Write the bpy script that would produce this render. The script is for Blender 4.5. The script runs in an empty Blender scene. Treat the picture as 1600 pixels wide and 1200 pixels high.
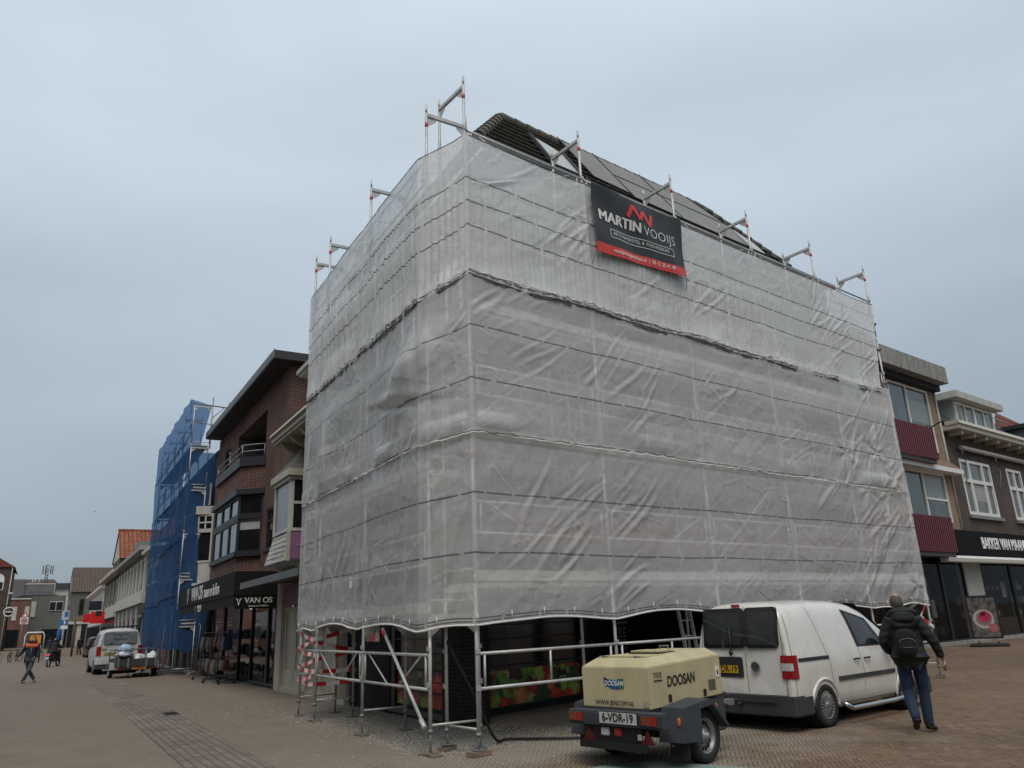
import bpy, bmesh, math, random
import numpy as np
from mathutils import Vector, Matrix
R_ = math.radians
random.seed(7)
SC = bpy.context.scene
COL = SC.collection
# ---------------------------------------------------------------- camera
cam = bpy.data.cameras.new('camera'); camo = bpy.data.objects.new('camera', cam); COL.objects.link(camo)
PITCH, ROLL, EYE = 0.300, 0.0408, 1.62
cam.sensor_fit = 'HORIZONTAL'; cam.sensor_width = 36.0; cam.lens = 36.0*1193/1600
cam.clip_start = 0.1; cam.clip_end = 3000
fw = Vector((0, math.cos(PITCH), math.sin(PITCH))); up0 = Vector((0, -math.sin(PITCH), math.cos(PITCH))); rt0 = Vector((1, 0, 0))
rt = rt0*math.cos(ROLL)-up0*math.sin(ROLL); up = rt0*math.sin(ROLL)+up0*math.cos(ROLL)
camo.matrix_world = Matrix(((rt.x, up.x, -fw.x, 0), (rt.y, up.y, -fw.y, 0), (rt.z, up.z, -fw.z, EYE), (0, 0, 0, 1)))
SC.camera = camo
# ---------------------------------------------------------------- sky and light
SUN_EL, SUN_AZ = R_(58), R_(178)
w = bpy.data.worlds.new('World'); SC.world = w; w.use_nodes = True
nt = w.node_tree; nt.nodes.clear()
def N(nt, t, **k):
    n = nt.nodes.new(t)
    for a, v in k.items():
        if a == 'ins':
            for i, x in v.items(): n.inputs[i].default_value = x
        else: setattr(n, a, v)
    return n
out = N(nt, 'ShaderNodeOutputWorld')
sky = N(nt, 'ShaderNodeTexSky', sky_type='NISHITA', sun_disc=False, sun_elevation=SUN_EL, sun_rotation=SUN_AZ, air_density=1.0, dust_density=4.0)
bg1 = N(nt, 'ShaderNodeBackground', ins={1: 0.012}); nt.links.new(sky.outputs[0], bg1.inputs[0])
# thick overcast: layered cloud over the clear-sky term
tc = N(nt, 'ShaderNodeTexCoord'); sep = N(nt, 'ShaderNodeSeparateXYZ'); nt.links.new(tc.outputs['Generated'], sep.inputs[0])
ramp = N(nt, 'ShaderNodeValToRGB'); e = ramp.color_ramp.elements
e[0].position = 0.0; e[0].color = (.235, .298, .345, 1); e[1].position = 1.0; e[1].color = (.56, .63, .69, 1)
for p, c in ((.10, (.285, .345, .395, 1)), (.25, (.36, .425, .485, 1)), (.48, (.475, .56, .625, 1)), (.68, (.545, .63, .70, 1))):
    x = ramp.color_ramp.elements.new(p); x.color = c
nt.links.new(sep.outputs['Z'], ramp.inputs[0])
mp = N(nt, 'ShaderNodeMapping'); mp.inputs['Scale'].default_value = (1.0, 1.3, 3.2); mp.inputs['Location'].default_value = (.3, .1, .0)
nt.links.new(tc.outputs['Generated'], mp.inputs[0])
no = N(nt, 'ShaderNodeTexNoise', ins={'Scale': 1.7, 'Detail': 4.0, 'Roughness': .45}); nt.links.new(mp.outputs[0], no.inputs['Vector'])
mr = N(nt, 'ShaderNodeMapRange', ins={1: .3, 2: .7, 3: .885, 4: 1.10}); nt.links.new(no.outputs[0], mr.inputs[0])
mx = N(nt, 'ShaderNodeVectorMath', operation='SCALE'); nt.links.new(ramp.outputs[0], mx.inputs[0]); nt.links.new(mr.outputs[0], mx.inputs['Scale'])
bg2 = N(nt, 'ShaderNodeBackground', ins={1: .965}); nt.links.new(mx.outputs[0], bg2.inputs[0])
add = N(nt, 'ShaderNodeAddShader'); nt.links.new(bg1.outputs[0], add.inputs[0]); nt.links.new(bg2.outputs[0], add.inputs[1]); nt.links.new(add.outputs[0], out.inputs[0])
sl = bpy.data.lights.new('sun', 'SUN'); sl.energy = 1.45; sl.angle = R_(32); sl.color = (1, .925, .83)
slo = bpy.data.objects.new('sun', sl); COL.objects.link(slo)
sd = Vector((math.sin(SUN_AZ)*math.cos(SUN_EL), math.cos(SUN_AZ)*math.cos(SUN_EL), math.sin(SUN_EL)))
slo.rotation_euler = sd.to_track_quat('Z', 'Y').to_euler(); slo.location = (0, -10, 30)
SC.view_settings.view_transform = 'Standard'; SC.view_settings.look = 'None'; SC.view_settings.exposure = .15; SC.view_settings.gamma = 1
SC.cycles.max_bounces = 6; SC.cycles.transparent_max_bounces = 10; SC.cycles.diffuse_bounces = 3; SC.cycles.glossy_bounces = 3
SC.cycles.transmission_bounces = 4

# ---------------------------------------------------------------- helpers
A0 = Vector((-.6035, 10.572, 0)); RD = Vector((.7812, .6242, 0)).normalized(); LD = Vector((-.518, .8554, 0)).normalized()
class Frame:
    """facade frame: u along the facade, n into the building, z up"""
    def __init__(s, org, d, mirror):
        s.o = Vector(org); s.d = Vector(d).normalized(); s.m = mirror
        s.nv = Vector((s.d.y, -s.d.x, 0)) if mirror else Vector((-s.d.y, s.d.x, 0))
        x = -s.d if mirror else s.d
        s.rot = math.atan2(x.y, x.x)
    def W(s, u, n, z=0): return s.o+s.d*u+s.nv*n+Vector((0, 0, z))
FR = Frame(A0, RD, False); FL = Frame(A0, LD, True); FW = Frame((0, 0, 0), (1, 0, 0), False)
def setp(o, label=None, cat=None, group=None, kind=None):
    if label: o['label'] = label
    if cat: o['category'] = cat
    if group: o['group'] = group
    if kind: o['kind'] = kind
    return o
class T:
    """a thing: an Empty at its base point (u0,n0,z0) of a frame; parts are given in frame coordinates"""
    def __init__(s, name, fr, u0, n0, label=None, cat=None, group=None, kind=None, z0=0, scale=1, rot=0):
        s.fr = fr; s.u0, s.n0, s.z0 = u0, n0, z0
        s.e = bpy.data.objects.new(name, None); s.e.empty_display_size = .3; COL.objects.link(s.e)
        s.e.location = fr.W(u0, n0, z0); s.e.rotation_euler = (0, 0, fr.rot+rot); s.e.scale = (scale,)*3
        setp(s.e, label, cat, group, kind)
    def mb(s): return MB(lambda p: (-(p[0]-s.u0) if s.fr.m else (p[0]-s.u0), p[1]-s.n0, p[2]-s.z0))
class MB:
    def __init__(s, f=None): s.v = []; s.f = []; s.sm = []; s.fn = f; s.uvs = {}
    def poly(s, pts, faces, smooth=False):
        b = len(s.v)
        for p in pts: s.v.append(tuple(s.fn(p)) if s.fn else tuple(p))
        for f in faces: s.f.append([b+i for i in f]); s.sm.append(smooth)
        return s
    def quad(s, a, b, c, d): return s.poly([a, b, c, d], [(0, 1, 2, 3)])
    def box(s, x0, x1, y0, y1, z0, z1, bev=0):
        if x1 < x0: x0, x1 = x1, x0
        if y1 < y0: y0, y1 = y1, y0
        if z1 < z0: z0, z1 = z1, z0
        return s.hexa([(x0, y0, z0), (x1, y0, z0), (x1, y1, z0), (x0, y1, z0), (x0, y0, z1), (x1, y0, z1), (x1, y1, z1), (x0, y1, z1)])
    def hexa(s, p): return s.poly(p, [(0, 3, 2, 1), (4, 5, 6, 7), (0, 1, 5, 4), (1, 2, 6, 5), (2, 3, 7, 6), (3, 0, 4, 7)])
    def frame(s, x0, x1, y0, y1, z0, z1, t, tb=None):
        """window-like ring in the x-z plane"""
        tb = tb or t
        s.box(x0, x0+t, y0, y1, z0, z1); s.box(x1-t, x1, y0, y1, z0, z1)
        s.box(x0+t, x1-t, y0, y1, z1-t, z1); s.box(x0+t, x1-t, y0, y1, z0, z0+tb); return s
    def prism(s, prof, a, b, axis='x'):
        """closed 2-D profile swept from a to b; axis x: profile is (y,z); y: (x,z); z: (x,y)"""
        n = len(prof)
        def P(q, t): return (t, q[0], q[1]) if axis == 'x' else (q[0], t, q[1]) if axis == 'y' else (q[0], q[1], t)
        pts = [P(q, a) for q in prof]+[P(q, b) for q in prof]
        return s.poly(pts, [tuple(range(n))[::-1], tuple(range(n, 2*n))]+[(i, (i+1) % n, n+(i+1) % n, n+i) for i in range(n)])
    def tube(s, a, b, r, seg=8, r2=None, cap=True):
        a = Vector(a); b = Vector(b); d = b-a
        if d.length < 1e-6: return s
        q = d.to_track_quat('Z', 'Y'); r2 = r if r2 is None else r2; pts = []
        for c, rr in ((a, r), (b, r2)):
            for i in range(seg):
                t = 2*math.pi*i/seg; pts.append(tuple(c+q@Vector((rr*math.cos(t), rr*math.sin(t), 0))))
        base = len(s.v); s.poly(pts, [(i, (i+1) % seg, seg+(i+1) % seg, seg+i) for i in range(seg)], True)
        if cap: s.f.append([base+i for i in range(seg)][::-1]); s.sm.append(False); s.f.append([base+seg+i for i in range(seg)]); s.sm.append(False)
        return s
    def path(s, pts, r, seg=8):
        pts = [Vector(p) for p in pts]; rings = []; n = len(pts)
        for k, p in enumerate(pts):
            d = (pts[min(k+1, n-1)]-pts[max(k-1, 0)]).normalized(); q = d.to_track_quat('Z', 'Y')
            rr = r[k] if isinstance(r, (list, tuple)) else r
            for i in range(seg):
                t = 2*math.pi*i/seg; rings.append(tuple(p+q@Vector((rr*math.cos(t), rr*math.sin(t), 0))))
        fs = [(k*seg+i, k*seg+(i+1) % seg, (k+1)*seg+(i+1) % seg, (k+1)*seg+i) for k in range(n-1) for i in range(seg)]
        fs += [tuple(range(seg))[::-1], tuple((n-1)*seg+i for i in range(seg))]
        return s.poly(rings, fs, True)
    def lathe(s, c, prof, axis='z', seg=24, smooth=True):
        """profile of (radius, height) turned about an axis through c"""
        pts = []
        for r, h in prof:
            for i in range(seg):
                t = 2*math.pi*i/seg; x, y = r*math.cos(t), r*math.sin(t)
                p = (x, y, h) if axis == 'z' else (h, x, y) if axis == 'x' else (x, h, y)
                pts.append((c[0]+p[0], c[1]+p[1], c[2]+p[2]))
        n = len(prof)
        return s.poly(pts, [(k*seg+i, k*seg+(i+1) % seg, (k+1)*seg+(i+1) % seg, (k+1)*seg+i) for k in range(n-1) for i in range(seg)], smooth)
    def ball(s, c, rx, ry=None, rz=None, seg=12, rings=8):
        ry = ry or rx; rz = rz or rx; pts = []
        for k in range(rings+1):
            ph = math.pi*k/rings
            for i in range(seg):
                t = 2*math.pi*i/seg; pts.append((c[0]+rx*math.sin(ph)*math.cos(t), c[1]+ry*math.sin(ph)*math.sin(t), c[2]+rz*math.cos(ph)))
        return s.poly(pts, [(k*seg+i, k*seg+(i+1) % seg, (k+1)*seg+(i+1) % seg, (k+1)*seg+i) for k in range(rings) for i in range(seg)], True)
    def grid(s, fn, nu, nv, smooth=True):
        """surface fn(a,b), a,b in 0..1"""
        pts = [fn(i/nu, j/nv) for j in range(nv+1) for i in range(nu+1)]
        return s.poly(pts, [(j*(nu+1)+i, j*(nu+1)+i+1, (j+1)*(nu+1)+i+1, (j+1)*(nu+1)+i) for j in range(nv) for i in range(nu)], smooth)
    def build(s, name, mat, parent=None, bevel=0, label=None, recalc=True, kind=None, solid=0, uv=True, sub=0):
        me = bpy.data.meshes.new(name); me.from_pydata(s.v, [], s.f); me.polygons.foreach_set('use_smooth', s.sm)
        if recalc or bevel:
            bm = bmesh.new(); bm.from_mesh(me)
            if bevel:
                bmesh.ops.remove_doubles(bm, verts=bm.verts, dist=1e-5)
                bmesh.ops.recalc_face_normals(bm, faces=bm.faces)
                ed = [x for x in bm.edges if len(x.link_faces) == 2 and x.calc_face_angle(0) > .5]
                bmesh.ops.bevel(bm, geom=ed, offset=bevel, segments=2, affect='EDGES', clamp_overlap=True)
            else: bmesh.ops.recalc_face_normals(bm, faces=bm.faces)
            bm.to_mesh(me); bm.free()
        if uv: boxuv(me)
        o = bpy.data.objects.new(name, me); COL.objects.link(o)
        if mat: me.materials.append(mat)
        if parent is not None: o.parent = parent.e if isinstance(parent, T) else parent
        if label: o['label'] = label
        if kind: o['kind'] = kind
        if solid: m = o.modifiers.new('s', 'SOLIDIFY'); m.thickness = solid; m.offset = 0
        if sub: m = o.modifiers.new('d', 'SUBSURF'); m.levels = sub; m.render_levels = sub
        return o
def boxuv(me):
    n = len(me.loops)
    if not n: return
    co = np.empty(len(me.vertices)*3, np.float32); me.vertices.foreach_get('co', co); co = co.reshape(-1, 3)
    li = np.empty(n, np.int32); me.loops.foreach_get('vertex_index', li)
    pn = np.empty(len(me.polygons)*3, np.float32); me.polygons.foreach_get('normal', pn); pn = np.abs(pn.reshape(-1, 3))
    lt = np.empty(len(me.polygons), np.int32); me.polygons.foreach_get('loop_total', lt)
    nl = np.repeat(pn, lt, axis=0); c = co[li]
    uv = np.empty((n, 2), np.float32)
    top = (nl[:, 2] > .8); side = (~top) & (nl[:, 0] > nl[:, 1]); fr = (~top) & (~side)
    uv[top] = c[top][:, :2]; uv[side] = c[side][:, 1:]; uv[fr] = c[fr][:, [0, 2]]
    l = me.uv_layers.new(name='UVMap'); l.data.foreach_set('uv', uv.ravel())
def lerp(a, b, t): return a+(b-a)*t
def text(s, size, mat, parent, loc, rot, name='lettering', ext=.004, bold=0, sx=1, align='CENTER', shear=0, sp=1):
    cu = bpy.data.curves.new(name, 'FONT'); cu.body = s; cu.size = size; cu.extrude = ext; cu.offset = bold; cu.align_x = align; cu.align_y = 'CENTER'
    cu.shear = shear; cu.space_character = sp
    o = bpy.data.objects.new(name, cu); COL.objects.link(o)
    dg = bpy.context.evaluated_depsgraph_get(); me = bpy.data.meshes.new_from_object(o.evaluated_get(dg)); me.name = name
    COL.objects.unlink(o); bpy.data.objects.remove(o)
    o = bpy.data.objects.new(name, me); COL.objects.link(o); me.materials.clear(); me.materials.append(mat)
    o.parent = parent.e if isinstance(parent, T) else parent; o.location = loc; o.rotation_euler = rot; o.scale = (sx, 1, 1)
    return o
def copy_tree(o, parent=None):
    c = o.copy(); COL.objects.link(c)
    if parent is not None: c.parent = parent
    for ch in list(o.children): copy_tree(ch, c)
    return c

# ---------------------------------------------------------------- materials
MATS = {}
def mat(name, col=(.5, .5, .5), rough=.7, metal=0, var=.12, vs=3.0, bump=0, bs=40, spec=.5, dirt=0, dirtcol=(.05, .045, .04), coat=0, emit=None):
    """procedural material: base colour broken up by noise, optional grime and bump"""
    if name in MATS: return MATS[name]
    m = bpy.data.materials.new(name); m.use_nodes = True; nt = m.node_tree; b = nt.nodes['Principled BSDF']; MATS[name] = m
    tc = N(nt, 'ShaderNodeTexCoord')
    n1 = N(nt, 'ShaderNodeTexNoise', ins={'Scale': vs, 'Detail': 6.0, 'Roughness': .6}); nt.links.new(tc.outputs['Object'], n1.inputs['Vector'])
    hv = N(nt, 'ShaderNodeMapRange', ins={1: .25, 2: .75, 3: 1-var, 4: 1+var}); nt.links.new(n1.outputs[0], hv.inputs[0])
    sc = N(nt, 'ShaderNodeVectorMath', operation='SCALE', ins={0: col}); nt.links.new(hv.outputs[0], sc.inputs['Scale'])
    src = sc.outputs[0]
    if dirt:
        n2 = N(nt, 'ShaderNodeTexNoise', ins={'Scale': 1.3, 'Detail': 8.0, 'Roughness': .7}); mpp = N(nt, 'ShaderNodeMapping'); mpp.inputs['Scale'].default_value = (2.2, 2.2, .7)
        nt.links.new(tc.outputs['Object'], mpp.inputs[0]); nt.links.new(mpp.outputs[0], n2.inputs['Vector'])
        r2 = N(nt, 'ShaderNodeMapRange', ins={1: .45, 2: .75, 3: 0, 4: dirt}); nt.links.new(n2.outputs[0], r2.inputs[0])
        mx = N(nt, 'ShaderNodeMix', data_type='RGBA'); nt.links.new(r2.outputs[0], mx.inputs[0]); nt.links.new(src, mx.inputs[6]); mx.inputs[7].default_value = (*dirtcol, 1); src = mx.outputs[2]
    nt.links.new(src, b.inputs['Base Color'])
    b.inputs['Roughness'].default_value = rough; b.inputs['Metallic'].default_value = metal; b.inputs['Specular IOR Level'].default_value = spec
    if coat: b.inputs['Coat Weight'].default_value = coat; b.inputs['Coat Roughness'].default_value = .08
    if emit: b.inputs['Emission Color'].default_value = (*col, 1); b.inputs['Emission Strength'].default_value = emit
    if bump:
        nb = N(nt, 'ShaderNodeTexNoise', ins={'Scale': bs, 'Detail': 4.0}); nt.links.new(tc.outputs['Object'], nb.inputs['Vector'])
        bu = N(nt, 'ShaderNodeBump', ins={'Strength': bump, 'Distance': .01}); nt.links.new(nb.outputs[0], bu.inputs['Height']); nt.links.new(bu.outputs[0], b.inputs['Normal'])
    return m
def brick(name, c1, c2, mortar, dirt=.25):
    if name in MATS: return MATS[name]
    m = bpy.data.materials.new(name); m.use_nodes = True; nt = m.node_tree; b = nt.nodes['Principled BSDF']; MATS[name] = m
    uv = N(nt, 'ShaderNodeUVMap'); br = N(nt, 'ShaderNodeTexBrick', ins={'Color1': (*c1, 1), 'Color2': (*c2, 1), 'Mortar': (*mortar, 1), 'Scale': 1.0, 'Mortar Size': .011, 'Mortar Smooth': .2, 'Bias': 0, 'Brick Width': .21, 'Row Height': .062})
    nt.links.new(uv.outputs[0], br.inputs['Vector'])
    tc = N(nt, 'ShaderNodeTexCoord'); n2 = N(nt, 'ShaderNodeTexNoise', ins={'Scale': .9, 'Detail': 8.0, 'Roughness': .65}); nt.links.new(tc.outputs['Object'], n2.inputs['Vector'])
    r2 = N(nt, 'ShaderNodeMapRange', ins={1: .3, 2: .7, 3: 1-dirt, 4: 1+dirt}); nt.links.new(n2.outputs[0], r2.inputs[0])
    sc = N(nt, 'ShaderNodeVectorMath', operation='SCALE'); nt.links.new(br.outputs[0], sc.inputs[0]); nt.links.new(r2.outputs[0], sc.inputs['Scale']); nt.links.new(sc.outputs[0], b.inputs['Base Color'])
    b.inputs['Roughness'].default_value = .88; b.inputs['Specular IOR Level'].default_value = .25
    bu = N(nt, 'ShaderNodeBump', invert=True, ins={'Strength': .6, 'Distance': .006}); nt.links.new(br.outputs['Fac'], bu.inputs['Height']); nt.links.new(bu.outputs[0], b.inputs['Normal'])
    return m
def glassm(name, tint=(.02, .025, .03), rough=.06, spec=.9):
    if name in MATS: return MATS[name]
    m = mat(name, tint, rough, 0, .5, 1.1, 0, spec=spec)
    nt = m.node_tree; b = nt.nodes['Principled BSDF']; tc = N(nt, 'ShaderNodeTexCoord')
    nb = N(nt, 'ShaderNodeTexNoise', ins={'Scale': .9, 'Detail': 1.0}); nt.links.new(tc.outputs['Object'], nb.inputs['Vector'])
    bu = N(nt, 'ShaderNodeBump', ins={'Strength': .25, 'Distance': .05}); nt.links.new(nb.outputs[0], bu.inputs['Height']); nt.links.new(bu.outputs[0], b.inputs['Normal'])
    return m
def seethrough(name, alpha=.25, tint=(.02, .02, .02)):
    """window glass you look through: part transparent, part mirror"""
    if name in MATS: return MATS[name]
    m = glassm(name, tint, .03, .22); nt = m.node_tree; b = nt.nodes['Principled BSDF']; o = nt.nodes['Material Output']
    tr = N(nt, 'ShaderNodeBsdfTransparent'); mx = N(nt, 'ShaderNodeMixShader', ins={0: alpha}); nt.links.new(tr.outputs[0], mx.inputs[1]); nt.links.new(b.outputs[0], mx.inputs[2]); nt.links.new(mx.outputs[0], o.inputs[0])
    return m
GALV = mat('galvanised_steel', (.50, .50, .49), .45, .25, .25, 9, .15, 60)
GALVD = mat('galvanised_dull', (.24, .245, .25), .5, .35, .25, 9, .15, 60)
RED = mat('red_paint', (.50, .03, .025), .5)
WHITE = mat('white_paint', (.72, .71, .68), .45, 0, .05, 3, dirt=.25, dirtcol=(.35, .33, .30))
CREAM = mat('cream_paint', (.50, .47, .40), .5, 0, .06, 3, dirt=.3, dirtcol=(.22, .20, .17))
BLACK = mat('black_paint', (.012, .013, .014), .5, 0, .2)
BLACKM = mat('black_matt', (.014, .015, .016), .8, 0, .3)
RUBBER = mat('rubber', (.016, .016, .016), .75, 0, .2, 20, .2, 80)
CHAR = mat('charcoal_paint', (.015, .016, .019), .5, 0, .15)
CONC = mat('concrete', (.27, .265, .25), .9, 0, .22, 4, .5, 30, dirt=.75, dirtcol=(.07, .065, .055))
WOOD = mat('weathered_wood', (.22, .16, .11), .85, 0, .3, 8, .4, 40)
GLASS = glassm('window_glass'); GLASSB = glassm('window_glass_bright', (.10, .12, .14), .05)
# ================================================================ ground
def paving_material(name, c1, c2, mortar, bw=.054, ang=0.0, zones=None):
    """herringbone clinker paving, laid in world metres"""
    m = bpy.data.materials.new(name); m.use_nodes = True; nt = m.node_tree; b = nt.nodes['Principled BSDF']; L = nt.links.new
    tc = N(nt, 'ShaderNodeTexCoord'); mp = N(nt, 'ShaderNodeMapping'); mp.inputs['Rotation'].default_value = (0, 0, ang); mp.inputs['Scale'].default_value = (1/bw,)*3
    L(tc.outputs['Object'], mp.inputs[0]); sp = N(nt, 'ShaderNodeSeparateXYZ'); L(mp.outputs[0], sp.inputs[0])
    def M(op, a, b_=None, c=None):
        n = N(nt, 'ShaderNodeMath', operation=op)
        for i, v in enumerate((a, b_, c)):
            if v is None: continue
            if isinstance(v, (int, float)): n.inputs[i].default_value = v
            else: L(v, n.inputs[i])
        return n.outputs[0]
    x, y = sp.outputs[0], sp.outputs[1]
    i, j = M('FLOOR', x), M('FLOOR', y); fx, fy = M('SUBTRACT', x, i), M('SUBTRACT', y, j)
    r_ = 4.0; k = M('FLOORED_MODULO', M('SUBTRACT', i, j), 2*r_); hor = M('LESS_THAN', k, r_-.5); ver = M('SUBTRACT', 1.0, hor)
    gx, gy = M('SUBTRACT', 1.0, fx), M('SUBTRACT', 1.0, fy)
    # distance to each side, a shared side counts as far
    dl = M('ADD', fx, M('MULTIPLY', hor, M('GREATER_THAN', k, .5))); dr = M('ADD', gx, M('MULTIPLY', hor, M('LESS_THAN', k, r_-1.5)))
    db = M('ADD', fy, M('MULTIPLY', ver, M('LESS_THAN', k, 2*r_-1.5))); dt = M('ADD', gy, M('MULTIPLY', ver, M('GREATER_THAN', k, r_+.5)))
    d = M('MINIMUM', M('MINIMUM', dl, dr), M('MINIMUM', db, dt))
    nn = N(nt, 'ShaderNodeTexNoise', ins={'Scale': 24.0, 'Detail': 3.0}); L(tc.outputs['Object'], nn.inputs['Vector'])
    d = M('ADD', d, M('MULTIPLY', M('SUBTRACT', nn.outputs[0], .5), .16))
    joint = N(nt, 'ShaderNodeMapRange', ins={1: .05, 2: .17, 3: 0, 4: 1}); L(d, joint.inputs[0])
    idx, idy = M('SUBTRACT', i, M('MULTIPLY', hor, k)), M('SUBTRACT', j, M('MULTIPLY', ver, M('SUBTRACT', 2*r_-1, k)))
    cb = N(nt, 'ShaderNodeCombineXYZ'); L(hor, cb.inputs[2]); L(idx, cb.inputs[0]); L(idy, cb.inputs[1]); wn = N(nt, 'ShaderNodeTexWhiteNoise'); L(cb.outputs[0], wn.inputs[0])
    mx = N(nt, 'ShaderNodeMix', data_type='RGBA'); L(wn.outputs[0], mx.inputs[0]); mx.inputs[6].default_value = (*c1, 1); mx.inputs[7].default_value = (*c2, 1); src = mx.outputs[2]
    # large patches of wear, dust and damp
    for sc, lo, hi, det in ((.16, .78, 1.2, 5.0), (1.1, .82, 1.16, 8.0), (7.0, .86, 1.12, 6.0)):
        n3 = N(nt, 'ShaderNodeTexNoise', ins={'Scale': sc, 'Detail': det, 'Roughness': .6}); L(tc.outputs['Object'], n3.inputs['Vector'])
        r3 = N(nt, 'ShaderNodeMapRange', ins={1: .3, 2: .7, 3: lo, 4: hi}); L(n3.outputs[0], r3.inputs[0])
        s3 = N(nt, 'ShaderNodeVectorMath', operation='SCALE'); L(src, s3.inputs[0]); L(r3.outputs[0], s3.inputs['Scale']); src = s3.outputs[0]
    if zones:
        for (px, py), rad, soft, col, amt in zones:
            vd = N(nt, 'ShaderNodeVectorMath', operation='DISTANCE', ins={1: (px, py, 0)}); L(tc.outputs['Object'], vd.inputs[0])
            nz = N(nt, 'ShaderNodeTexNoise', ins={'Scale': .8, 'Detail': 5.0}); L(tc.outputs['Object'], nz.inputs['Vector'])
            dd = M('ADD', vd.outputs['Value'], M('MULTIPLY', M('SUBTRACT', nz.outputs[0], .5), soft*2.2))
            rz = N(nt, 'ShaderNodeMapRange', ins={1: rad, 2: rad+soft, 3: amt, 4: 0}); L(dd, rz.inputs[0])
            m4 = N(nt, 'ShaderNodeMix', data_type='RGBA'); L(rz.outputs[0], m4.inputs[0]); L(src, m4.inputs[6]); m4.inputs[7].default_value = (*col, 1); src = m4.outputs[2]
    # sand fills many of the joints
    sj = N(nt, 'ShaderNodeTexNoise', ins={'Scale': 1.6, 'Detail': 6.0}); L(tc.outputs['Object'], sj.inputs['Vector'])
    jm = N(nt, 'ShaderNodeMapRange', ins={1: .4, 2: .65, 3: .55, 4: 1.0}); L(sj.outputs[0], jm.inputs[0])
    inv = M('MULTIPLY', M('SUBTRACT', 1.0, joint.outputs[0]), jm.outputs[0])
    m5 = N(nt, 'ShaderNodeMix', data_type='RGBA'); L(inv, m5.inputs[0]); L(src, m5.inputs[6]); m5.inputs[7].default_value = (*mortar, 1)
    L(m5.outputs[2], b.inputs['Base Color']); b.inputs['Roughness'].default_value = .8; b.inputs['Specular IOR Level'].default_value = .3
    bu = N(nt, 'ShaderNodeBump', ins={'Strength': .55, 'Distance': .008}); 
    hh = M('ADD', joint.outputs[0], M('MULTIPLY', wn.outputs[0], .35)); L(hh, bu.inputs['Height']); L(bu.outputs[0], b.inputs['Normal'])
    return m
aR = math.atan2(RD.y, RD.x)
Zc = A0+FL.nv*.2+LD*2.5
PAV = paving_material('herringbone_paving', (.22, .15, .093), (.15, .10, .064), (.058, .042, .030), ang=-aR+R_(45)+R_(6),
    zones=[((Zc.x-1.0, Zc.y+2.2), 5.2, 3.5, (.34, .32, .275), .62), ((-9.5, 21), 6.5, 4, (.27, .25, .215), .6), ((-14, 14), 9.0, 6, (.205, .160, .120), .75), ((-34, 46), 26.0, 9, (.20, .162, .128), .75), ((1.0, 12.5), 1.8, 1.4, (.32, .29, .24), .5)])
g = MB(); g.quad((-600, -60, 0), (500, -60, 0), (500, 700, 0), (-600, 700, 0))
setp(g.build('ground', PAV), kind='structure')
# gutter: a strip of long dark-jointed courses running down the street
def strip_material():
    m = mat('gutter_brick', (.20, .165, .145), .8, 0, .2, 5); nt = m.node_tree; b = nt.nodes['Principled BSDF']
    uv = N(nt, 'ShaderNodeUVMap'); br = N(nt, 'ShaderNodeTexBrick', ins={'Color1': (.20, .16, .13, 1), 'Color2': (.145, .112, .092, 1), 'Mortar': (.075, .060, .05, 1), 'Scale': 1.0, 'Mortar Size': .009, 'Mortar Smooth': .3, 'Brick Width': .21, 'Row Height': .118})
    nt.links.new(uv.outputs[0], br.inputs['Vector'])
    n2 = N(nt, 'ShaderNodeTexNoise', ins={'Scale': 1.2, 'Detail': 8.0}); nt.links.new(uv.outputs[0], n2.inputs['Vector'])
    r2 = N(nt, 'ShaderNodeMapRange', ins={1: .3, 2: .7, 3: .75, 4: 1.25}); nt.links.new(n2.outputs[0], r2.inputs[0])
    sc = N(nt, 'ShaderNodeVectorMath', operation='SCALE'); nt.links.new(br.outputs[0], sc.inputs[0]); nt.links.new(r2.outputs[0], sc.inputs['Scale']); nt.links.new(sc.outputs[0], b.inputs['Base Color'])
    bu = N(nt, 'ShaderNodeBump', invert=True, ins={'Strength': .7, 'Distance': .012}); nt.links.new(br.outputs['Fac'], bu.inputs['Height']); nt.links.new(bu.outputs[0], b.inputs['Normal'])
    return m
gl = T('gutter_strip', FL, 0, -2.7, kind='structure'); gb = gl.mb(); gb.quad((-9, -3.22, .004), (28, -3.12, .004), (28, -2.1, .004), (-9, -2.3, .004))
gb.build('gutter_courses', strip_material(), gl)
db = MB(); db.box(-.25, .25, -.14, .14, .005, .02)
for i in range(9): db.box(-.22+i*.05, -.205+i*.05, -.11, .11, .021, .028)
dr = db.build('drain_grate', mat('cast_iron', (.05, .045, .042), .7, .4, .2)); dr.location = FL.W(9.5, -2.35, 0); dr.rotation_euler = (0, 0, FL.rot)
setp(dr, 'small dark iron drain grate set in the ribbed gutter strip', 'drain grate')
# loose gravel and crumbled mortar under the scaffold corner
rg = random.Random(3); gm = MB()
for k in range(11000):
    s_ = rg.random()
    if s_ < .80: u = rg.uniform(.3, 8.4)**.9; n = rg.gauss(.35, .42); P = FL.W(u, n)
    elif s_ < .92: P = FR.W(rg.uniform(-.4, 2.4), rg.gauss(1.5, .6))
    else: P = FL.W(rg.uniform(-1, 10), rg.gauss(-.3, 1.3))
    r = rg.uniform(.005, .016)*(1.0 if P.y < 15 else 1.25); pts = []
    a = rg.random()*6.28
    for q in range(4): pts.append((P.x+r*math.cos(a+q*1.57)*rg.uniform(.7, 1.2), P.y+r*math.sin(a+q*1.57)*rg.uniform(.7, 1.2), .001))
    pts += [(p[0]*.5+P.x*.5, p[1]*.5+P.y*.5, r*rg.uniform(.5, 1.0)) for p in pts]
    gm.poly(pts, [(0, 1, 5, 4), (1, 2, 6, 5), (2, 3, 7, 6), (3, 0, 4, 7), (4, 5, 6, 7)])
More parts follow.
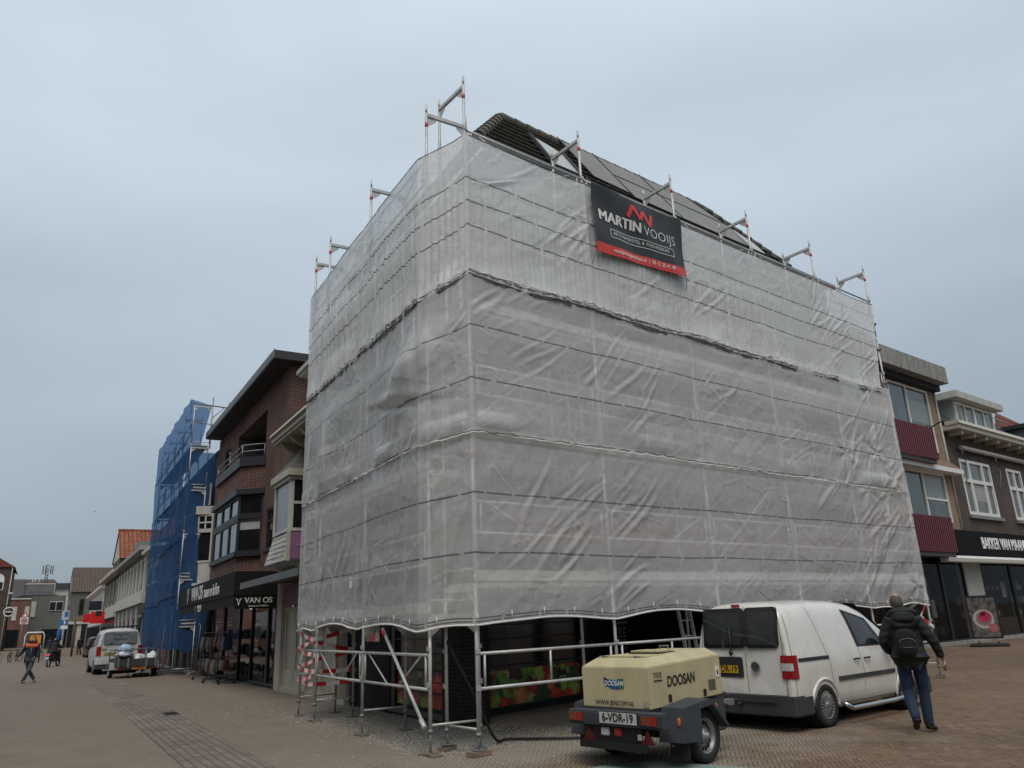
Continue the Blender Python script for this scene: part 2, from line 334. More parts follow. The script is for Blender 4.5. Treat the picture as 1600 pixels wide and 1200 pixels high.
setp(gm.build('gravel', mat('gravel_grey', (.34, .325, .295), .9, 0, .6, 60), recalc=False), 'loose grey gravel scattered on the paving under the scaffold', 'gravel', kind='stuff')
# ================================================================ netting on the scaffold
def vnoise(x, y, seed):
    rs = np.random.RandomState(seed); g = rs.rand(256, 256)
    xi = np.floor(x).astype(int); yi = np.floor(y).astype(int); fx = x-xi; fy = y-yi; fx = fx*fx*(3-2*fx); fy = fy*fy*(3-2*fy)
    a = g[xi % 256, yi % 256]; b = g[(xi+1) % 256, yi % 256]; c = g[xi % 256, (yi+1) % 256]; d = g[(xi+1) % 256, (yi+1) % 256]
    return (a*(1-fx)+b*fx)*(1-fy)+(c*(1-fx)+d*fx)*fy-.5
def ridged(x, y, seed): return 1-np.abs(vnoise(x, y, seed))*4
# path of the sheet round the scaffold: right face end -> corner -> left frame -> street end
OFF = .07
cR = FR.W(12.78, -OFF); c0 = A0+(LD*-1+RD*-1).normalized()*0.09; cC = FL.W(.50, -.60); cE = FL.W(6.62, -.52)
c0 = FR.W(-.04, -.06)
SEGS = [(cR, c0), (c0, cC), (cC, cE)]
SL = [(b-a).length for a, b in SEGS]; S0 = [0, SL[0], SL[0]+SL[1]]; STOT = sum(SL)
# s along the path, poles in s
PS = sorted([12.78-2.57*i for i in range(5)]+[SL[0], S0[2]+.02, S0[2]+2.55, S0[2]+5.08, STOT-.02]+[0.0])
SC_ = SL[0]  # corner s
def sheet(name, z0, z1, seed, label, hem=0.0, tier=0):
    du = .026; ns = int(STOT/du); nz = int((z1-z0)/.028)
    s = np.linspace(0, STOT, ns+1); t = np.linspace(0, 1, nz+1); S, Tt = np.meshgrid(s, t); Z = z0+(z1-z0)*Tt
    if tier == 2:   # lower sheet ends a little lower over the far poles
        pass
    # outward normal and base position, corners slightly rounded
    X = np.zeros_like(S); Y = np.zeros_like(S); NX = np.zeros_like(S); NY = np.zeros_like(S)
    def base(sv):
        px = np.zeros_like(sv); py = np.zeros_like(sv)
        for k, (a, b) in enumerate(SEGS):
            m = (sv >= S0[k]-1e-9) if k == 0 else (sv > S0[k]); q = np.clip((sv-S0[k])/SL[k], -.2, 1.2)
            px = np.where(m, a.x+(b.x-a.x)*q, px); py = np.where(m, a.y+(b.y-a.y)*q, py)
        return px, py
    base0 = base
    def base(sv):
        a0, b0 = base0(sv); ax = np.zeros_like(sv); ay = np.zeros_like(sv); ks = np.linspace(-.13, .13, 7)
        for kk in ks:
            q1, q2 = base0(np.maximum(sv+kk, np.where(sv > SC_+.02, SC_+.02, sv))); ax += q1/7; ay += q2/7
        w_ = np.where(sv > SC_+.02, np.exp(-((sv-S0[2])/.55)**4), 0); return a0*(1-w_)+ax*w_, b0*(1-w_)+ay*w_
    X, Y = base(S); X1, Y1 = base(np.clip(S+.06, 0, STOT)); X0, Y0 = base(np.clip(S-.06, 0, STOT))
    dx, dy = X1-X0, Y1-Y0; l = np.hypot(dx, dy)+1e-9; NX, NY = -dy/l, dx/l
    # for travel right->left the outward normal is to the right-hand... flip so it points to the street
    sg = np.where((NX*(0-X)+NY*(0-Y)) > 0, 1, -1); NX *= sg; NY *= sg
    # distance to nearest pole, bay coordinate
    P = np.array(PS); dist = np.min(np.abs(S[..., None]-P), axis=2); idx = np.clip(np.searchsorted(P, S)-1, 0, len(P)-2)
    wb = P[idx+1]-P[idx]; q = np.clip((S-P[idx])/np.maximum(wb, .01), 0, 1); bay = np.sin(np.pi*q)*np.minimum(wb/2.5, 1)
    left = S > SC_
    rs = np.random.RandomState(seed); bamp = rs.uniform(-.6, 1.2, len(P))
    # tight along horizontal rails (every lift half) and slack between
    rails = np.array([9.05, 8.75, 8.2, 7.2, 6.7, 6.2, 5.2, 4.75, 4.2, 3.2, 2.75, 2.2, 1.62]); dr_ = np.min(np.abs(Z[..., None]-rails), axis=2)
    slackz = np.clip(dr_/.5, 0, 1)
    D = bay*(.035*bamp[idx]+.02)*(.5+.8*slackz)
    D += bay*.05*vnoise(S*.55+7, Z*.8, seed+1)
        # diagonal drag folds
    def dirn(a, fs, ft, sd, sharp=1.0):
        u = S*math.cos(a)+Z*math.sin(a); v = -S*math.sin(a)+Z*math.cos(a); u = u+.25*vnoise(u*1.5, v*1.5, sd+50)
        n_ = vnoise(u*fs, v*ft, sd); n2 = vnoise(u*fs*2.3+11, v*ft*1.7, sd+9)
        return n_+.45*n2
    mask1 = np.clip(vnoise(S*.35+3, Z*.5+seed, seed+20)*4+.45, 0, 1)
    mask2 = np.clip(vnoise(S*.45+30, Z*.6+seed*3, seed+21)*4+.3, 0, 1)
    A = {0: .012, 1: .024, 2: .024}[tier]
    fold = np.where(left, dirn(R_(24), 6.5, .7, seed+2), dirn(R_(50), 4.6, .8, seed+3))
    D += A*1.5*fold*(.2+mask1)*np.where(left, 1.25, np.where(S < 3.2, .8, .38))
    D += .009*dirn(R_(60), 9, 1.4, seed+5)*mask2*np.where(left, 1, .6)
    # single creases: thin wire-like ones, and broad drag folds in clusters
    rc = np.random.RandomState(seed+77)
    def crease(cs, cz, a, ln, wd, h):
        j0, j1 = np.searchsorted(s, (cs-ln, cs+ln)); zz0 = int(np.clip((cz-ln-z0)/(z1-z0)*nz, 0, nz)); zz1 = int(np.clip((cz+ln-z0)/(z1-z0)*nz, 0, nz))
        if j1 <= j0 or zz1 <= zz0: return
        SS = S[zz0:zz1, j0:j1]-cs; ZZ = Z[zz0:zz1, j0:j1]-cz; p = SS*math.cos(a)+ZZ*math.sin(a); q_ = -SS*math.sin(a)+ZZ*math.cos(a)+.05*ln*np.sin(p/ln*2.2+cs*9)
        D[zz0:zz1, j0:j1] += h*np.clip(1-(p/ln)**2, 0, 1)*(np.exp(-(q_/wd)**2)-.55*np.exp(-((q_+wd*1.7)/(wd*1.2))**2))
    for _ in range(70):
        cs = rc.uniform(0, STOT); lf = cs > SC_; crease(cs, rc.uniform(z0, z1), R_(rc.normal(150 if not lf else 118, 9 if lf else 14))+(0 if rc.rand() < .75 else .9), rc.uniform(.15, .6), rc.uniform(.008, .016), rc.uniform(.008, .020))
    for _ in range(17):
        cs = rc.uniform(.3, STOT-.3) if rc.rand() < .55 else rc.uniform(.3, 3.0) if rc.rand() < .5 else rc.uniform(9.5, 12.2); cz = rc.uniform(z0+.3, z1-.2); lf = cs > SC_; a = R_(rc.normal(140, 8)) if not lf else R_(rc.normal(112, 7))
        for k in range(rc.randint(2, 6)): crease(cs+rc.normal(0, .3), cz+rc.normal(0, .22), a+rc.normal(0, .08), rc.uniform(.3, .9), rc.uniform(.016, .045), rc.uniform(.008, .026))
    # fine crumples
    D += .006*vnoise(S*9, Z*9, seed+6)+.004*vnoise(S*20, Z*17, seed+7)
    cr = np.clip(np.abs(vnoise(S*2.2+vnoise(S*3, Z*3, seed+8)*1.3, Z*2.2+vnoise(S*3+9, Z*3, seed+9)*1.3, seed+10)), 0, .04)/.04
    D += .010*(1-cr)*np.clip(mask2+.2, 0, 1)
    if tier == 0:   # pleated top sheet: thin upright pleats gathered towards the lower rope
        pl = vnoise(S*13+.5*vnoise(S*1.5, Z*2, seed+30), Z*.9, seed+31)+.5*vnoise(S*27, Z*1.3, seed+32)
        D += .028*pl*np.clip((8.9-Z)/1.3, .15, 1)*np.where(left, 1.6, .8); D += .020*np.sin(2*np.pi*S/.115+4*vnoise(S*1.1, Z*.8, seed+35))*np.clip((8.7-Z)/.9, 0, 1)*np.where(left, 1.0, .25)
        # the hem sags and billows forward just above the tie line
        sag = np.clip(1-(Z-z0)/.55, 0, 1)
        D += (.006+.09*np.clip(vnoise(S*.9, Z*0+seed, seed+33)*2-.25, 0, 1)+.02*np.sin(np.clip((Z-z0)/.28, 0, 1)*np.pi))*sag*sag+.05*vnoise(S*3.5, Z*2.5, seed+34)*sag
    else:
        # cloth bulges over the rope tie at its top, puckers at the ties
        d0 = z1-Z; puck = np.abs(np.sin(np.pi*S/.42+vnoise(S, S*0, seed)*2)); D += .022*np.exp(-(d0/.10)**2)*(1-puck)*1.0
        d1 = Z-z0; D += np.where(d1 < .4, .06*np.sin(np.clip(d1/.36, 0, 1)*np.pi)*np.clip(.12+vnoise(S*1.2, S*0+3, seed+12)*2.2, 0, 1.2), 0)*(1 if tier == 1 else .15)
    if tier == 1:
        # the big wind fold beside the corner on the street face
        sl_ = S-SC_
        fx = np.exp(-((sl_-1.25-(Z-5.35)*-.55)/.55)**2)*np.exp(-((Z-5.5)/.5)**2); D += .22*fx
        rim = (Z-5.02)-.20*(sl_-1.4); D += .05*np.exp(-((rim-.14)/.12)**2)*np.exp(-((sl_-1.6)/1.0)**2)-.06*np.exp(-(rim/.08)**2)*np.exp(-((sl_-1.6)/1.0)**2)
        D += .13*np.exp(-((sl_-5.4)/.35)**2)*np.exp(-((Z-5.0-.0)/.7)**2)
        # creased crow's feet over the last bays on the right face
        for (cs, cz) in ((1.2, 5.05), (.6, 4.45), (2.6, 4.9)):
            ang = np.arctan2(Z-cz, S-cs); rr = np.hypot(Z-cz, S-cs); D += .022*np.cos(ang*7)*np.exp(-(rr/.55)**2)*np.clip(rr/.12, 0, 1)
    if tier == 2:
        for (cs, cz) in ((.95, 4.1), (1.9, 4.12), (.4, 2.0)):
            ang = np.arctan2(Z-cz, S-cs); rr = np.hypot(Z-cz, S-cs); D += .024*np.cos(ang*6+1)*np.exp(-(rr/.6)**2)*np.clip(rr/.12, 0, 1)
        D += .03*dirn(R_(48), 3.0, .5, seed+40)*np.exp(-((S-2.4)/1.9)**2)*np.exp(-((Z-2.3)/.6)**2)*1.6
    D *= 1-.85*np.exp(-((S-SC_)/.08)**2)
    D = D*(1-.6*np.exp(-(dist/.07)**2))+.022*np.exp(-(dist/.028)**2)
    D = np.maximum(D, -.008)
    # edges: hem line scallops between the ties
    if tier == 2:
        lift = .10*np.sin(np.pi*q)**1.2*np.minimum(wb/2.5, 1)*(.5+.7*(rs.rand(len(P))[idx])); Z = Z+lift*np.clip(1-Tt*3.2, 0, 1)
        Z = Z-.10*np.exp(-((S-1.55)/.6)**2)*np.clip(1-Tt*3, 0, 1)-.06*np.exp(-((S-(S0[2]+.1))/.5)**2)*np.clip(1-Tt*3, 0, 1)
    if tier == 0:
        Z = Z-.03*np.sin(np.pi*q)*np.clip((Tt-.8)*5, 0, 1)*np.minimum(wb/2.5, 1)
        Z = Z+np.clip((Tt-.0), 0, 1)*0
        Z = Z+(1-np.clip(Tt*2.2, 0, 1))*(.05*vnoise(S*1.3, S*0, seed+14)+.06*bay*-1)
    if tier == 1: Z = Z+(1-np.clip(Tt*3, 0, 1))*(.05*vnoise(S*1.0, S*0, seed+15))
    Z = Z+.015*vnoise(S*2, Z*2, seed+16)
    # the street-side row stands lower than the square side
    Z = Z-np.interp(Z, [1.6, 4.2, 6.66, 9.1], [0, .15, .36, .31])*np.clip((S-SC_)/(S0[2]-SC_), 0, 1)**.8
    endin = (.40*(1-Tt) if tier == 0 else 0*Tt)*np.clip(1-S/2.5, 0, 1)
    tang = .02*vnoise(S*2.2, Z*2.2, seed+17)
    X = X+NX*D-RD.x*endin; Y = Y+NY*D-RD.y*endin
    co = np.stack([X, Y, Z], -1).reshape(-1, 3).astype(np.float32)
    a = np.arange(ns)[None, :]+np.arange(nz)[:, None]*(ns+1); fc = np.stack([a, a+1, a+ns+2, a+ns+1], -1).reshape(-1, 4)
    me = bpy.data.meshes.new(name); nf = len(fc)
    me.vertices.add(len(co)); me.vertices.foreach_set('co', co.ravel()); me.loops.add(nf*4); me.loops.foreach_set('vertex_index', fc.ravel().astype(np.int32))
    me.polygons.add(nf); me.polygons.foreach_set('loop_start', np.arange(0, nf*4, 4, dtype=np.int32)); me.polygons.foreach_set('use_smooth', np.ones(nf, bool))
    me.update(calc_edges=True)
    uvv = np.stack([S, z0+(z1-z0)*Tt+.02*vnoise(S*.8, S*0+2, seed+60)], -1).reshape(-1, 2).astype(np.float32)[fc.ravel()]
    l_ = me.uv_layers.new(name='UVMap'); l_.data.foreach_set('uv', uvv.ravel())
    o = bpy.data.objects.new(name, me); COL.objects.link(o); me.materials.append(netting_material(tier, z0, z1))
    setp(o, label, 'scaffold netting', 'netting sheets hung round the scaffold in three tiers')
    return o, co.reshape(nz+1, ns+1, 3), s
def netting_material(tier, z0, z1):
    m = bpy.data.materials.new('netting_%s' % ('top', 'middle', 'lower')[tier]); m.use_nodes = True; nt = m.node_tree; nt.nodes.clear(); L = nt.links.new
    o = N(nt, 'ShaderNodeOutputMaterial'); uv = N(nt, 'ShaderNodeUVMap'); sp = N(nt, 'ShaderNodeSeparateXYZ'); L(uv.outputs[0], sp.inputs[0])
    def M(op, a, b_=None, c=None):
        n = N(nt, 'ShaderNodeMath', operation=op)
        for i, v in enumerate((a, b_, c)):
            if v is None: continue
            if isinstance(v, (int, float)): n.inputs[i].default_value = v
            else: L(v, n.inputs[i])
        return n.outputs[0]
    s, z = sp.outputs[0], sp.outputs[1]
    lines = {0: (8.30, 7.89, 7.47), 1: (5.82, 5.0), 2: (3.34, 2.52)}[tier]; fac = None
    gn = N(nt, 'ShaderNodeTexNoise', ins={'Scale': .8, 'Detail': 1.0}); L(uv.outputs[0], gn.inputs['Vector']); gap = M('GREATER_THAN', M('FRACT', M('ADD', M('DIVIDE', s, .56), M('MULTIPLY', gn.outputs[0], 1.6))), .09)
    for ln in lines:
        q = M('MULTIPLY', M('LESS_THAN', M('ABSOLUTE', M('SUBTRACT', z, ln)), .0125), gap); fac = q if fac is None else M('MAXIMUM', fac, q)
    thin = {0: 7.88, 1: 5.41, 2: 2.93}[tier]
    nn = N(nt, 'ShaderNodeTexNoise', ins={'Scale': .7, 'Detail': 2.0}); L(uv.outputs[0], nn.inputs['Vector'])
    zz = M('ADD', z, M('MULTIPLY', M('SUBTRACT', nn.outputs[0], .5), .08))
    tq = M('MULTIPLY', M('LESS_THAN', M('ABSOLUTE', M('SUBTRACT', zz, thin)), .004), M('MULTIPLY', M('GREATER_THAN', nn.outputs[0], .46), .5))
    hem = None
    if tier == 2:
        hem = M('MULTIPLY', M('LESS_THAN', M('ABSOLUTE', M('SUBTRACT', z, z0+.085)), .011), gap)
        hem2 = M('MULTIPLY', M('LESS_THAN', M('ABSOLUTE', M('SUBTRACT', z, z0+.045)), .010), gap); fac = M('MAXIMUM', fac, M('MAXIMUM', hem, hem2))
    dark = M('MAXIMUM', fac, tq)
    c1 = N(nt, 'ShaderNodeTexNoise', ins={'Scale': .8, 'Detail': 7.0, 'Roughness': .6}); L(uv.outputs[0], c1.inputs['Vector'])
    cr = N(nt, 'ShaderNodeMix', data_type='RGBA'); L(c1.outputs[0], cr.inputs[0]); cr.inputs[6].default_value = (.84, .85, .85, 1); cr.inputs[7].default_value = (.925, .93, .93, 1)
    # vertical machine-weave streaks
    mp = N(nt, 'ShaderNodeMapping'); mp.inputs['Scale'].default_value = (60, .7, 1); L(uv.outputs[0], mp.inputs[0]); st = N(nt, 'ShaderNodeTexNoise', ins={'Scale': 1.0, 'Detail': 2.0}); L(mp.outputs[0], st.inputs['Vector'])
    sm = N(nt, 'ShaderNodeMapRange', ins={1: .3, 2: .7, 3: .95, 4: 1.05}); L(st.outputs[0], sm.inputs[0]); sc = N(nt, 'ShaderNodeVectorMath', operation='SCALE'); L(cr.outputs[2], sc.inputs[0]); L(sm.outputs[0], sc.inputs['Scale'])
    mx = N(nt, 'ShaderNodeMix', data_type='RGBA'); L(dark, mx.inputs[0]); L(sc.outputs[0], mx.inputs[6]); mx.inputs[7].default_value = (.20, .20, .20, 1)
    # bump: crumpled foil-like micro wrinkles
    w1 = N(nt, 'ShaderNodeTexNoise', ins={'Scale': 14.0, 'Detail': 5.0, 'Roughness': .55, 'Distortion': .6}); L(uv.outputs[0], w1.inputs['Vector'])
    mp2 = N(nt, 'ShaderNodeMapping'); mp2.inputs['Rotation'].default_value = (0, 0, .7); mp2.inputs['Scale'].default_value = (7, 2.2, 1); L(uv.outputs[0], mp2.inputs[0])
    w2 = N(nt, 'ShaderNodeTexNoise', ins={'Scale': 2.0, 'Detail': 3.0, 'Distortion': .4}); L(mp2.outputs[0], w2.inputs['Vector'])
    pm = N(nt, 'ShaderNodeTexNoise', ins={'Scale': .9, 'Detail': 2.0}); L(uv.outputs[0], pm.inputs['Vector']); pr_ = N(nt, 'ShaderNodeMapRange', ins={1: .4, 2: .62, 3: .1, 4: 1.5}); L(pm.outputs[0], pr_.inputs[0])
    hs = M('MULTIPLY', M('ADD', M('MULTIPLY', w1.outputs[0], .5), M('MULTIPLY', w2.outputs[0], .8)), pr_.outputs[0])
    bu = N(nt, 'ShaderNodeBump', ins={'Strength': .55, 'Distance': .022}); L(hs, bu.inputs['Height'])
    pb = N(nt, 'ShaderNodeBsdfPrincipled', ins={'Roughness': .34, 'Specular IOR Level': .6}); L(mx.outputs[2], pb.inputs['Base Color']); L(bu.outputs[0], pb.inputs['Normal'])
    tl = N(nt, 'ShaderNodeBsdfTranslucent'); L(mx.outputs[2], tl.inputs[0]); L(bu.outputs[0], tl.inputs[1])
    m1 = N(nt, 'ShaderNodeMixShader', ins={0: .34}); L(pb.outputs[0], m1.inputs[1]); L(tl.outputs[0], m1.inputs[2])
    tr = N(nt, 'ShaderNodeBsdfTransparent'); m2 = N(nt, 'ShaderNodeMixShader'); L(m1.outputs[0], m2.inputs[1]); L(tr.outputs[0], m2.inputs[2])
    op = M('MULTIPLY', M('SUBTRACT', 1.0, dark), {0: .15, 1: .35, 2: .42}[tier]); L(op, m2.inputs[0])
    L(m2.outputs[0], o.inputs[0]); return m
top, cT, sT = sheet('scaffold_netting', 6.66, 9.10, 11, 'topmost tier of white netting, pleated and billowing, carrying the black banner', tier=0)
mid, cM, sM = sheet('scaffold_netting', 4.18, 6.80, 27, 'middle tier of white netting with a big wind fold by the corner', tier=1)
low, cL, sL_ = sheet('scaffold_netting', 1.58, 4.24, 43, 'lowest tier of white netting whose scalloped hem hangs above the shop fronts', tier=2)
# white hem cords and tie ropes follow the sheets (parts of each sheet)
def cordfrom(co, row, r, name, par, mt, dout=.0, dz=0, step=4, wob=0):
    pts = []; rr = random.Random(row+int(r*1e4))
    for k in range(0, co.shape[1], step):
        p = co[row, k]; d = Vector((-p[0], -p[1], 0)).normalized(); pts.append((p[0]+d.x*dout, p[1]+d.y*dout, p[2]+dz+rr.uniform(-wob, wob)))
    m = MB(); m.path(pts, r, 6); return m.build(name, mt, par, recalc=False, uv=False)
ROPE = mat('white_cord', (.72, .72, .70), .6); DROPE = mat('grey_strap', (.16, .16, .155), .7)
cordfrom(cL, 0, .014, 'hem', low, ROPE, .004, 0, 3)
cordfrom(cL, cL.shape[0]-3, .010, 'rope', low, ROPE, .05, 0, 3, .012)
cordfrom(cM, 1, .009, 'rope', mid, DROPE, .03, .012, 3, .012)
cordfrom(cM, cM.shape[0]-5, .009, 'rope', mid, ROPE, .10, -.02, 3, .014)
cordfrom(cT, 0, .012, 'hem', top, DROPE, .004, 0, 3, .006)
cordfrom(cT, 1, .008, 'rope', top, DROPE, .01, .03, 3, .02)
cordfrom(cT, 1, .007, 'rope', top, ROPE, .012, .055, 3, .02)
cordfrom(cT, 0, .010, 'rope', top, DROPE, -.02, -.03, 3, .015)
cordfrom(cT, cT.shape[0]-1, .007, 'rope', top, DROPE, 0, 0, 4)
# little plastic toggles that tie the hem, every 42 cm, as one pattern part per sheet
tg = MB()
for k in range(8, cL.shape[1], 22):
    p = cL[2, k]; d = Vector((-p[0], -p[1], 0)).normalized(); tg.tube((p[0]+d.x*.02, p[1]+d.y*.02, p[2]-.02), (p[0]+d.x*.02, p[1]+d.y*.02, p[2]+.085), .007, 5)
tg.build('hem_tie', ROPE, low, recalc=False, uv=False, kind='stuff')
# ================================================================ scaffolding
def frame_part(t, fr, u, n0, n1, z0, z1, name='frame', red=True, base=False):
    m = MB(lambda p: t.loc(fr, p))
    for n in (n0, n1): m.tube((u, n, z0), (u, n, z1-.16), .0242, 10); m.tube((u, n, z1-.17), (u, n, z1), .019, 8)
    zt = z1-.20
    m.box(u-.024, u+.024, n0, n1, zt-.03, zt+.03)   # U transom
    m.tube((u, n0, z0+.06), (u, n1, z0+.06), .017, 6)
    for n, s in ((n0, 1), (n1, -1)):
        m.prism([(n+s*.02, zt-.03), (n+s*.19, zt-.03), (n+s*.17, zt-.09), (n+s*.02, zt-.21)], u-.004, u+.004, 'x')
        for zz in (z0+.55, z0+1.0): m.box(u-.035, u+.035, n-.034*s, n-.018*s, zz-.03, zz+.03)
    o = m.build(name, GALV, t)
    if red:
        r = MB(lambda p: t.loc(fr, p)); r.tube((u, n0, z1-.43), (u, n0, z1-.35), .0262, 10); r.build('red_band', RED, o)
    return o
class TW(T):
    """thing whose parts are given in any facade frame"""
    def loc(s, fr, p):
        w_ = fr.W(p[0], p[1], p[2])-Vector(s.e.location); c, q = math.cos(-s.e.rotation_euler.z), math.sin(-s.e.rotation_euler.z)
        return (w_.x*c-w_.y*q, w_.x*q+w_.y*c, w_.z)
    def m(s, fr): return MB(lambda p: s.loc(fr, p))
def rail_part(t, fr, ua, ub, n, za, zb, style, name='guardrail'):
    m = t.m(fr)
    for z in (za, zb): m.tube((ua+.03, n, z), (ub-.03, n, z), .0215, 8)
    d = 1 if ub > ua else -1; L = abs(ub-ua)
    for x in ((ua+.12*d), (ub-.12*d)): m.tube((x, n, za), (x, n, zb), .018, 6)
    if style == 'v' and L > 1.5:
        m.tube((ua+.25*d, n, zb), (ua+d*L*.42, n, za), .013, 6); m.tube((ub-.25*d, n, zb), (ub-d*L*.42, n, za), .013, 6)
    elif L > 1.5: m.tube((ua+d*L*.49, n, za), (ua+d*L*.49, n, zb), .018, 6)
    return m.build(name, GALV, t)
def scaffold(label, fr, us, n0, n1, zbase, nlev, foot, style, group):
    t = TW('scaffold', fr, us[0], n0, label, 'scaffolding', group)
    for k, u in enumerate(us):
        for lv in range(nlev): frame_part(t, fr, u, n0, n1, zbase+2*lv, zbase+2*lv+2, red=(lv in (1, nlev-1)))
        for n in (n0, n1):
            m = t.m(fr); m.tube((u, n, foot), (u, n, zbase+.03), .017, 8); m.box(u-.075, u+.075, n-.075, n+.075, foot-.006, foot+.006)
            m.tube((u, n, zbase-.02), (u, n, zbase+.02), .036, 8); m.build('base_jack', GALVD, t)
    for a, b in zip(us[:-1], us[1:]):
        for lv in range(nlev):
            z = zbase+2*lv
            rail_part(t, fr, a, b, n0-.005, z+.54, z+.97, style if lv == 0 else 'v')
            if lv:
                m = t.m(fr); m.box(a+.03, b-.03, n0+.04, n1-.04, z-.18, z-.12); m.box(a+.03, b-.03, n0+.0, n0+.025, z-.1, z+.04); m.build('deck', mat('scaffold_deck', (.52, .51, .48), .7, .2, .3, 5), t)
    return t
SR = scaffold('grey steel tube scaffold along the right face of the wrapped corner building', FR, [0.0, 2.57, 5.14, 7.71, 10.28, 12.85], 0.0, .73, .25, 5, .075, 'post', 'scaffold rows under the white netting')
SLf = scaffold('grey steel tube scaffold along the street face, its end bound with barrier tape', FL, [.48, 3.03, 5.54, 6.58], -.45, .28, -.12+.0+.0+.0+.0-.0+.0, 5, .03, 'v', 'scaffold rows under the white netting') if False else None
def scaffold_left():
    us = [.48, 3.03, 5.54, 6.58]; zb = .22-.0
    t = TW('scaffold', FL, us[0], -.45, 'grey steel tube scaffold along the street face, its far end bound with barrier tape', 'scaffolding', 'scaffold rows under the white netting')
    tops = 9.86
    for u in us:
        n1 = .28
        for lv in range(5):
            z1 = tops-2*(4-lv); z0 = max(z1-2, .25)
            frame_part(t, FL, u, -.45, n1, z0 if lv else .30, z1, red=(lv == 4))
        for n in (-.45, n1):
            m = t.m(FL); m.tube((u, n, .03), (u, n, .33), .017, 8); m.box(u-.075, u+.075, n-.075, n+.075, .028, .036); m.tube((u, n, .27), (u, n, .31), .036, 8); m.build('base_jack', GALVD, t)
    for a, b in zip(us[:-1], us[1:]):
        for lv in range(5):
            z = tops-2*(5-lv) if lv else .25
            za, zb = (z+.54, z+.97) if lv else (.79, 1.22)
            rail_part(t, FL, a, b, -.455, za, zb, 'v')
            if lv:
                m = t.m(FL); m.box(a+.03, b-.03, -.41, .24, z-.18, z-.12); m.box(a+.03, b-.03, -.45, -.425, z-.1, z+.04); m.build('deck', MATS['scaffold_deck'], t)
    m = t.m(FL); m.tube((.56, -.51, .36), (2.05, -.51, 1.575), .0242, 8); m.tube((.50, -.52, .33), (.62, -.52, .42), .034, 8); m.build('diagonal_brace', GALV, t)
    r = t.m(FL); r.tube((1.93, -.52, 1.475), (2.01, -.52, 1.54), .027, 8); r.build('red_band', RED, t)
    m = t.m(FL); m.tube((3.1, -.45, 4.1), (5.5, -.45, 5.75), .02, 6); m.build('diagonal_brace', GALV, t)
    return t
SLf = scaffold_left()
# bracing on the right face
for ua, ub, za, zb in ((5.2, 7.65, 2.4, 4.2), (7.65, 5.2, 4.4, 6.2), (5.2, 7.65, 6.4, 8.2), (10.3, 12.8, 6.4, 8.2), (.06, 2.5, 4.4, 6.2)):
    m = SR.m(FR); m.tube((ua, .05, za), (ub, .05, zb), .021, 6); m.build('diagonal_brace', GALV, SR)
for z in (8.6, 7.9, 7.0):
    m = SR.m(FR); m.tube((12.85, -.06, z-.03), (12.85, .06, z+.03), .04, 6); m.build('coupler', GALVD, SR)
# wood blocks under the feet
def block(fr, u, n, w, d, h, rz, label):
    m = MB(); m.box(-w/2, w/2, -d/2, d/2, 0, h)
    o = m.build('wood_block', WOOD, bevel=.004); o.location = fr.W(u, n, 0.002); o.rotation_euler = (0, 0, fr.rot+rz)
    setp(o, label, 'wood block', 'wood blocks under the scaffold feet'); return o
block(FR, 0, 0, .30, .16, .062, .1, 'thick brick-brown block under the corner pole of the scaffold')
block(FR, 0, .73, .24, .17, .05, .5, 'flat weathered block under the inner pole beside the corner pole')
block(FL, .48, -.45, .34, .15, .022, .2, 'long thin board under the foot of the diagonal brace')
block(FL, 3.03, -.45, .26, .16, .022, .15, 'thin board under the second outer pole on the street side')
block(FL, 5.54, -.45, .28, .15, .022, .1, 'thin board under the third outer pole on the street side')
block(FL, 6.58, -.45, .26, .15, .022, -.1, 'thin board under the farthest outer pole on the street side')
for i, u in enumerate((3.03, 5.54, 6.58)): block(FL, u, .28, .22, .16, .022, .3*i, ('small board under the inner pole before the fruit window', 'small board under the inner pole before the dark downpipe', 'small board under the inner pole before the cream door')[i])
for i, u in enumerate((2.57, 5.14, 7.71, 10.28, 12.85)):
    block(FR, u, 0, .26, .18, .062, .1*i, ('block under the outer pole behind the compressor', 'block under the outer pole beside the white van tail', 'block under the outer pole behind the white van', 'block under the outer pole behind the van bonnet', 'block under the last outer pole by the bakery end')[i])
# ladder leaning inside the second bay of the right scaffold
lt = TW('ladder', FR, 4.75, .55, 'grey aluminium ladder leaning inside the scaffold beside the white van tail', 'ladder')
for i, u in enumerate((4.72, 5.02)):
    m = lt.m(FR); m.hexa([(u-.012, .30, 0), (u+.012, .30, 0), (u+.012, .36, 0), (u-.012, .36, 0), (u-.012, .60, 2.2), (u+.012, .60, 2.2), (u+.012, .66, 2.2), (u-.012, .66, 2.2)]); m.build('stile', GALV, lt)
for k in range(8):
    z = .2+k*.26; m = lt.m(FR); m.tube((4.72, .33+.3*z/2.2, z), (5.02, .33+.3*z/2.2, z), .014, 6); m.build('rung', GALV, lt)
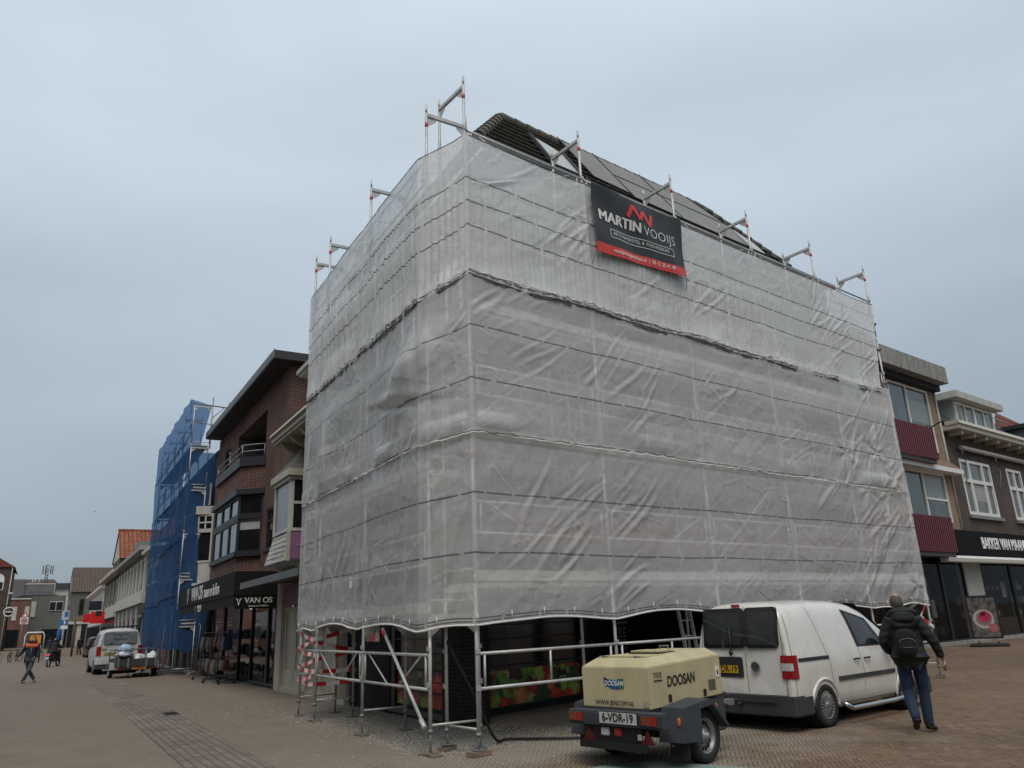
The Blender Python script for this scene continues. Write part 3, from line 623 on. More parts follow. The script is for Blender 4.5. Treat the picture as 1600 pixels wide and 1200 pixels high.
# red and white barrier tape
def tape_material():
    m = mat('barrier_tape', (.7, .7, .7), .45, 0, .06); nt = m.node_tree; b = nt.nodes['Principled BSDF']; uv = N(nt, 'ShaderNodeUVMap'); sp = N(nt, 'ShaderNodeSeparateXYZ'); nt.links.new(uv.outputs[0], sp.inputs[0])
    a = N(nt, 'ShaderNodeMath', operation='DIVIDE', ins={1: .50}); nt.links.new(sp.outputs[0], a.inputs[0]); f = N(nt, 'ShaderNodeMath', operation='FRACT'); nt.links.new(a.outputs[0], f.inputs[0]); g = N(nt, 'ShaderNodeMath', operation='GREATER_THAN', ins={1: .5}); nt.links.new(f.outputs[0], g.inputs[0])
    mx = N(nt, 'ShaderNodeMix', data_type='RGBA'); nt.links.new(g.outputs[0], mx.inputs[0]); mx.inputs[6].default_value = (.66, .66, .64, 1); mx.inputs[7].default_value = (.52, .02, .02, 1); nt.links.new(mx.outputs[2], b.inputs['Base Color']); return m
TAPE = tape_material()
def tape(pts, label, w=.075, ph=0.0):
    pts = [Vector(p) for p in pts]; v = []; uv = []; f = []; s = ph; k = 0
    for a, b in zip(pts[:-1], pts[1:]):
        n = 8; L = (b-a).length; d = (b-a).normalized(); side = Vector((0, 0, 1)); side = (side-d*side.dot(d)).normalized()
        for i in range(n+1):
            q = i/n; p = a.lerp(b, q)-Vector((0, 0, .04*math.sin(math.pi*q)*L*.5)); tw = .25*math.sin(math.pi*q*2); sd = (side+Vector((d.y, -d.x, 0))*tw).normalized()*w/2
            v += [p-sd, p+sd]; uv += [(s+L*q, 0), (s+L*q, 1)]
            if i: f.append((k-2, k-1, k+1, k))
            k += 2
        s += L
    me = bpy.data.meshes.new('barrier_tape'); me.from_pydata([tuple(p) for p in v], [], f); l = me.uv_layers.new(name='UVMap')
    for i, lp in enumerate(me.loops): l.data[i].uv = uv[lp.vertex_index]
    me.materials.append(TAPE); o = bpy.data.objects.new('barrier_tape', me); COL.objects.link(o); m = o.modifiers.new('s', 'SOLIDIFY'); m.thickness = .002
    setp(o, label, 'barrier tape', 'red and white barrier tapes'); return o
P = lambda u, n, z: FL.W(u, n, z)
tape([P(6.58, -.50, 1.57), P(5.54, -.52, 1.42), P(6.62, -.50, 1.26), P(6.58, -.50, 1.22), P(5.54, -.52, 1.16)], 'red and white tape crossing just below the netting hem at the street end', ph=.1)
tape([P(5.54, -.52, 1.40), P(5.54, .28, 1.2), P(5.54, -.50, 1.06), P(6.6, -.5, .92), P(5.54, -.52, .86), P(5.54, .30, .86)], 'red and white tape zigzagging from the third pole to the inner pole', ph=.3)
tape([P(5.50, -.52, 1.42), P(5.50, .30, 1.62)], 'short strip of tape slanting up to the hem from the third pole', ph=.0)
tape([P(5.50, .30, .66), P(5.54, -.52, .64), P(6.6, -.50, .68), P(5.54, -.54, .77)], 'lowest red and white tape strung level round the street end poles', ph=.2)
Q = lambda u, n, z: FR.W(u, n, z)
tape([Q(12.85, -.04, 1.75), Q(12.35, -.04, 1.35), Q(12.85, -.06, 1.1), Q(12.82, .73, .95)], 'red and white tape tied to the last pole behind the walking man', w=.07)
tape([Q(12.85, .0, 1.80), Q(12.85, .73, 1.35), Q(12.85, .73, .9), Q(10.4, .73, 1.0)], 'red and white tape across the bakery end of the scaffold', w=.07, ph=.25)
# black banner
bt = T('banner', FR, 3.84, -.16, 'black and red contractor banner tied high on the right face', 'banner', z0=8.4)
BANM = mat('banner_black', (.022, .024, .026), .55, 0, .25, 6, .3, 12); BANR = mat('banner_red', (.62, .035, .03), .5, 0, .1, 6)
def bansurf(a, b):
    u = 2.63+a*2.43; z = lerp(7.74, 9.12, b)-.0*a+.06*(1-b)*a*2-.02; z += -.05*math.sin(math.pi*a)*b
    d = .020*math.sin(a*9+b*5)*(1-abs(2*b-1)*.3)+.03*math.sin((a*5+b*7))*(1-a)*b+.02*math.cos(a*21+b*3)*.5
    return (u, -.19-d, z)
m = bt.mb(); m.grid(bansurf, 60, 36); m.build('cloth', BANM, bt, recalc=False)
m = bt.mb(); m.grid(lambda a, b: (bansurf(a, b*.14)[0], bansurf(a, b*.14)[1]-.006, bansurf(a, b*.14)[2]), 60, 6); m.build('red_stripe', BANR, bt, recalc=False)
def drape(s, size, u0, b0, mt, name, bold=0, sx=1, sp=1, lift=.010, fat=0):
    """lettering bent onto the banner cloth"""
    cu = bpy.data.curves.new(name, 'FONT'); cu.body = s; cu.size = size; cu.offset = bold; cu.space_character = sp; cu.align_y = 'CENTER'; cu.resolution_u = 3
    o = bpy.data.objects.new(name, cu); COL.objects.link(o); dg = bpy.context.evaluated_depsgraph_get(); me = bpy.data.meshes.new_from_object(o.evaluated_get(dg)); COL.objects.unlink(o); bpy.data.objects.remove(o); me.name = name
    bm = bmesh.new(); bm.from_mesh(me); bmesh.ops.triangulate(bm, faces=bm.faces)
    for _ in range(2):
        lg = [x for x in bm.edges if x.calc_length() > .05]
        if lg: bmesh.ops.subdivide_edges(bm, edges=lg, cuts=1); bmesh.ops.triangulate(bm, faces=bm.faces)
    if fat:
        gm = bm.verts[:]+bm.edges[:]+bm.faces[:]
        for k_, (ex, ey) in enumerate(((fat, 0), (fat*2, 0), (0, fat*.7), (fat*2, fat*.7))):
            dd = bmesh.ops.duplicate(bm, geom=gm); bmesh.ops.translate(bm, verts=[q for q in dd['geom'] if isinstance(q, bmesh.types.BMVert)], vec=(ex, ey, .0012*(k_+1)))
    for v in bm.verts:
        a = (u0+v.co.x*sx)/2.43; b = b0+v.co.y/1.38; q = bansurf(a, b); v.co = (q[0]-3.84, q[1]-lift-v.co.z+.16, q[2]-8.4)
    bm.to_mesh(me); bm.free(); me.materials.clear(); me.materials.append(mt); o = bpy.data.objects.new(name, me); COL.objects.link(o); o.parent = bt.e; return o
LW = mat('print_white', (.72, .72, .71), .6, 0, .05); 
drape('MARTIN', .31, .13, .565, LW, 'lettering', 0, .92, 1.02, fat=.011); drape('VOOIJS', .31, 1.26, .555, LW, 'lettering', -.004, .93, 1.04)
drape('BETONHERSTEL & VOEGWERKEN', .105, .47, .345, LW, 'lettering', 0, .80, 1.22)
drape('vooijsvoegwerken.nl  |  06 12 35 41 40', .125, .42, .08, LW, 'lettering', .001, .80, 1.05, .018)
def stroke(pts, w_, mt, name, closed=False):
    m = MB()
    seq = pts+([pts[0]] if closed else [])
    for (x0, y0), (x1, y1) in zip(seq[:-1], seq[1:]):
        d = Vector((x1-x0, y1-y0)); L = d.length; d /= L; nrm = Vector((-d.y, d.x))*w_/2; k = max(1, int(L/.08))
        for i in range(k):
            c = []
            for q, sg in ((i/k, -1), (i/k, 1), ((i+1)/k, 1), ((i+1)/k, -1)):
                x = x0+(x1-x0)*q+nrm.x*sg; y = y0+(y1-y0)*q+nrm.y*sg; s_ = bansurf(x/2.43, y/1.38); c.append((s_[0]-3.84, s_[1]-.010+.16, s_[2]-8.4))
            m.quad(*c)
    return m.build(name, mt, bt, recalc=False)
stroke([(.40, .555), (.40, .385), (2.10, .385), (2.10, .555)], .012, LW, 'text_border', True)
stroke([(.88, .97), (1.0, 1.24), (1.20, .99), (1.28, 1.20), (1.48, .93), (1.56, 1.22)], .085, BANR, 'logo')
for (u, z, uu, zz) in ((2.63, 9.1, 2.60, 9.22), (5.06, 9.1, 5.12, 9.2), (2.63, 7.74, 2.59, 7.5), (5.06, 7.86, 5.13, 7.62)):
    m = bt.mb(); m.tube((u, -.2, z), (uu, -.1, zz), .006, 5); m.build('tie_cord', DROPE, bt)
# ================================================================ the wrapped corner building
BRC = brick('brick_grey_brown', (.12, .085, .07), (.085, .06, .05), (.11, .10, .09)); BRK = brick('brick_black', (.020, .021, .024), (.030, .031, .036), (.008, .008, .009), .4)
TILE = mat('roof_tile_brown', (.095, .088, .074), .85, 0, .3, 7, .4, 30, dirt=.4, dirtcol=(.12, .115, .09))
def win(t, mb_, u0, u1, n, z0, z1, fmat, gmat, mull=(), trans=(), d=.06, fw_=.06, pname='pane', name='window', sill=None, parent=None):
    """window part (frame) with a pane sub-part; n is the wall face, the frame is 3 cm proud"""
    f = mb_(); f.frame(u0, u1, n-.03, n+d, z0, z1, fw_)
    for x in mull: f.box(x-fw_*.4, x+fw_*.4, n-.024, n+d-.004, z0+fw_, z1-fw_)
    xs = [u0+fw_]+[x for x in mull]+[u1-fw_]
    for z in trans: f.box(u0+fw_, u1-fw_, n-.027, n+d-.008, z-fw_*.4, z+fw_*.4)
    fo = f.build(name, fmat, parent or t); g = mb_(); g.quad((u0+fw_*.9, n+.012, z0+fw_*.9), (u1-fw_*.9, n+.012, z0+fw_*.9), (u1-fw_*.9, n+.012, z1-fw_*.9), (u0+fw_*.9, n+.012, z1-fw_*.9)); g.build(pname, gmat, fo)
    if sill: s = mb_(); s.box(u0-.06, u1+.06, n-.10, n+.02, z0-.08, z0-.003); s.build('sill', sill, fo)
    return fo
def wallgrid(m, u0, u1, n0, n1, z0, z1, holes):
    """wall from u0..u1, z0..z1 with rectangular openings (ua,ub,za,zb), front face at n0"""
    us = sorted(set([u0, u1]+[h[0] for h in holes]+[h[1] for h in holes])); zs = sorted(set([z0, z1]+[h[2] for h in holes]+[h[3] for h in holes]))
    for a, b in zip(us[:-1], us[1:]):
        for c, d in zip(zs[:-1], zs[1:]):
            mu, mz = (a+b)/2, (c+d)/2
            if any(h[0] < mu < h[1] and h[2] < mz < h[3] for h in holes): continue
            m.quad((a, n0, c), (b, n0, c), (b, n0, d), (a, n0, d))
    for (a, b, c, d) in holes:
        m.quad((a, n0, c), (a, n1, c), (a, n1, d), (a, n0, d)); m.quad((b, n0, c), (b, n1, c), (b, n1, d), (b, n0, d)); m.quad((a, n0, c), (b, n0, c), (b, n1, c), (a, n1, c)); m.quad((a, n0, d), (b, n0, d), (b, n1, d), (a, n1, d))
    return m
cb = TW('corner_building', FR, 1.3, 1.0, 'brick corner building wrapped in white netting, dark tiled roof half under grey sheets', 'building')
# upper walls
holesR = [(u, u+1.5, z, z+1.55) for z in (4.45, 7.1) for u in (1.75, 4.2, 6.7, 9.2)]
m = cb.m(FR); wallgrid(m, 1.12, 12.6, 1.0, 1.25, 2.75, 9.9, holesR); m.build('wall', BRC, cb, recalc=False)
m = cb.m(FR); m.quad((12.6, 1.0, 0), (12.6, 12, 0), (12.6, 12, 9.9), (12.6, 1.0, 9.9)); m.build('side_wall', BRC, cb, recalc=False)
holesL = [(u, u+1.3, z, z+1.55) for z in (4.45, 7.1) for u in (1.7, 3.9, 6.0)]
m = cb.m(FL); wallgrid(m, 1.1, 8.0, 1.0, 1.25, 2.75, 9.9, holesL); m.build('wall', BRC, cb, recalc=False)
for h in holesR: win(cb, lambda: cb.m(FR), h[0], h[1], 1.1, h[2], h[3], WHITE, GLASS, mull=((h[0]+h[1])/2,), trans=(h[2]+1.05,))
for h in holesL: win(cb, lambda: cb.m(FL), h[0], h[1], 1.1, h[2], h[3], WHITE, GLASS, mull=((h[0]+h[1])/2,), trans=(h[2]+1.05,))
m = cb.m(FR); m.box(1.0, 12.6, .90, .997, 3.85, 4.10); m.build('concrete_band', CONC, cb); m = cb.m(FR); m.box(1.0, 12.6, .90, .997, 6.5, 6.72); m.build('concrete_band', CONC, cb)
m = cb.m(FR); m.box(1.3, 12.6, .80, .997, 2.75, 3.25); m.build('fascia', mat('fascia_red_brown', (.20, .05, .04), .6), cb)
m = cb.m(FR); m.poly([(1.2, 1.05, 2.76), (12.6, 1.05, 2.76), (12.6, 8, 2.76), (1.2, 8, 2.76)], [(0, 1, 2, 3)]); m.build('soffit', BLACKM, cb, recalc=False)
# roof: eave (n=.85,z=9.93) -> ridge (n=2.0,z=11.65)
def RP(u, n): return (u, n, 9.93+(n-.85)*1.4957)
def tiled(m, P00, P10, P11, P01, cols, rows, amp=.005, lip=.075):
    """pantile surface on a quad; P00-P10 is the eave, P01-P11 the ridge"""
    P00, P10, P11, P01 = map(Vector, (P00, P10, P11, P01)); nn = (P10-P00).cross(P01-P00).normalized()
    if nn.z < 0: nn = -nn
    W = (P10-P00).length; nu = cols*6; vs = []
    for r in range(rows):
        for e_, f_ in ((-.16 if r else 0.0, lip), (-.12 if r else 0.0, lip*1.15), (.88, .012)): vs.append(((r+e_)/rows, f_))
    vs.append((1.0, 0)); pts = []
    for v, h in vs:
        a = P00.lerp(P01, v); b = P10.lerp(P11, v)
        for i in range(nu+1):
            q = i/nu; p = a.lerp(b, q); x = (p-P00).dot((P10-P00).normalized())/W*cols; fx_ = x % 1
            w_ = (abs(math.sin(math.pi*fx_))**.6 if fx_ > .35 else .25*math.cos(fx_/.35*math.pi)); pts.append(tuple(p+nn*(h+amp*w_)))
    nv = len(vs); m.poly(pts, [(j*(nu+1)+i, j*(nu+1)+i+1, (j+1)*(nu+1)+i+1, (j+1)*(nu+1)+i) for j in range(nv-1) for i in range(nu)], False)
m = cb.m(FR); tiled(m, RP(.9, .85), RP(10.75, .85), RP(8.9, 2.0), RP(2.36, 2.0), 33, 8); ro = m.build('roof', TILE, cb, recalc=False)
eL = FR.W(*RP(.9, .85)); rL = FR.W(*RP(2.36, 2.0))
a = Vector(eL); m = cb.m(FW); w0 = tuple(a); w1 = tuple(a+LD*7.4); w2 = tuple(Vector(rL)+LD*5.6); w3 = tuple(rL); tiled(m, w0, w1, w2, w3, 26, 7); m.build('roof', TILE, cb, recalc=False)
m = cb.m(FR); tiled(m, RP(10.75, .85), (10.75, 7.5, 9.93), (8.9, 6.5, 11.65), RP(8.9, 2.0), 22, 7); m.build('roof', TILE, cb, recalc=False)
# half-round hip and ridge tiles
def ridge(m, p, q, n, r):
    p, q = Vector(p), Vector(q); d = (q-p)/n
    for i in range(n):
        a = p+d*i; b = a+d*1.12; m.tube(a, b, r*1.12, 10, r*.92)
m = cb.m(FR); ridge(m, RP(.9, .86), RP(2.36, 2.01), 8, .115); m.build('hip_tile', TILE, cb, recalc=False)
m = cb.m(FR); ridge(m, RP(2.36, 2.0), RP(8.9, 2.0), 20, .11); m.build('ridge_tile', TILE, cb, recalc=False)
m = cb.m(FR); ridge(m, RP(10.7, .86), RP(8.9, 2.01), 9, .115); m.build('hip_tile', TILE, cb, recalc=False)
m = cb.m(FR); m.box(.75, 12.65, .72, .86, 9.78, 9.92); m.build('gutter', mat('zinc', (.12, .125, .13), .5, .5, .3, 5), cb)
m = cb.m(FL); m.box(.95, 8.0, .72, .86, 9.78, 9.92); m.build('gutter', MATS['zinc'], cb)
# grey sheets laid over the slope, with battens at the seams
SH = mat('roof_sheet_grey', (.25, .25, .245), .95, 0, .08, 2.0, spec=.1, dirt=.3, dirtcol=(.15, .15, .145)); SHD = mat('batten_dark', (.03, .03, .03), .7)
def slab(m, quad, off=.085, th=.018):
    q = [Vector((u, n, 9.93+(n-.85)*1.4957)) for u, n in quad]; nn = Vector((0, -1.4957, 1)).normalized()
    lo = [tuple(p+nn*off) for p in q]; hi = [tuple(p+nn*(off+th)) for p in q]; k = len(q)
    m.poly(lo+hi, [tuple(range(k))[::-1], tuple(range(k, 2*k))]+[(i, (i+1) % k, k+(i+1) % k, k+i) for i in range(k)])
for k, quad in enumerate(([(3.92, 1.07), (4.95, 1.02), (4.95, 2.04), (3.92, 2.05)], [(4.97, .93), (6.49, .91), (6.49, 1.46), (4.97, 1.46)], [(4.97, 1.48), (6.49, 1.48), (6.49, 2.04), (4.97, 2.04)],
    [(6.53, .91), (8.95, .91), (9.05, 1.47), (6.53, 1.47)], [(6.53, 1.49), (9.0, 1.49), (8.35, 1.86), (8.05, 2.04), (6.53, 2.04)])):
    m = cb.m(FR); slab(m, quad, .085+.004*(k % 2)); m.build('roof_sheet', SH, cb)
m = cb.m(FR); slab(m, [(2.66, .86), (3.30, .86), (3.34, 1.36), (3.05, 1.48), (2.72, 1.56)], .10, .02); o = m.build('roof_light', mat('roof_light_pale', (.42, .43, .43), .35, 0, .1, 12), cb)
m = cb.m(FR); slab(m, [(2.58, .86), (2.66, .86), (2.72, 1.58), (2.64, 1.60)], .09, .06); slab(m, [(3.30, .84), (3.37, .84), (3.41, 1.38), (3.34, 1.38)], .09, .06); m.build('frame', SHD, o)
m = cb.m(FR); slab(m, [(9.08, .88), (9.6, .88), (9.6, 1.15), (9.1, 1.4)], .09, .02); m.build('roof_light', MATS['roof_light_pale'], cb)
for (u0, n0, u1, n1) in ((4.96, .93, 4.96, 2.05), (6.51, .91, 6.51, 2.05), (4.97, 1.47, 9.05, 1.48), (3.90, 1.05, 3.90, 2.06)):
    m = cb.m(FR); d = Vector((u1-u0, n1-n0)).normalized(); nx, ny = -d.y*.013, d.x*.013; slab(m, [(u0-nx, n0-ny), (u1-nx, n1-ny), (u1+nx, n1+ny), (u0+nx, n0+ny)], .106, .012); m.build('batten', SHD, cb)
# ---- ground floor: black brick pillar, street side shop front, recessed right shop front
pc = FL.W(2.58, 1.04)
m = cb.m(FL); m.box(2.55, 3.22, 1.04, 1.5, 0, 2.76); m.build('pillar', BRK, cb)
m = cb.m(FL)
b1 = FR.W(1.37, 2.42); 
m2 = cb.m(FW); pa = FL.W(2.58, 1.043); pb = FR.W(2.55, 3.25); pd = FL.W(3.2, 1.55)
m2.poly([(pa.x, pa.y, 0), (pa.x+.46, pa.y+.42, 0), (pb.x, pb.y, 0), (pd.x, pd.y, 0), (pa.x, pa.y, 2.76), (pa.x+.46, pa.y+.42, 2.76), (pb.x, pb.y, 2.76), (pd.x, pd.y, 2.76)], [(0, 1, 5, 4), (1, 2, 6, 5), (2, 3, 7, 6)]); m2.build('pillar', BRK, cb, recalc=False)
m = cb.m(FL); m.box(5.62, 7.95, 1.04, 1.4, 0, 2.76); m.build('pillar', BRK, cb)
m = cb.m(FL); m.box(3.22, 5.62, 1.10, 1.4, 0, .12); m.box(3.22, 5.62, 1.02, 1.10, .05, .10); m.build('plinth', mat('stone_sill', (.12, .12, .115), .7), cb)
m = cb.m(FL); m.box(3.22, 3.30, 1.06, 1.16, .12, 2.76); m.box(5.42, 5.62, 1.06, 1.16, .12, 2.76); m.box(3.30, 5.42, 1.06, 1.16, 2.3, 2.76)
for z in (.45, .82, 1.10, 1.36): m.box(3.30, 5.42, 1.075, 1.12, z-.012, z+.012)
sf = m.build('shop_window', BLACK, cb); m = cb.m(FL); m.quad((3.30, 1.13, .12), (5.42, 1.13, .12), (5.42, 1.13, 2.3), (3.30, 1.13, 2.3)); m.build('pane', glassm('shop_glass_grey', (.03, .031, .033), .12, .4), sf)
def stickers():
    m = mat('fruit_print', (.4, .1, .05), .35); nt = m.node_tree; b = nt.nodes['Principled BSDF']; tc = N(nt, 'ShaderNodeTexCoord'); L = nt.links.new
    v = N(nt, 'ShaderNodeTexVoronoi', ins={'Scale': 5.5, 'Randomness': 1.0}); n0 = N(nt, 'ShaderNodeTexNoise', ins={'Scale': 4.0, 'Detail': 3.0}); L(tc.outputs['Object'], n0.inputs['Vector'])
    mxv = N(nt, 'ShaderNodeMix', data_type='VECTOR', ins={0: .35}); L(tc.outputs['Object'], mxv.inputs[4]); L(n0.outputs['Color'], mxv.inputs[5]); L(mxv.outputs[1], v.inputs['Vector'])
    r = N(nt, 'ShaderNodeValToRGB'); r.color_ramp.interpolation = 'CONSTANT'; sp = N(nt, 'ShaderNodeSeparateXYZ'); L(v.outputs['Color'], sp.inputs[0]); L(sp.outputs[0], r.inputs[0]); e = r.color_ramp.elements
    e[0].color = (.70, .03, .03, 1); e[1].position = .26; e[1].color = (.03, .012, .01, 1)
    for p, c in ((.36, (.22, .45, .05, 1)), (.52, (.75, .08, .05, 1)), (.64, (.42, .60, .10, 1)), (.74, (.04, .12, .03, 1)), (.84, (.80, .28, .08, 1)), (.92, (.85, .48, .36, 1))):
        x = e.new(p); x.color = c
    d = N(nt, 'ShaderNodeMapRange', ins={1: 0, 2: .75, 3: 1.25, 4: .45}); L(v.outputs['Distance'], d.inputs[0])
    v2 = N(nt, 'ShaderNodeTexNoise', ins={'Scale': 22.0, 'Detail': 3.0}); L(tc.outputs['Object'], v2.inputs['Vector']); d2 = N(nt, 'ShaderNodeMapRange', ins={1: .3, 2: .7, 3: .5, 4: 1.5}); L(v2.outputs[0], d2.inputs[0])
    mm = N(nt, 'ShaderNodeMath', operation='MULTIPLY'); L(d.outputs[0], mm.inputs[0]); L(d2.outputs[0], mm.inputs[1]); s = N(nt, 'ShaderNodeVectorMath', operation='SCALE'); L(r.outputs[0], s.inputs[0]); L(mm.outputs[0], s.inputs['Scale']); L(s.outputs[0], b.inputs['Base Color']); return m
FRU = stickers()
for z0, z1 in ((.20, .43), (.465, .62), (.64, .80)):
    m = cb.m(FL); m.quad((3.32, 1.120, z0), (5.40, 1.120, z0), (5.40, 1.120, z1), (3.32, 1.120, z1)); m.build('fruit_poster', FRU, sf)
m = cb.m(FL); m.box(6.14, 6.95, 1.025, 1.037, 1.31, 1.75); m.build('fruit_poster', FRU, cb)
# recessed right front, running along its own line
FS = Frame(FR.W(2.55, 3.25), (FR.W(7.56, 4.29)-FR.W(2.55, 3.25)), False)
m = cb.m(FS); m.box(-.1, 11, .0, .3, 0, .10); m.build('plinth', BLACKM, cb)
for i in range(4):
    a, b = (0, 3.0, 4.3, 7.5)[i], (2.95, 4.25, 7.45, 10.6)[i]
    m = cb.m(FS); m.frame(a-.03, b+.03, .0, .12, .06, 2.76, .07)
    if i != 1:
        for z in (.46, .82, 1.30, 1.55): m.box(a+.04, b-.04, .01, .06, z-.012, z+.012)
    so = m.build('shop_window', BLACK, cb); m = cb.m(FS); m.quad((a, .07, .1), (b, .07, .1), (b, .07, 2.7), (a, .07, 2.7)); m.build('pane', glassm('shop_glass_black', (.006, .007, .008), .10, .5), so)
    if i in (0, 2):
        m = cb.m(FS); m.quad((a+.05, .062, .13), (b-.05, .062, .13), (b-.05, .062, .74), (a+.05, .062, .74)); m.build('fruit_poster', FRU, so)
m = cb.m(FS); m.quad((.15, .06, .83), (.62, .06, .83), (.62, .06, 1.5), (.15, .06, 1.5)); m.build('grey_film', mat('grey_film', (.06, .06, .062), .5), cb)
hx = cb.loc(FS, (4.55, .055, 1.47)); hr = FS.rot-cb.e.rotation_euler.z
SG = mat('print_grey', (.40, .41, .41), .6, 0, .05)
text('OPENINGSTIJDEN', .085, SG, cb, hx, (math.pi/2, 0, hr), 'lettering', .001, .001)
for i, s in enumerate(('MA  13.00 - 18.00', 'DI    9.00 - 18.00', 'WO  9.00 - 18.00', 'DO   9.00 - 18.00', 'VR   9.00 - 20.00', 'ZA   9.00 - 17.00')):
    text(s, .06, SG, cb, cb.loc(FS, (4.57, .055, 1.345-i*.085)), (math.pi/2, 0, hr), 'lettering', .001, .001)
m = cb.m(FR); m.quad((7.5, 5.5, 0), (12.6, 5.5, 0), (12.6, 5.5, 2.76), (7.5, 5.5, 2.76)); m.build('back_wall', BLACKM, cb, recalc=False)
m = cb.m(FR); m.box(11.4, 11.7, 1.05, 1.3, 0, 2.76); m.box(9.0, 9.25, 1.05, 1.3, 0, 2.76); m.build('pillar', BRK, cb)
# downpipe and open door leaf at the street end
m = cb.m(FL); m.tube((7.55, .98, 0), (7.55, .98, 2.7), .045, 8); m.build('downpipe', mat('pipe_grey', (.09, .095, .10), .5), cb)
# black air hose: from under the netting down to the ground and to the compressor
hp = [FL.W(1.0, -.1, 2.6), FL.W(.98, -.1, 1.7), FL.W(.9, .1, 1.0), FL.W(.6, .35, .5), FR.W(.35, .35, .12)]
ctrl = [FR.W(.2, .9, 2.7), FR.W(.0, .8, 1.62), FR.W(.05, .66, 1.25), FR.W(.25, .55, .8), FR.W(.5, .55, .35), FR.W(.72, .6, .06), FR.W(1.0, .7, .03), FR.W(1.3, .35, .03), FR.W(1.6, .0, .03), FR.W(2.0, -.25, .03), FR.W(2.4, -.45, .03), FR.W(2.75, -.9, .03), FR.W(2.9, -1.3, .06), FR.W(2.7, -1.7, .35)]
def smooth(c, k=6):
    o = []
    for i in range(len(c)-1):
        p0, p1, p2, p3 = c[max(i-1, 0)], c[i], c[i+1], c[min(i+2, len(c)-1)]
        for j in range(k):
            t = j/k; o.append(.5*((2*p1)+(-p0+p2)*t+(2*p0-5*p1+4*p2-p3)*t*t+(-p0+3*p1-3*p2+p3)*t**3))
    return o+[c[-1]]
m = MB(); m.path(smooth(ctrl), .019, 8); setp(m.build('air_hose', RUBBER), 'black rubber air hose curving over the paving between corner pole and compressor', 'hose')
# green sheet lying flat in the foreground
m = MB(); m.poly([(.25, 8.95, .006), (.95, 9.62, .006), (1.45, 9.60, .006), (2.5, 8.95, .006), (2.3, 8.3, .006), (.6, 8.3, .006), (.25, 8.95, .018), (.95, 9.62, .018), (1.45, 9.60, .03), (2.5, 8.95, .018), (2.3, 8.3, .018), (.6, 8.3, .018)], [(6, 7, 8, 9, 10, 11), (0, 1, 7, 6), (1, 2, 8, 7), (2, 3, 9, 8), (3, 4, 10, 9), (4, 5, 11, 10), (5, 0, 6, 11)])
setp(m.build('ground_sheet', mat('faded_green_board', (.20, .27, .235), .6, 0, .15, 3, dirt=.5, dirtcol=(.25, .26, .23))), 'faded green sheet lying on the paving before the compressor', 'ground sheet')
# ================================================================ left side of the street (frame FL, u down the street, n into the houses)
BRD = brick('brick_dark_red', (.135, .052, .036), (.080, .032, .026), (.17, .135, .115), .3)
BRM = brick('brick_brown', (.14, .10, .075), (.10, .072, .055), (.09, .08, .07), .3)
BRR = brick('brick_red', (.20, .075, .05), (.15, .06, .042), (.12, .10, .09))
BRY = brick('brick_yellow', (.36, .235, .145), (.27, .17, .105), (.22, .20, .17), .25)
STUC = mat('stucco_grey', (.13, .13, .12), .9, 0, .15, 2, dirt=.4, dirtcol=(.08, .08, .07))
CURT = mat('curtain', (.33, .33, .32), .8, 0, .15, 2)
MAUVE = mat('mauve_panel', (.25, .12, .21), .5, 0, .08); CREAMD = mat('cream_woodwork', (.42, .39, .32), .55, 0, .1, 3, dirt=.45, dirtcol=(.18, .16, .13))
BONE = mat('bone_white_woodwork', (.50, .49, .44), .55, 0, .1, 3, dirt=.5, dirtcol=(.22, .21, .19))
# ---- luggage shop: dark brick block with canted bay, balcony and wide black roof
vo = T('shop_building', FL, 20, 1.0, 'dark red brick block with black roof overhang, canted bay and recessed balcony', 'building')
holes = [(17.0, 21.7, 7.35, 9.0), (23.1, 24.3, 7.2, 8.95), (22.9, 24.5, 4.45, 6.0), (15.45, 16.35, 4.1, 5.4), (17.4, 21.9, 4.12, 5.95)]
m = vo.mb(); wallgrid(m, 14.05, 25.85, 1.0, 1.2, 3.1, 9.75, holes); m.quad((14.05, 1.0, 3.1), (14.05, 7, 3.1), (14.05, 7, 9.75), (14.05, 1.0, 9.75)); m.quad((25.85, 1.0, 3.1), (25.85, 7, 3.1), (25.85, 7, 9.75), (25.85, 1.0, 9.75)); m.build('wall', BRD, vo, recalc=False)
m = vo.mb(); m.box(13.6, 25.5, .35, 8, 9.72, 9.99); rf = m.build('roof', mat('roof_black', (.028, .03, .032), .6, 0, .2), vo)
m = vo.mb(); m.box(13.58, 25.52, .33, .347, 9.76, 10.02); m.build('fascia_board', mat('fascia_grey', (.10, .105, .11), .5), rf)
m = vo.mb(); m.box(24.0, 24.3, 1.5, 1.9, 9.99, 10.4); m.build('roof_vent', BLACK, vo)
def outline(n_in, n_out, ua, ub, cant): return [(ua, n_in), (ua+cant, n_out), (ub-cant, n_out), (ub, n_in)]
def slabp(m, pl, z0, z1):
    k = len(pl); m.poly([(u, n, z0) for u, n in pl]+[(u, n, z1) for u, n in pl], [tuple(range(k)), tuple(range(k, 2*k))]+[(i, (i+1) % k, k+(i+1) % k, k+i) for i in range(k)])
O = outline(1.02, .36, 16.9, 22.4, .62)
m = vo.mb(); slabp(m, O, 3.1, 4.0); m.build('bay_wall', BRD, vo)
m = vo.mb(); slabp(m, O, 6.2, 7.02); m.build('bay_wall', BRD, vo)
m = vo.mb(); slabp(m, outline(1.02, .26, 16.75, 22.55, .65), 3.98, 4.10); m.build('bay_sill', CHAR, vo)
m = vo.mb(); slabp(m, outline(1.02, .20, 16.7, 22.6, .70), 6.02, 6.2); m.build('bay_cornice', CHAR, vo)
m = vo.mb(); slabp(m, outline(1.02, .26, 16.8, 22.5, .66), 7.0, 7.32); m.build('balcony_slab', CHAR, vo)
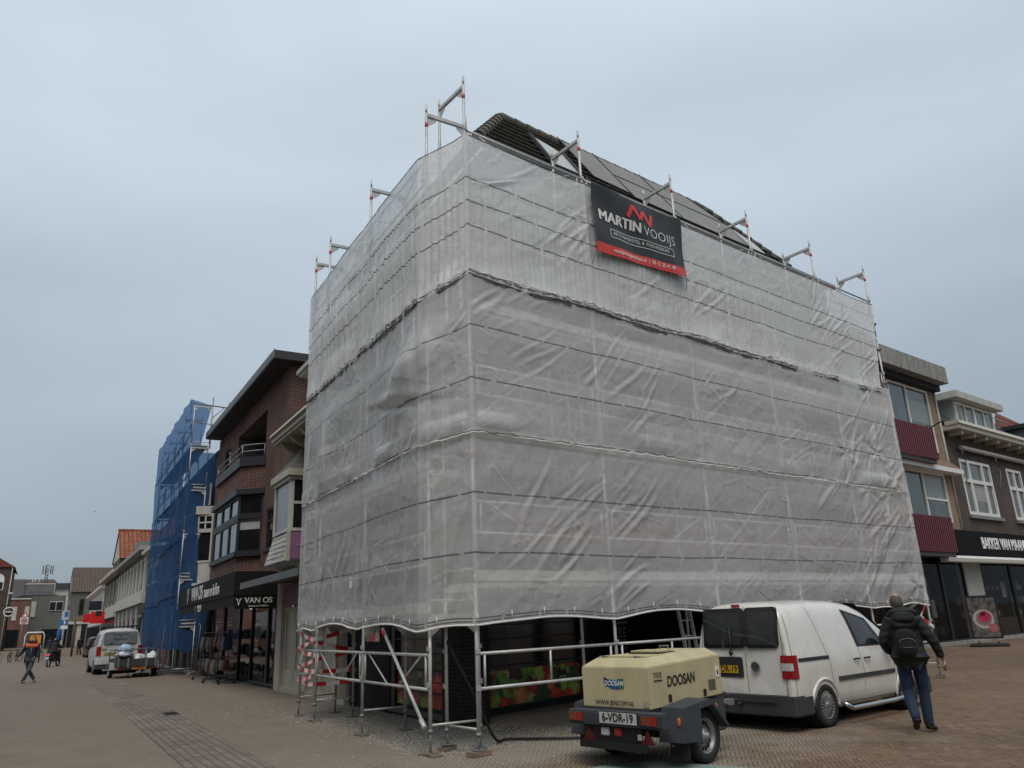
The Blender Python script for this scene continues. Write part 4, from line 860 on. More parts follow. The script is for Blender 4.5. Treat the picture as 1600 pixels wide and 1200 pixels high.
m = vo.mb(); slabp(m, outline(1.02, .32, 16.85, 22.45, .62), 5.22, 5.32); mt_ = m.build('bay_transom', CHAR, vo)
def canted_window(t, pA, pB, z0, z1, fm, gm, mulls=1, sub=None, name='window', fr=None, blind=None):
    """window filling the vertical plane between two plan points"""
    (ua, na), (ub, nb) = pA, pB; d = Vector((ub-ua, nb-na)); L = d.length; d /= L; nx, ny = -d.y, d.x
    if ny > 0: nx, ny = -nx, -ny
    def Pp(q, o, z): return (ua+d.x*q+nx*o, na+d.y*q+ny*o, z)
    def bar(m, q0, q1, za, zb, o0=-.03, o1=.03): m.hexa([Pp(q0, o0, za), Pp(q1, o0, za), Pp(q1, o1, za), Pp(q0, o1, za), Pp(q0, o0, zb), Pp(q1, o0, zb), Pp(q1, o1, zb), Pp(q0, o1, zb)])
    mb_ = (lambda: t.m(fr)) if fr else t.mb
    m = mb_(); w_ = .08; bar(m, 0, w_, z0, z1); bar(m, L-w_, L, z0, z1); bar(m, w_, L-w_, z0, z0+w_); bar(m, w_, L-w_, z1-w_, z1)
    for i in range(1, mulls): q = L*i/mulls; bar(m, q-.035, q+.035, z0+w_, z1-w_, -.025, .025)
    if sub: bar(m, w_, L-w_, sub-.035, sub+.035, -.028, .028)
    o = m.build(name, fm, t); g = mb_(); g.quad(Pp(.04, -.01, z0+.04), Pp(L-.04, -.01, z0+.04), Pp(L-.04, -.01, z1-.04), Pp(.04, -.01, z1-.04)); g.build('pane', gm, o)
    if blind: g = mb_(); g.quad(Pp(w_, -.004, z1-w_-blind), Pp(L-w_, -.004, z1-w_-blind), Pp(L-w_, -.004, z1-w_), Pp(w_, -.004, z1-w_)); g.build('blind', CURT, o)
    return o
GLS = glassm('glass_sky', (.03, .035, .04), .04, 1.0); DARKI = glassm('glass_dark', (.010, .012, .013), .08, .5)
canted_window(vo, O[0], O[1], 4.1, 5.22, CHAR, DARKI, blind=.28); canted_window(vo, O[0], O[1], 5.32, 6.02, CHAR, DARKI)
for i in range(3):
    a = (lerp(O[1][0], O[2][0], i/3), O[1][1]); b = (lerp(O[1][0], O[2][0], (i+1)/3), O[1][1]); canted_window(vo, a, b, 4.1, 5.22, CHAR, GLS); canted_window(vo, a, b, 5.32, 6.02, CHAR, GLS)
canted_window(vo, O[2], O[3], 4.1, 6.02, CHAR, GLS)
win(vo, vo.mb, 23.1, 24.3, 1.06, 7.2, 8.95, CHAR, GLS, trans=(8.3,)); win(vo, vo.mb, 22.9, 24.5, 1.06, 4.45, 6.0, CHAR, GLS, mull=(23.7,), trans=(5.4,)); win(vo, vo.mb, 15.45, 16.35, 1.06, 4.1, 5.4, CHAR, DARKI, trans=(5.0,), sill=CHAR)
m = vo.mb(); m.box(17.0, 21.7, 2.4, 2.45, 7.3, 9.02); m.box(17.0, 21.7, 1.2, 2.4, 8.97, 9.02); m.box(21.68, 21.72, 1.2, 2.4, 7.3, 9.0); m.build('loggia_lining', mat('loggia_grey', (.10, .105, .11), .7), vo)
for k in range(3): win(vo, vo.mb, 17.2+k*1.5, 18.6+k*1.5, 2.3, 7.4, 8.9, BLACK, DARKI)
m = vo.mb(); pts = [(16.9, .95), (17.5, .34), (21.8, .34), (22.4, .95)]
for z in (7.53, 7.75): m.path([(u, n, z) for u, n in pts], .018, 6)
for u, n in pts+[(19.6, .34)]: m.tube((u, n, 7.3), (u, n, 7.75), .016, 6)
m.build('balcony_rail', mat('rail_pale', (.35, .36, .36), .45, .4), vo)
# ground floor shop
m = vo.mb(); m.box(14.05, 14.3, .95, 1.3, 0, 3.1); m.box(25.5, 25.85, .95, 1.3, 0, 3.1); m.build('pier', BLACKM, vo)
for i, (a, b) in enumerate(((14.3, 15.4), (15.4, 17.6), (19.4, 22.2), (22.2, 25.5))):
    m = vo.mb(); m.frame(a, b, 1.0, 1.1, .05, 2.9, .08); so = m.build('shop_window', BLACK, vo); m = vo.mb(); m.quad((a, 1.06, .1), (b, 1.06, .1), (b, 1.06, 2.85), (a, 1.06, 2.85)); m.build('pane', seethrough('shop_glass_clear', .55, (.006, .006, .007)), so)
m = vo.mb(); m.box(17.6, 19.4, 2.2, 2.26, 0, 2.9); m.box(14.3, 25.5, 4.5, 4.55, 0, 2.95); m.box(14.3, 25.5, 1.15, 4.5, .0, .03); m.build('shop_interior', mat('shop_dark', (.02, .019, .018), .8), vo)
def goods(t, fr, u0, u1, n0, n1, rows, seed, cols, name='shelf_goods'):
    rr = random.Random(seed)
    for z in rows:
        u = u0
        while u < u1:
            w_ = rr.uniform(.14, .34); h = rr.uniform(.16, .42); n = rr.uniform(n0, n1); m = t.m(fr) if fr else t.mb(); m.box(u, u+w_*.9, n, n+.2, z, z+h); u += w_+rr.uniform(0, .12); m.build(name, cols[rr.randrange(len(cols))], t, bevel=.02)
GC = [mat('goods_%s' % k, c, .6) for k, c in (('tan', (.10, .055, .03)), ('blue', (.02, .04, .08)), ('grey', (.05, .05, .05)), ('red', (.09, .018, .015)), ('black', (.010, .010, .011)), ('cream', (.16, .14, .11)), ('brown', (.04, .025, .018)))]
goods(vo, None, 15.5, 17.4, 1.4, 2.2, (.1, .7, 1.2), 5, GC); goods(vo, None, 19.6, 25, 1.5, 2.4, (.1, .75, 1.35), 6, GC)
for (a, n, z) in ((15.9, 1.7, 2.35), (16.9, 2.0, 2.45), (20.3, 1.8, 2.4), (21.6, 1.9, 2.42)):
    m = vo.mb(); m.box(a, a+.5, n, n+.06, z, z+.03); m.build('ceiling_light', mat('shop_light', (.75, .85, 1.0), .5, emit=.9), vo)
# black awning box with lettering
aw = T('awning_box', FL, 14.4, -.25, 'long black shop awning lettered in white along its front and end', 'awning')
m = aw.mb(); m.box(14.4, 24.9, -.25, .99, 2.62, 3.30); m.build('canopy', mat('awning_black', (.009, .010, .010), .85, 0, .2, spec=.2), aw)
m = aw.mb(); m.box(14.42, 24.88, -.23, -.20, 2.32, 2.618); m.box(14.42, 14.45, -.2, .97, 2.24, 2.618); m.build('valance', MATS['awning_black'], aw)
PW = mat('letter_white', (.60, .60, .58), .6, 0, .05)
fs = (math.pi/2, 0, 0)   # facing the street in FL local space (local x = -u)
def LT(t, s, size, u, n, z, mt=PW, bold=0, rz=0, sx=1, name='lettering', align='CENTER', sp=1): return text(s, size, mt, t, (-(u-t.u0), n-t.n0, z-t.z0), (math.pi/2, 0, rz), name, .004, bold, sx, align, sp=sp)
LT(aw, 'VAN OS', .66, 20.75, -.262, 2.95, bold=.012, sx=.98); LT(aw, 'tassen en koffers', .50, 17.95, -.262, 2.92, bold=.008, sx=.80)
def vlogo(t, u, n, z, s, side=False):
    m = t.mb()
    def q(x, y): return (u, n-x*s, z+y*s) if side else (u-x*s, n, z+y*s)
    for poly in ([(-.5, .5), (-.12, .35), (-.02, -.2), (-.12, -.1), (-.28, .28)], [(.5, .5), (.12, .35), (.02, -.2), (.12, -.1), (.28, .28)], [(-.16, -.12), (.16, -.12), (0, -.55)]): m.poly([q(x, y) for x, y in poly], [tuple(range(len(poly)))])
    return m.build('logo', PW, t, recalc=False)
vlogo(aw, 22.75, -.262, 2.97, .62)
LT(aw, 'VAN OS', .22, 20.2, -.235, 2.47, PW, .002); LT(aw, 'tassen en koffers', .09, 20.2, -.235, 2.36, PW, .001); vlogo(aw, 21.05, -.235, 2.45, .22)
# end face (towards the camera) lettering: plane u=14.4, text runs along +n
text('VAN OS', .22, PW, aw, (.004, .71, 2.47), (math.pi/2, 0, math.pi/2), 'lettering', .004, .004)
text('tassen en koffers', .085, PW, aw, (.004, .71, 2.32), (math.pi/2, 0, math.pi/2), 'lettering', .004, .001)
m = aw.mb()
def eq(x, y): return (14.396, -.10+x*.20, 2.44+y*.22)
for poly in ([(-.5, .5), (-.12, .35), (-.02, -.2), (-.12, -.1), (-.28, .28)], [(.5, .5), (.12, .35), (.02, -.2), (.12, -.1), (.28, .28)], [(-.16, -.12), (.16, -.12), (0, -.55)]): m.poly([eq(x, y) for x, y in poly], [tuple(range(len(poly)))])
m.build('logo', PW, aw, recalc=False)
# clothes and bag racks on the pavement
def rack(u, n, L, seed, label, rz=0, bags=True):
    t = T('goods_rack', FL, u, n, label, 'rack', 'wheeled goods racks before the luggage shop', rot=rz); rr = random.Random(seed); mm = MB()
    mm.path([(-L/2, 0, .12), (-L/2, 0, 1.55), (-L/2+.06, 0, 1.62), (L/2-.06, 0, 1.62), (L/2, 0, 1.55), (L/2, 0, .12)], .016, 6); mm.tube((-L/2, 0, .85), (L/2, 0, .85), .012, 6); mm.tube((-L/2, -.25, .12), (-L/2, .25, .12), .016, 6); mm.tube((L/2, -.25, .12), (L/2, .25, .12), .016, 6); mm.tube((-L/2, 0, .12), (L/2, 0, .12), .012, 6); mm.build('rail', BLACK, t)
    for x in (-L/2, L/2):
        for y in (-.25, .25): w_ = MB(); w_.lathe((x, y, .055), [(0, -.015), (.05, -.015), (.052, 0), (.05, .015), (0, .015)], 'x', 12); w_.build('caster', RUBBER, t)
    for zt, hh in ((1.58, .55), (.84, .48)):
        x = -L/2+.12
        while x < L/2-.1:
            w_ = rr.uniform(.10, .2); h = hh*rr.uniform(.6, 1.0); d = rr.uniform(.10, .17); b = MB(); c = rr.uniform(.02, .05)
            b.poly([(x-w_*.35, -d*.7, zt-.1), (x+w_*.35, -d*.7, zt-.1), (x+w_*.35, d*.7, zt-.1), (x-w_*.35, d*.7, zt-.1), (x-w_/2, -d, zt-.1-h*.6), (x+w_/2, -d, zt-.1-h*.6), (x+w_/2, d, zt-.1-h*.6), (x-w_/2, d, zt-.1-h*.6), (x-w_*.45, -d*.85, zt-.1-h), (x+w_*.45, -d*.85, zt-.1-h), (x+w_*.45, d*.85, zt-.1-h), (x-w_*.45, d*.85, zt-.1-h)],
                [(0, 1, 2, 3), (0, 1, 5, 4), (1, 2, 6, 5), (2, 3, 7, 6), (3, 0, 4, 7), (4, 5, 9, 8), (5, 6, 10, 9), (6, 7, 11, 10), (7, 4, 8, 11), (8, 9, 10, 11)])
            b.path([(x, -d*.4, zt-.1), (x, -.02, zt+.01), (x, .02, zt+.01), (x, d*.4, zt-.1)], .008, 5)
            o = b.build('bag', GC[rr.choice((0, 1, 2, 3, 4, 4, 4, 6, 6, 5))], t, bevel=.012); x += w_+rr.uniform(.02, .07)
    return t
rack(19.0, .35, 1.5, 1, 'wheeled black rack hung with mostly dark and tan bags, nearest the shop door', .15)
rack(21.6, .40, 1.5, 2, 'wheeled rack hung with grey and blue bags, farther from the door by the window', .1)
# ---- bay-windowed house with mauve panel
bh = T('bay_house', FL, 11, 1.0, 'brown brick house with cream woodwork, glazed bay and mauve panel, partly behind the netting', 'building')
holes = [(9.3, 12.6, 7.3, 8.9)]
m = bh.mb(); wallgrid(m, 8.0, 14.04, 1.0, 1.2, 2.9, 7.2, []); m.build('wall', BRM, bh, recalc=False)
m = bh.mb(); m.box(8.0, 13.1, .28, 1.0, 6.86, 7.0); m.box(8.0, 13.05, .34, 1.0, 6.78, 6.857); m.prism([(.20, 7.0), (.26, 7.12), (1.0, 7.12), (1.0, 7.0)], 8.0, 13.15, 'x'); m.build('cornice', CREAMD, bh)
for u in (8.6, 9.6, 10.6, 11.6, 12.6): m = bh.mb(); m.prism([(.42, 6.775), (1.0, 6.775), (1.0, 6.45), (.8, 6.5), (.55, 6.62)], u-.07, u+.07, 'x'); m.build('bracket', CREAMD, bh)
m = bh.mb(); m.box(8.6, 10.35, .62, 3.5, 7.12, 8.28); m.build('dormer', BLACKM, bh)
m = bh.mb(); m.box(8.4, 10.75, .30, 3.6, 8.28, 8.40); m.box(8.4, 10.65, .36, .7, 8.2, 8.277); m.build('dormer_cornice', CREAMD, bh)
canted_window(bh, (9.4, .60), (10.3, .60), 7.2, 8.15, BONE, CURT)
m = bh.mb(); m.poly([(8, 1.0, 7.1), (13.1, 1.0, 7.1), (13.1, 3.4, 9.3), (8, 3.4, 9.3)], [(0, 1, 2, 3)]); m.build('roof', TILE, bh, recalc=False)
OB = [(10.75, 1.0), (10.75, .3), (12.35, .3), (12.9, 1.0)]
canted_window(bh, OB[0], OB[1], 4.06, 5.5, BONE, DARKI, sub=4.8); canted_window(bh, OB[1], OB[2], 4.06, 5.5, BONE, glassm('glass_haze', (.10, .105, .10), .2, .8)); canted_window(bh, OB[2], OB[3], 4.06, 5.5, BONE, GLS)
m = bh.mb(); slabp(m, [(10.6, 1.0), (10.6, .18), (12.5, .18), (13.1, 1.0)], 5.5, 5.68); slabp(m, [(10.68, 1.0), (10.68, .24), (12.42, .24), (13.0, 1.0)], 5.40, 5.497); m.build('bay_cornice', CREAMD, bh)
m = bh.mb(); m.poly([(10.65, 1.0, 5.69), (10.65, .22, 5.69), (12.45, .22, 5.69), (13.0, 1.0, 5.69), (11.9, 1.0, 6.72)], [(0, 1, 4), (1, 2, 4), (2, 3, 4)]); m.build('bay_roof', TILE, bh, recalc=False)
m = bh.mb(); a = [(10.75, 1.0), (10.75, .3), (12.35, .3), (12.9, 1.0)]; b = [(10.75, 1.0), (10.75, .22), (12.75, .18), (13.3, 1.0)]
m.poly([(u, n, 4.03) for u, n in a]+[(u, n, 3.32) for u, n in b], [(0, 1, 5, 4), (1, 2, 6, 5), (2, 3, 7, 6), (4, 5, 6, 7), (0, 1, 2, 3)]); 
sk = m.build('bay_skirt', BONE, bh, recalc=False)
for i in range(5):
    z = 3.44+i*.125; q = (4.03-z)/.71; m = bh.mb(); ue = lerp(12.35, 12.75, q); ne = lerp(.3, .18, q)-.004; m.hexa([(10.8, ne, z), (ue, ne, z), (ue, ne+.01, z), (10.8, ne+.01, z), (10.8, ne, z+.012), (ue, ne, z+.012), (ue, ne+.01, z+.012), (10.8, ne+.01, z+.012)]); m.build('board_gap', CHAR, sk)
m = bh.mb(); m.box(10.70, 10.742, .34, 1.0, 3.36, 4.03); mp_ = m.build('mauve_panel', MAUVE, bh); m = bh.mb(); m.box(10.68, 10.72, .22, .33, 3.30, 4.06); m.build('corner_trim', CREAMD, bh)
text('Lotte', .14, mat('letter_pale_mauve', (.42, .30, .38), .6), bh, (-(10.69-11), .62-1.0, 3.72), (math.pi/2, 0, math.pi/2), 'lettering', .003, .001, shear=.4)
m = bh.mb(); m.prism([(.35, 3.32), (1.0, 3.32), (1.0, 3.05), (.75, 3.12), (.5, 3.22)], 10.9, 12.5, 'x'); m.build('bracket', CREAMD, bh)
m = bh.mb(); m.hexa([(8.0, -.15, 2.82), (13.9, -.15, 2.82), (13.9, 1.0, 2.95), (8.0, 1.0, 2.95), (8.0, -.15, 2.90), (13.9, -.15, 2.90), (13.9, 1.0, 3.06), (8.0, 1.0, 3.06)]); m.box(8.0, 13.92, -.19, -.152, 2.76, 2.93); m.build('canopy', mat('canopy_grey', (.09, .095, .10), .5), bh)
m = bh.mb(); m.box(8.0, 13.5, .96, 1.0, 2.25, 2.82); m.build('sign_board', mat('mauve_faded', (.20, .13, .17), .6, 0, .15), bh)
text('CONCEPT STORE', .13, mat('letter_faded', (.28, .20, .25), .7), bh, (-(11.7-11), -.045, 2.5), (math.pi/2, 0, 0), 'lettering', .002, .001)
m = bh.mb(); m.box(13.45, 13.98, .90, 1.2, 0, 2.9); m.box(11.05, 11.3, .93, 1.2, 0, 2.25); m.box(8.6, 8.85, .93, 1.2, 0, 2.25); m.box(8.0, 13.45, .93, 1.2, 0, .12); m.build('shop_frame', CREAMD, bh)
CRM = mat('cream_glass', (.33, .31, .24), .35, 0, .12, 1.5)
for a in (11.35, 12.4):
    m = bh.mb(); m.frame(a, a+1.02, 1.0, 1.06, .12, 2.22, .16, .45); d = m.build('door', CREAMD, bh); m = bh.mb(); m.quad((a+.15, 1.03, .5), (a+.87, 1.03, .5), (a+.87, 1.03, 2.1), (a+.15, 1.03, 2.1)); m.build('pane', CRM, d)
for a in (8.85, 9.95):
    m = bh.mb(); m.frame(a, a+1.08, 1.0, 1.06, .12, 2.22, .06); d = m.build('shop_window', CREAMD, bh); m = bh.mb(); m.quad((a+.05, 1.03, .15), (a+1.03, 1.03, .15), (a+1.03, 1.03, 2.15), (a+.05, 1.03, 2.15)); m.build('pane', CRM, d)
# ---- house with the white bay, behind the blue netting
wh = T('white_bay_house', FL, 30, 1.0, 'dark narrow house with a tall bone-white bay, mostly behind blue netting', 'building')
m = wh.mb(); wallgrid(m, 25.86, 38.0, 1.0, 1.2, 3.3, 9.3, [(u, u+1.3, z, z+1.6) for u in (31.5, 34.5) for z in (4.3, 6.9)]); m.build('wall', BRM, wh, recalc=False)
for u in (31.5, 34.5):
    for z in (4.3, 6.9): win(wh, wh.mb, u, u+1.3, 1.06, z, z+1.6, WHITE, GLS, trans=(z+1.0,))
m = wh.mb(); m.poly([(25.86, .9, 9.3), (38, .9, 9.3), (38, 4, 12), (25.86, 4, 12)], [(0, 1, 2, 3)]); m.build('roof', TILE, wh, recalc=False)
OW = [(26.0, 1.0), (25.0, .3), (24.9+2.1, .3), (28.2, 1.0)]; OW = [(25.95, 1.0), (26.35, .42), (28.6, .42), (29.0, 1.0)]
m = wh.mb(); slabp(m, OW, 3.65, 4.5); m.build('bay_base', BONE, wh); m = wh.mb(); slabp(m, [(25.93, 1.0), (26.25, .30), (28.7, .30), (29.1, 1.0)], 6.55, 6.9); m.build('bay_cornice', BONE, wh)
m = wh.mb(); slabp(m, [(25.95, 1.0), (26.25, .36), (28.65, .36), (29.1, 1.0)], 3.55, 3.648); m.build('bay_foot', BONE, wh)
for a, b, k in ((OW[0], OW[1], 1), (OW[1], OW[2], 3)):
    canted_window(wh, a, b, 4.5, 5.85, BONE, DARKI if k == 1 else GLS, k); canted_window(wh, a, b, 5.85, 6.55, BONE, DARKI, k*2, 6.2)
canted_window(wh, (26.05, .8), (27.6, .8), 6.95, 7.9, BONE, DARKI, 2)
m = wh.mb(); m.box(26, 37.9, 1.05, 1.1, .1, 3.1); m.build('shop_front', glassm('shop_dark_brown', (.035, .028, .022), .3, .5), wh)
for u in (27.5, 29.3, 31.0, 33.2, 35.5): m = wh.mb(); m.box(u, u+.35, .98, 1.04, 0, 3.2); m.build('pier', mat('pier_sand', (.25, .19, .14), .8), wh)
m = wh.mb(); m.box(25.9, 37.9, .6, 1.0, 3.1, 3.4); m.build('fascia', BLACKM, wh)
# ---- blue scaffold
def blue_mat():
    m = bpy.data.materials.new('blue_net'); m.use_nodes = True; nt = m.node_tree; nt.nodes.clear(); L = nt.links.new; o = N(nt, 'ShaderNodeOutputMaterial'); tc = N(nt, 'ShaderNodeTexCoord')
    n1 = N(nt, 'ShaderNodeTexNoise', ins={'Scale': .6, 'Detail': 6.0}); L(tc.outputs['Object'], n1.inputs['Vector']); mx = N(nt, 'ShaderNodeMix', data_type='RGBA'); L(n1.outputs[0], mx.inputs[0]); mx.inputs[6].default_value = (.04, .11, .27, 1); mx.inputs[7].default_value = (.08, .18, .37, 1)
    d = N(nt, 'ShaderNodeBsdfDiffuse'); t = N(nt, 'ShaderNodeBsdfTranslucent'); L(mx.outputs[2], d.inputs[0]); L(mx.outputs[2], t.inputs[0]); a = N(nt, 'ShaderNodeMixShader', ins={0: .45}); L(d.outputs[0], a.inputs[1]); L(t.outputs[0], a.inputs[2])
    tr = N(nt, 'ShaderNodeBsdfTransparent', ins={0: (.65, .8, 1, 1)}); b = N(nt, 'ShaderNodeMixShader', ins={0: .26}); L(a.outputs[0], b.inputs[1]); L(tr.outputs[0], b.inputs[2]); L(b.outputs[0], o.inputs[0]); return m
BLU = blue_mat()
bs = TW('scaffold', FL, 26.3, -.2, 'tall dark scaffold behind blue netting, with a bare bracket frame on top', 'scaffolding')
usb = [26.3, 28.9, 31.5, 34.1, 36.7]
for u in usb:
    for lv in range(6): frame_part(bs, FL, u, -.12, .62, .2+lv*1.9, .2+lv*1.9+1.9, red=False)
for a, b in zip(usb[:-1], usb[1:]):
    for lv in range(1, 6): rail_part(bs, FL, a, b, -.15, lv*1.9+.6, lv*1.9+1.1, 'v'); m = bs.m(FL); m.box(a, b, -.1, .6, lv*1.9+.1, lv*1.9+.16); m.build('deck', MATS['scaffold_deck'], bs)
m = bs.m(FL); m.tube((26.3, .65, 9.5), (26.3, .65, 11.9), .03, 6); m.tube((26.3, -.2, 11.55), (26.3, 1.35, 11.45), .03, 6); m.tube((26.3, .65, 10.9), (26.3, 1.15, 11.45), .02, 6); m.tube((26.3, 1.35, 11.2), (26.3, 1.35, 11.75), .025, 6); m.tube((26.3, -.2, 10.7), (26.3, 1.2, 10.55), .022, 6); m.build('bracket', GALVD, bs)
def bluesheet(a, b):
    u = lerp(26.3, 37.2, a); z = lerp(1.0+.08*math.sin(a*9)-.3*a, 11.75-.15*a, b); n = -.28-.06*math.sin(a*4.2*math.pi)**2*math.sin(b*math.pi*3)**2-.03*math.sin(a*23+b*4)-.015*math.sin(b*31+a*3)-.02*math.sin(a*47)+max(0, .25-b)*.15*math.sin(a*12)
    return (u, n, z)
t_ = T('scaffold_netting', FL, 26.3, -.28, 'translucent blue netting hung along the street side of the dark scaffold', 'scaffold netting')
m = t_.mb(); m.grid(bluesheet, 70, 70); m.build('sheet', BLU, t_, recalc=False)
for q in (.2, .41, .61, .81):
    m = t_.mb(); m.path([(lambda p: (p[0], p[1]-.02, p[2]))(bluesheet(i/40, q)) for i in range(41)], .022, 4); m.build('rope', mat('rope_navy', (.01, .02, .05), .7), t_, recalc=False)
t_ = T('scaffold_netting', FL, 26.3, .2, 'darker blue netting closing the near end of the tall scaffold', 'scaffold netting')
m = t_.mb(); m.grid(lambda a, b: (26.3-.05*math.sin(a*7+b*9), -.28+1.25*a*(1-.0*b), lerp(.95+.1*math.sin(a*9), 9.3, b)), 20, 50); m.poly([(26.3, -.28, 11.7), (26.3, .1, 11.62), (26.3, .62, 11.5), (26.3, .22, 9.4), (26.3, -.28, 9.3)], [(0, 1, 2, 3, 4)])
m.build('sheet', BLU, t_, recalc=False)
# ---- barrier fence panels and a ladder beneath the blue scaffold
def fence_panel(u, n, rz, label, h=2.0, w_=2.2, lean=.12):
    t = T('fence_panel', FL, u, n, label, 'fence panel', 'steel site fence panels under the blue scaffold', rot=rz); m = MB()
    m.path([(0, 0, .1), (0, lean*.9, h-.1), (.1, lean, h), (w_-.1, lean, h), (w_, lean*.9, h-.1), (w_, 0, .1)], .02, 6); m.tube((0, 0, .14), (w_, 0, .14), .018, 6); m.build('frame', GALVD, t)
    m = MB()
    for i in range(1, 12): x = w_*i/12; m.tube((x, 0, .14), (x, lean, h), .006, 4)
    for k in range(3): z = .5+k*.5; m.tube((0, lean*z/h, z), (w_, lean*z/h, z), .006, 4)
    m.build('mesh_infill', GALVD, t, kind='stuff'); m = MB(); m.box(-.12, .12, -.32, .32, 0, .12); m.build('foot', CONC, t, bevel=.02); m = MB(); m.box(w_-.12, w_+.12, -.32, .32, 0, .12); m.build('foot', CONC, t, bevel=.02); return t
fence_panel(30.2, -.75, -.15, 'steel fence panel standing across the trailer end of the blue scaffold', h=1.1)
fence_panel(28.0, -.4, .55, 'tall steel fence panel leaning nearest the goods racks')
fence_panel(29.6, -.1, .45, 'tall steel fence panel stacked behind the nearest one')
t = T('ladder', FL, 30.0, -.45, 'pale steel ladder rising inside the foot of the blue scaffold', 'ladder')
for x in (-.2, .2): m = MB(); m.hexa([(x-.02, -.02, 0), (x+.02, -.02, 0), (x+.02, .02, 0), (x-.02, .02, 0), (x-.02, .5, 2.9), (x+.02, .5, 2.9), (x+.02, .54, 2.9), (x-.02, .54, 2.9)]); m.build('stile', GALV, t)
for k in range(10): z = .25+k*.28; m = MB(); m.tube((-.2, .52*z/2.9, z), (.2, .52*z/2.9, z), .014, 5); m.build('rung', GALV, t)
# ---- farther houses
def house(name, label, u0, u1, n0, n1, z1, wallm, wins=(), zb=0, fmat=WHITE, gmat=GLS, extra=None):
    t = T(name, FL, (u0+u1)/2, n0, label, 'building'); m = t.mb(); m.box(u0, u1, n0, n1, zb, z1); m.build('wall', wallm, t)
    for (a, b, c, d) in wins:
        m = t.mb(); m.frame(a, b, n0-.05, n0+.02, c, d, .09); o = m.build('window', fmat, t); m = t.mb(); m.quad((a+.05, n0-.025, c+.05), (b-.05, n0-.025, c+.05), (b-.05, n0-.025, d-.05), (a+.05, n0-.025, d-.05)); m.build('pane', gmat, o)
    return t
h1 = house('brick_house', 'red brick house with white upper windows just beyond the blue scaffold', 43.0, 49.9, 1.0, 9, 6.9, BRR, [(44.0, 46.0, 4.75, 6.6), (46.6, 49.2, 4.75, 6.6)])
m = h1.mb(); m.box(43, 49.95, .5, 9, 6.9, 7.1); m.build('cornice', BONE, h1); m = h1.mb(); m.box(43, 49.8, .6, 1.0, 3.0, 3.5); m.build('fascia', BLACKM, h1)
m = h1.mb(); m.poly([(43, .8, 7.1), (49.9, .8, 7.1), (49.9, 4.5, 10.4), (43, 4.5, 10.4)], [(0, 1, 2, 3)]); m.build('roof', mat('roof_tile_orange', (.30, .085, .035), .8, 0, .35, 1.5), h1, recalc=False)
def tilemat(name, a, b, sc=.3):
    m = mat(name, a, .85, 0, .3, 2); nt = m.node_tree; bb = nt.nodes['Principled BSDF']; uv = N(nt, 'ShaderNodeUVMap'); br = N(nt, 'ShaderNodeTexBrick', offset=0.0, ins={'Color1': (*a, 1), 'Color2': (*b, 1), 'Mortar': (a[0]*.25, a[1]*.25, a[2]*.25, 1), 'Scale': 1.0, 'Mortar Size': .06*sc/.3, 'Mortar Smooth': .6, 'Brick Width': sc, 'Row Height': sc*1.2}); nt.links.new(uv.outputs[0], br.inputs['Vector']); nt.links.new(br.outputs[0], bb.inputs['Base Color']); return m
TO = tilemat('pantile_orange', (.33, .10, .04), (.20, .055, .025), .33); TB = tilemat('pantile_brown', (.13, .085, .065), (.09, .06, .05), .38); TD = mat('roof_dark', (.06, .06, .06), .85, 0, .25, .5)
h2 = house('white_house', 'long white-fronted house with tall upright pilasters and a pale fascia', 50.0, 72.5, 1.0, 10, 7.4, mat('panel_grey', (.12, .12, .115), .8), [])
for i in range(9): u = 50.6+i*2.6; m = h2.mb(); m.box(u, u+.62, .86, 1.0, 4.5, 6.9); m.build('pilaster', BONE, h2)
for i in range(8): u = 51.3+i*2.6; m = h2.mb(); m.frame(u, u+1.8, .93, .99, 4.6, 6.85, .08); o = m.build('window', BONE, h2); m = h2.mb(); m.quad((u, .96, 4.65), (u+1.8, .96, 4.65), (u+1.8, .96, 6.8), (u, .96, 6.8)); m.build('pane', DARKI, o)
m = h2.mb(); m.box(49.95, 72.6, .35, 10, 7.3, 7.6); m.build('cornice', mat('cornice_grey', (.26, .26, .25), .7), h2); m = h2.mb(); m.box(50, 72.5, .7, 1.0, 3.75, 4.5); m.build('fascia', BONE, h2)
m = h2.mb(); m.box(50, 72.5, .9, .99, 2.8, 3.75); m.build('sign_band', STUC, h2)
for i in range(6): u = 51+i*3.6; m = h2.mb(); m.box(u, u+2.4, .93, .99, .2, 2.8); m.build('shop_window', DARKI, h2); m = h2.mb(); m.box(u+2.5, u+2.85, .85, 1.0, 0, 3.6); m.build('pier', BONE, h2)
m = h2.mb(); m.poly([(50, 1.0, 7.6), (72.5, 1.0, 7.6), (72.5, 3.5, 9.0), (50, 3.5, 9.0)], [(0, 1, 2, 3)]); m.build('roof', TD, h2, recalc=False)
m = h2.mb(); m.box(60.5, 63.5, 1.2, 6.5, 7.6, 9.0); m.build('dormer', mat('dormer_sage', (.16, .19, .18), .7), h2)
for (u, label, r0, r1) in ((60, 'pale round shop sign on a bracket over the white house fronts', .3, .0),):
    pass
h3 = T('orange_roof_house', FL, 79, 1.0, 'tall house with a steep orange tiled roof standing above the white front', 'building')
m = h3.mb(); m.box(76, 84, 1.0, 9, 0, 9.0); m.build('wall', BRM, h3)
m = h3.mb(); m.quad((75.3, .9, 8.9), (75.3, 9, 8.9), (80, 9, 12.1), (80, .9, 12.1)); m.quad((84.5, .9, 8.9), (84.5, 9, 8.9), (80, 9, 12.1), (80, .9, 12.1)); m.build('roof', TO, h3, recalc=False); m = h3.mb(); m.poly([(75.5, 1.0, 9), (84.3, 1.0, 9), (80, 1.0, 11.9)], [(0, 1, 2)]); m.build('gable', BONE, h3, recalc=False)
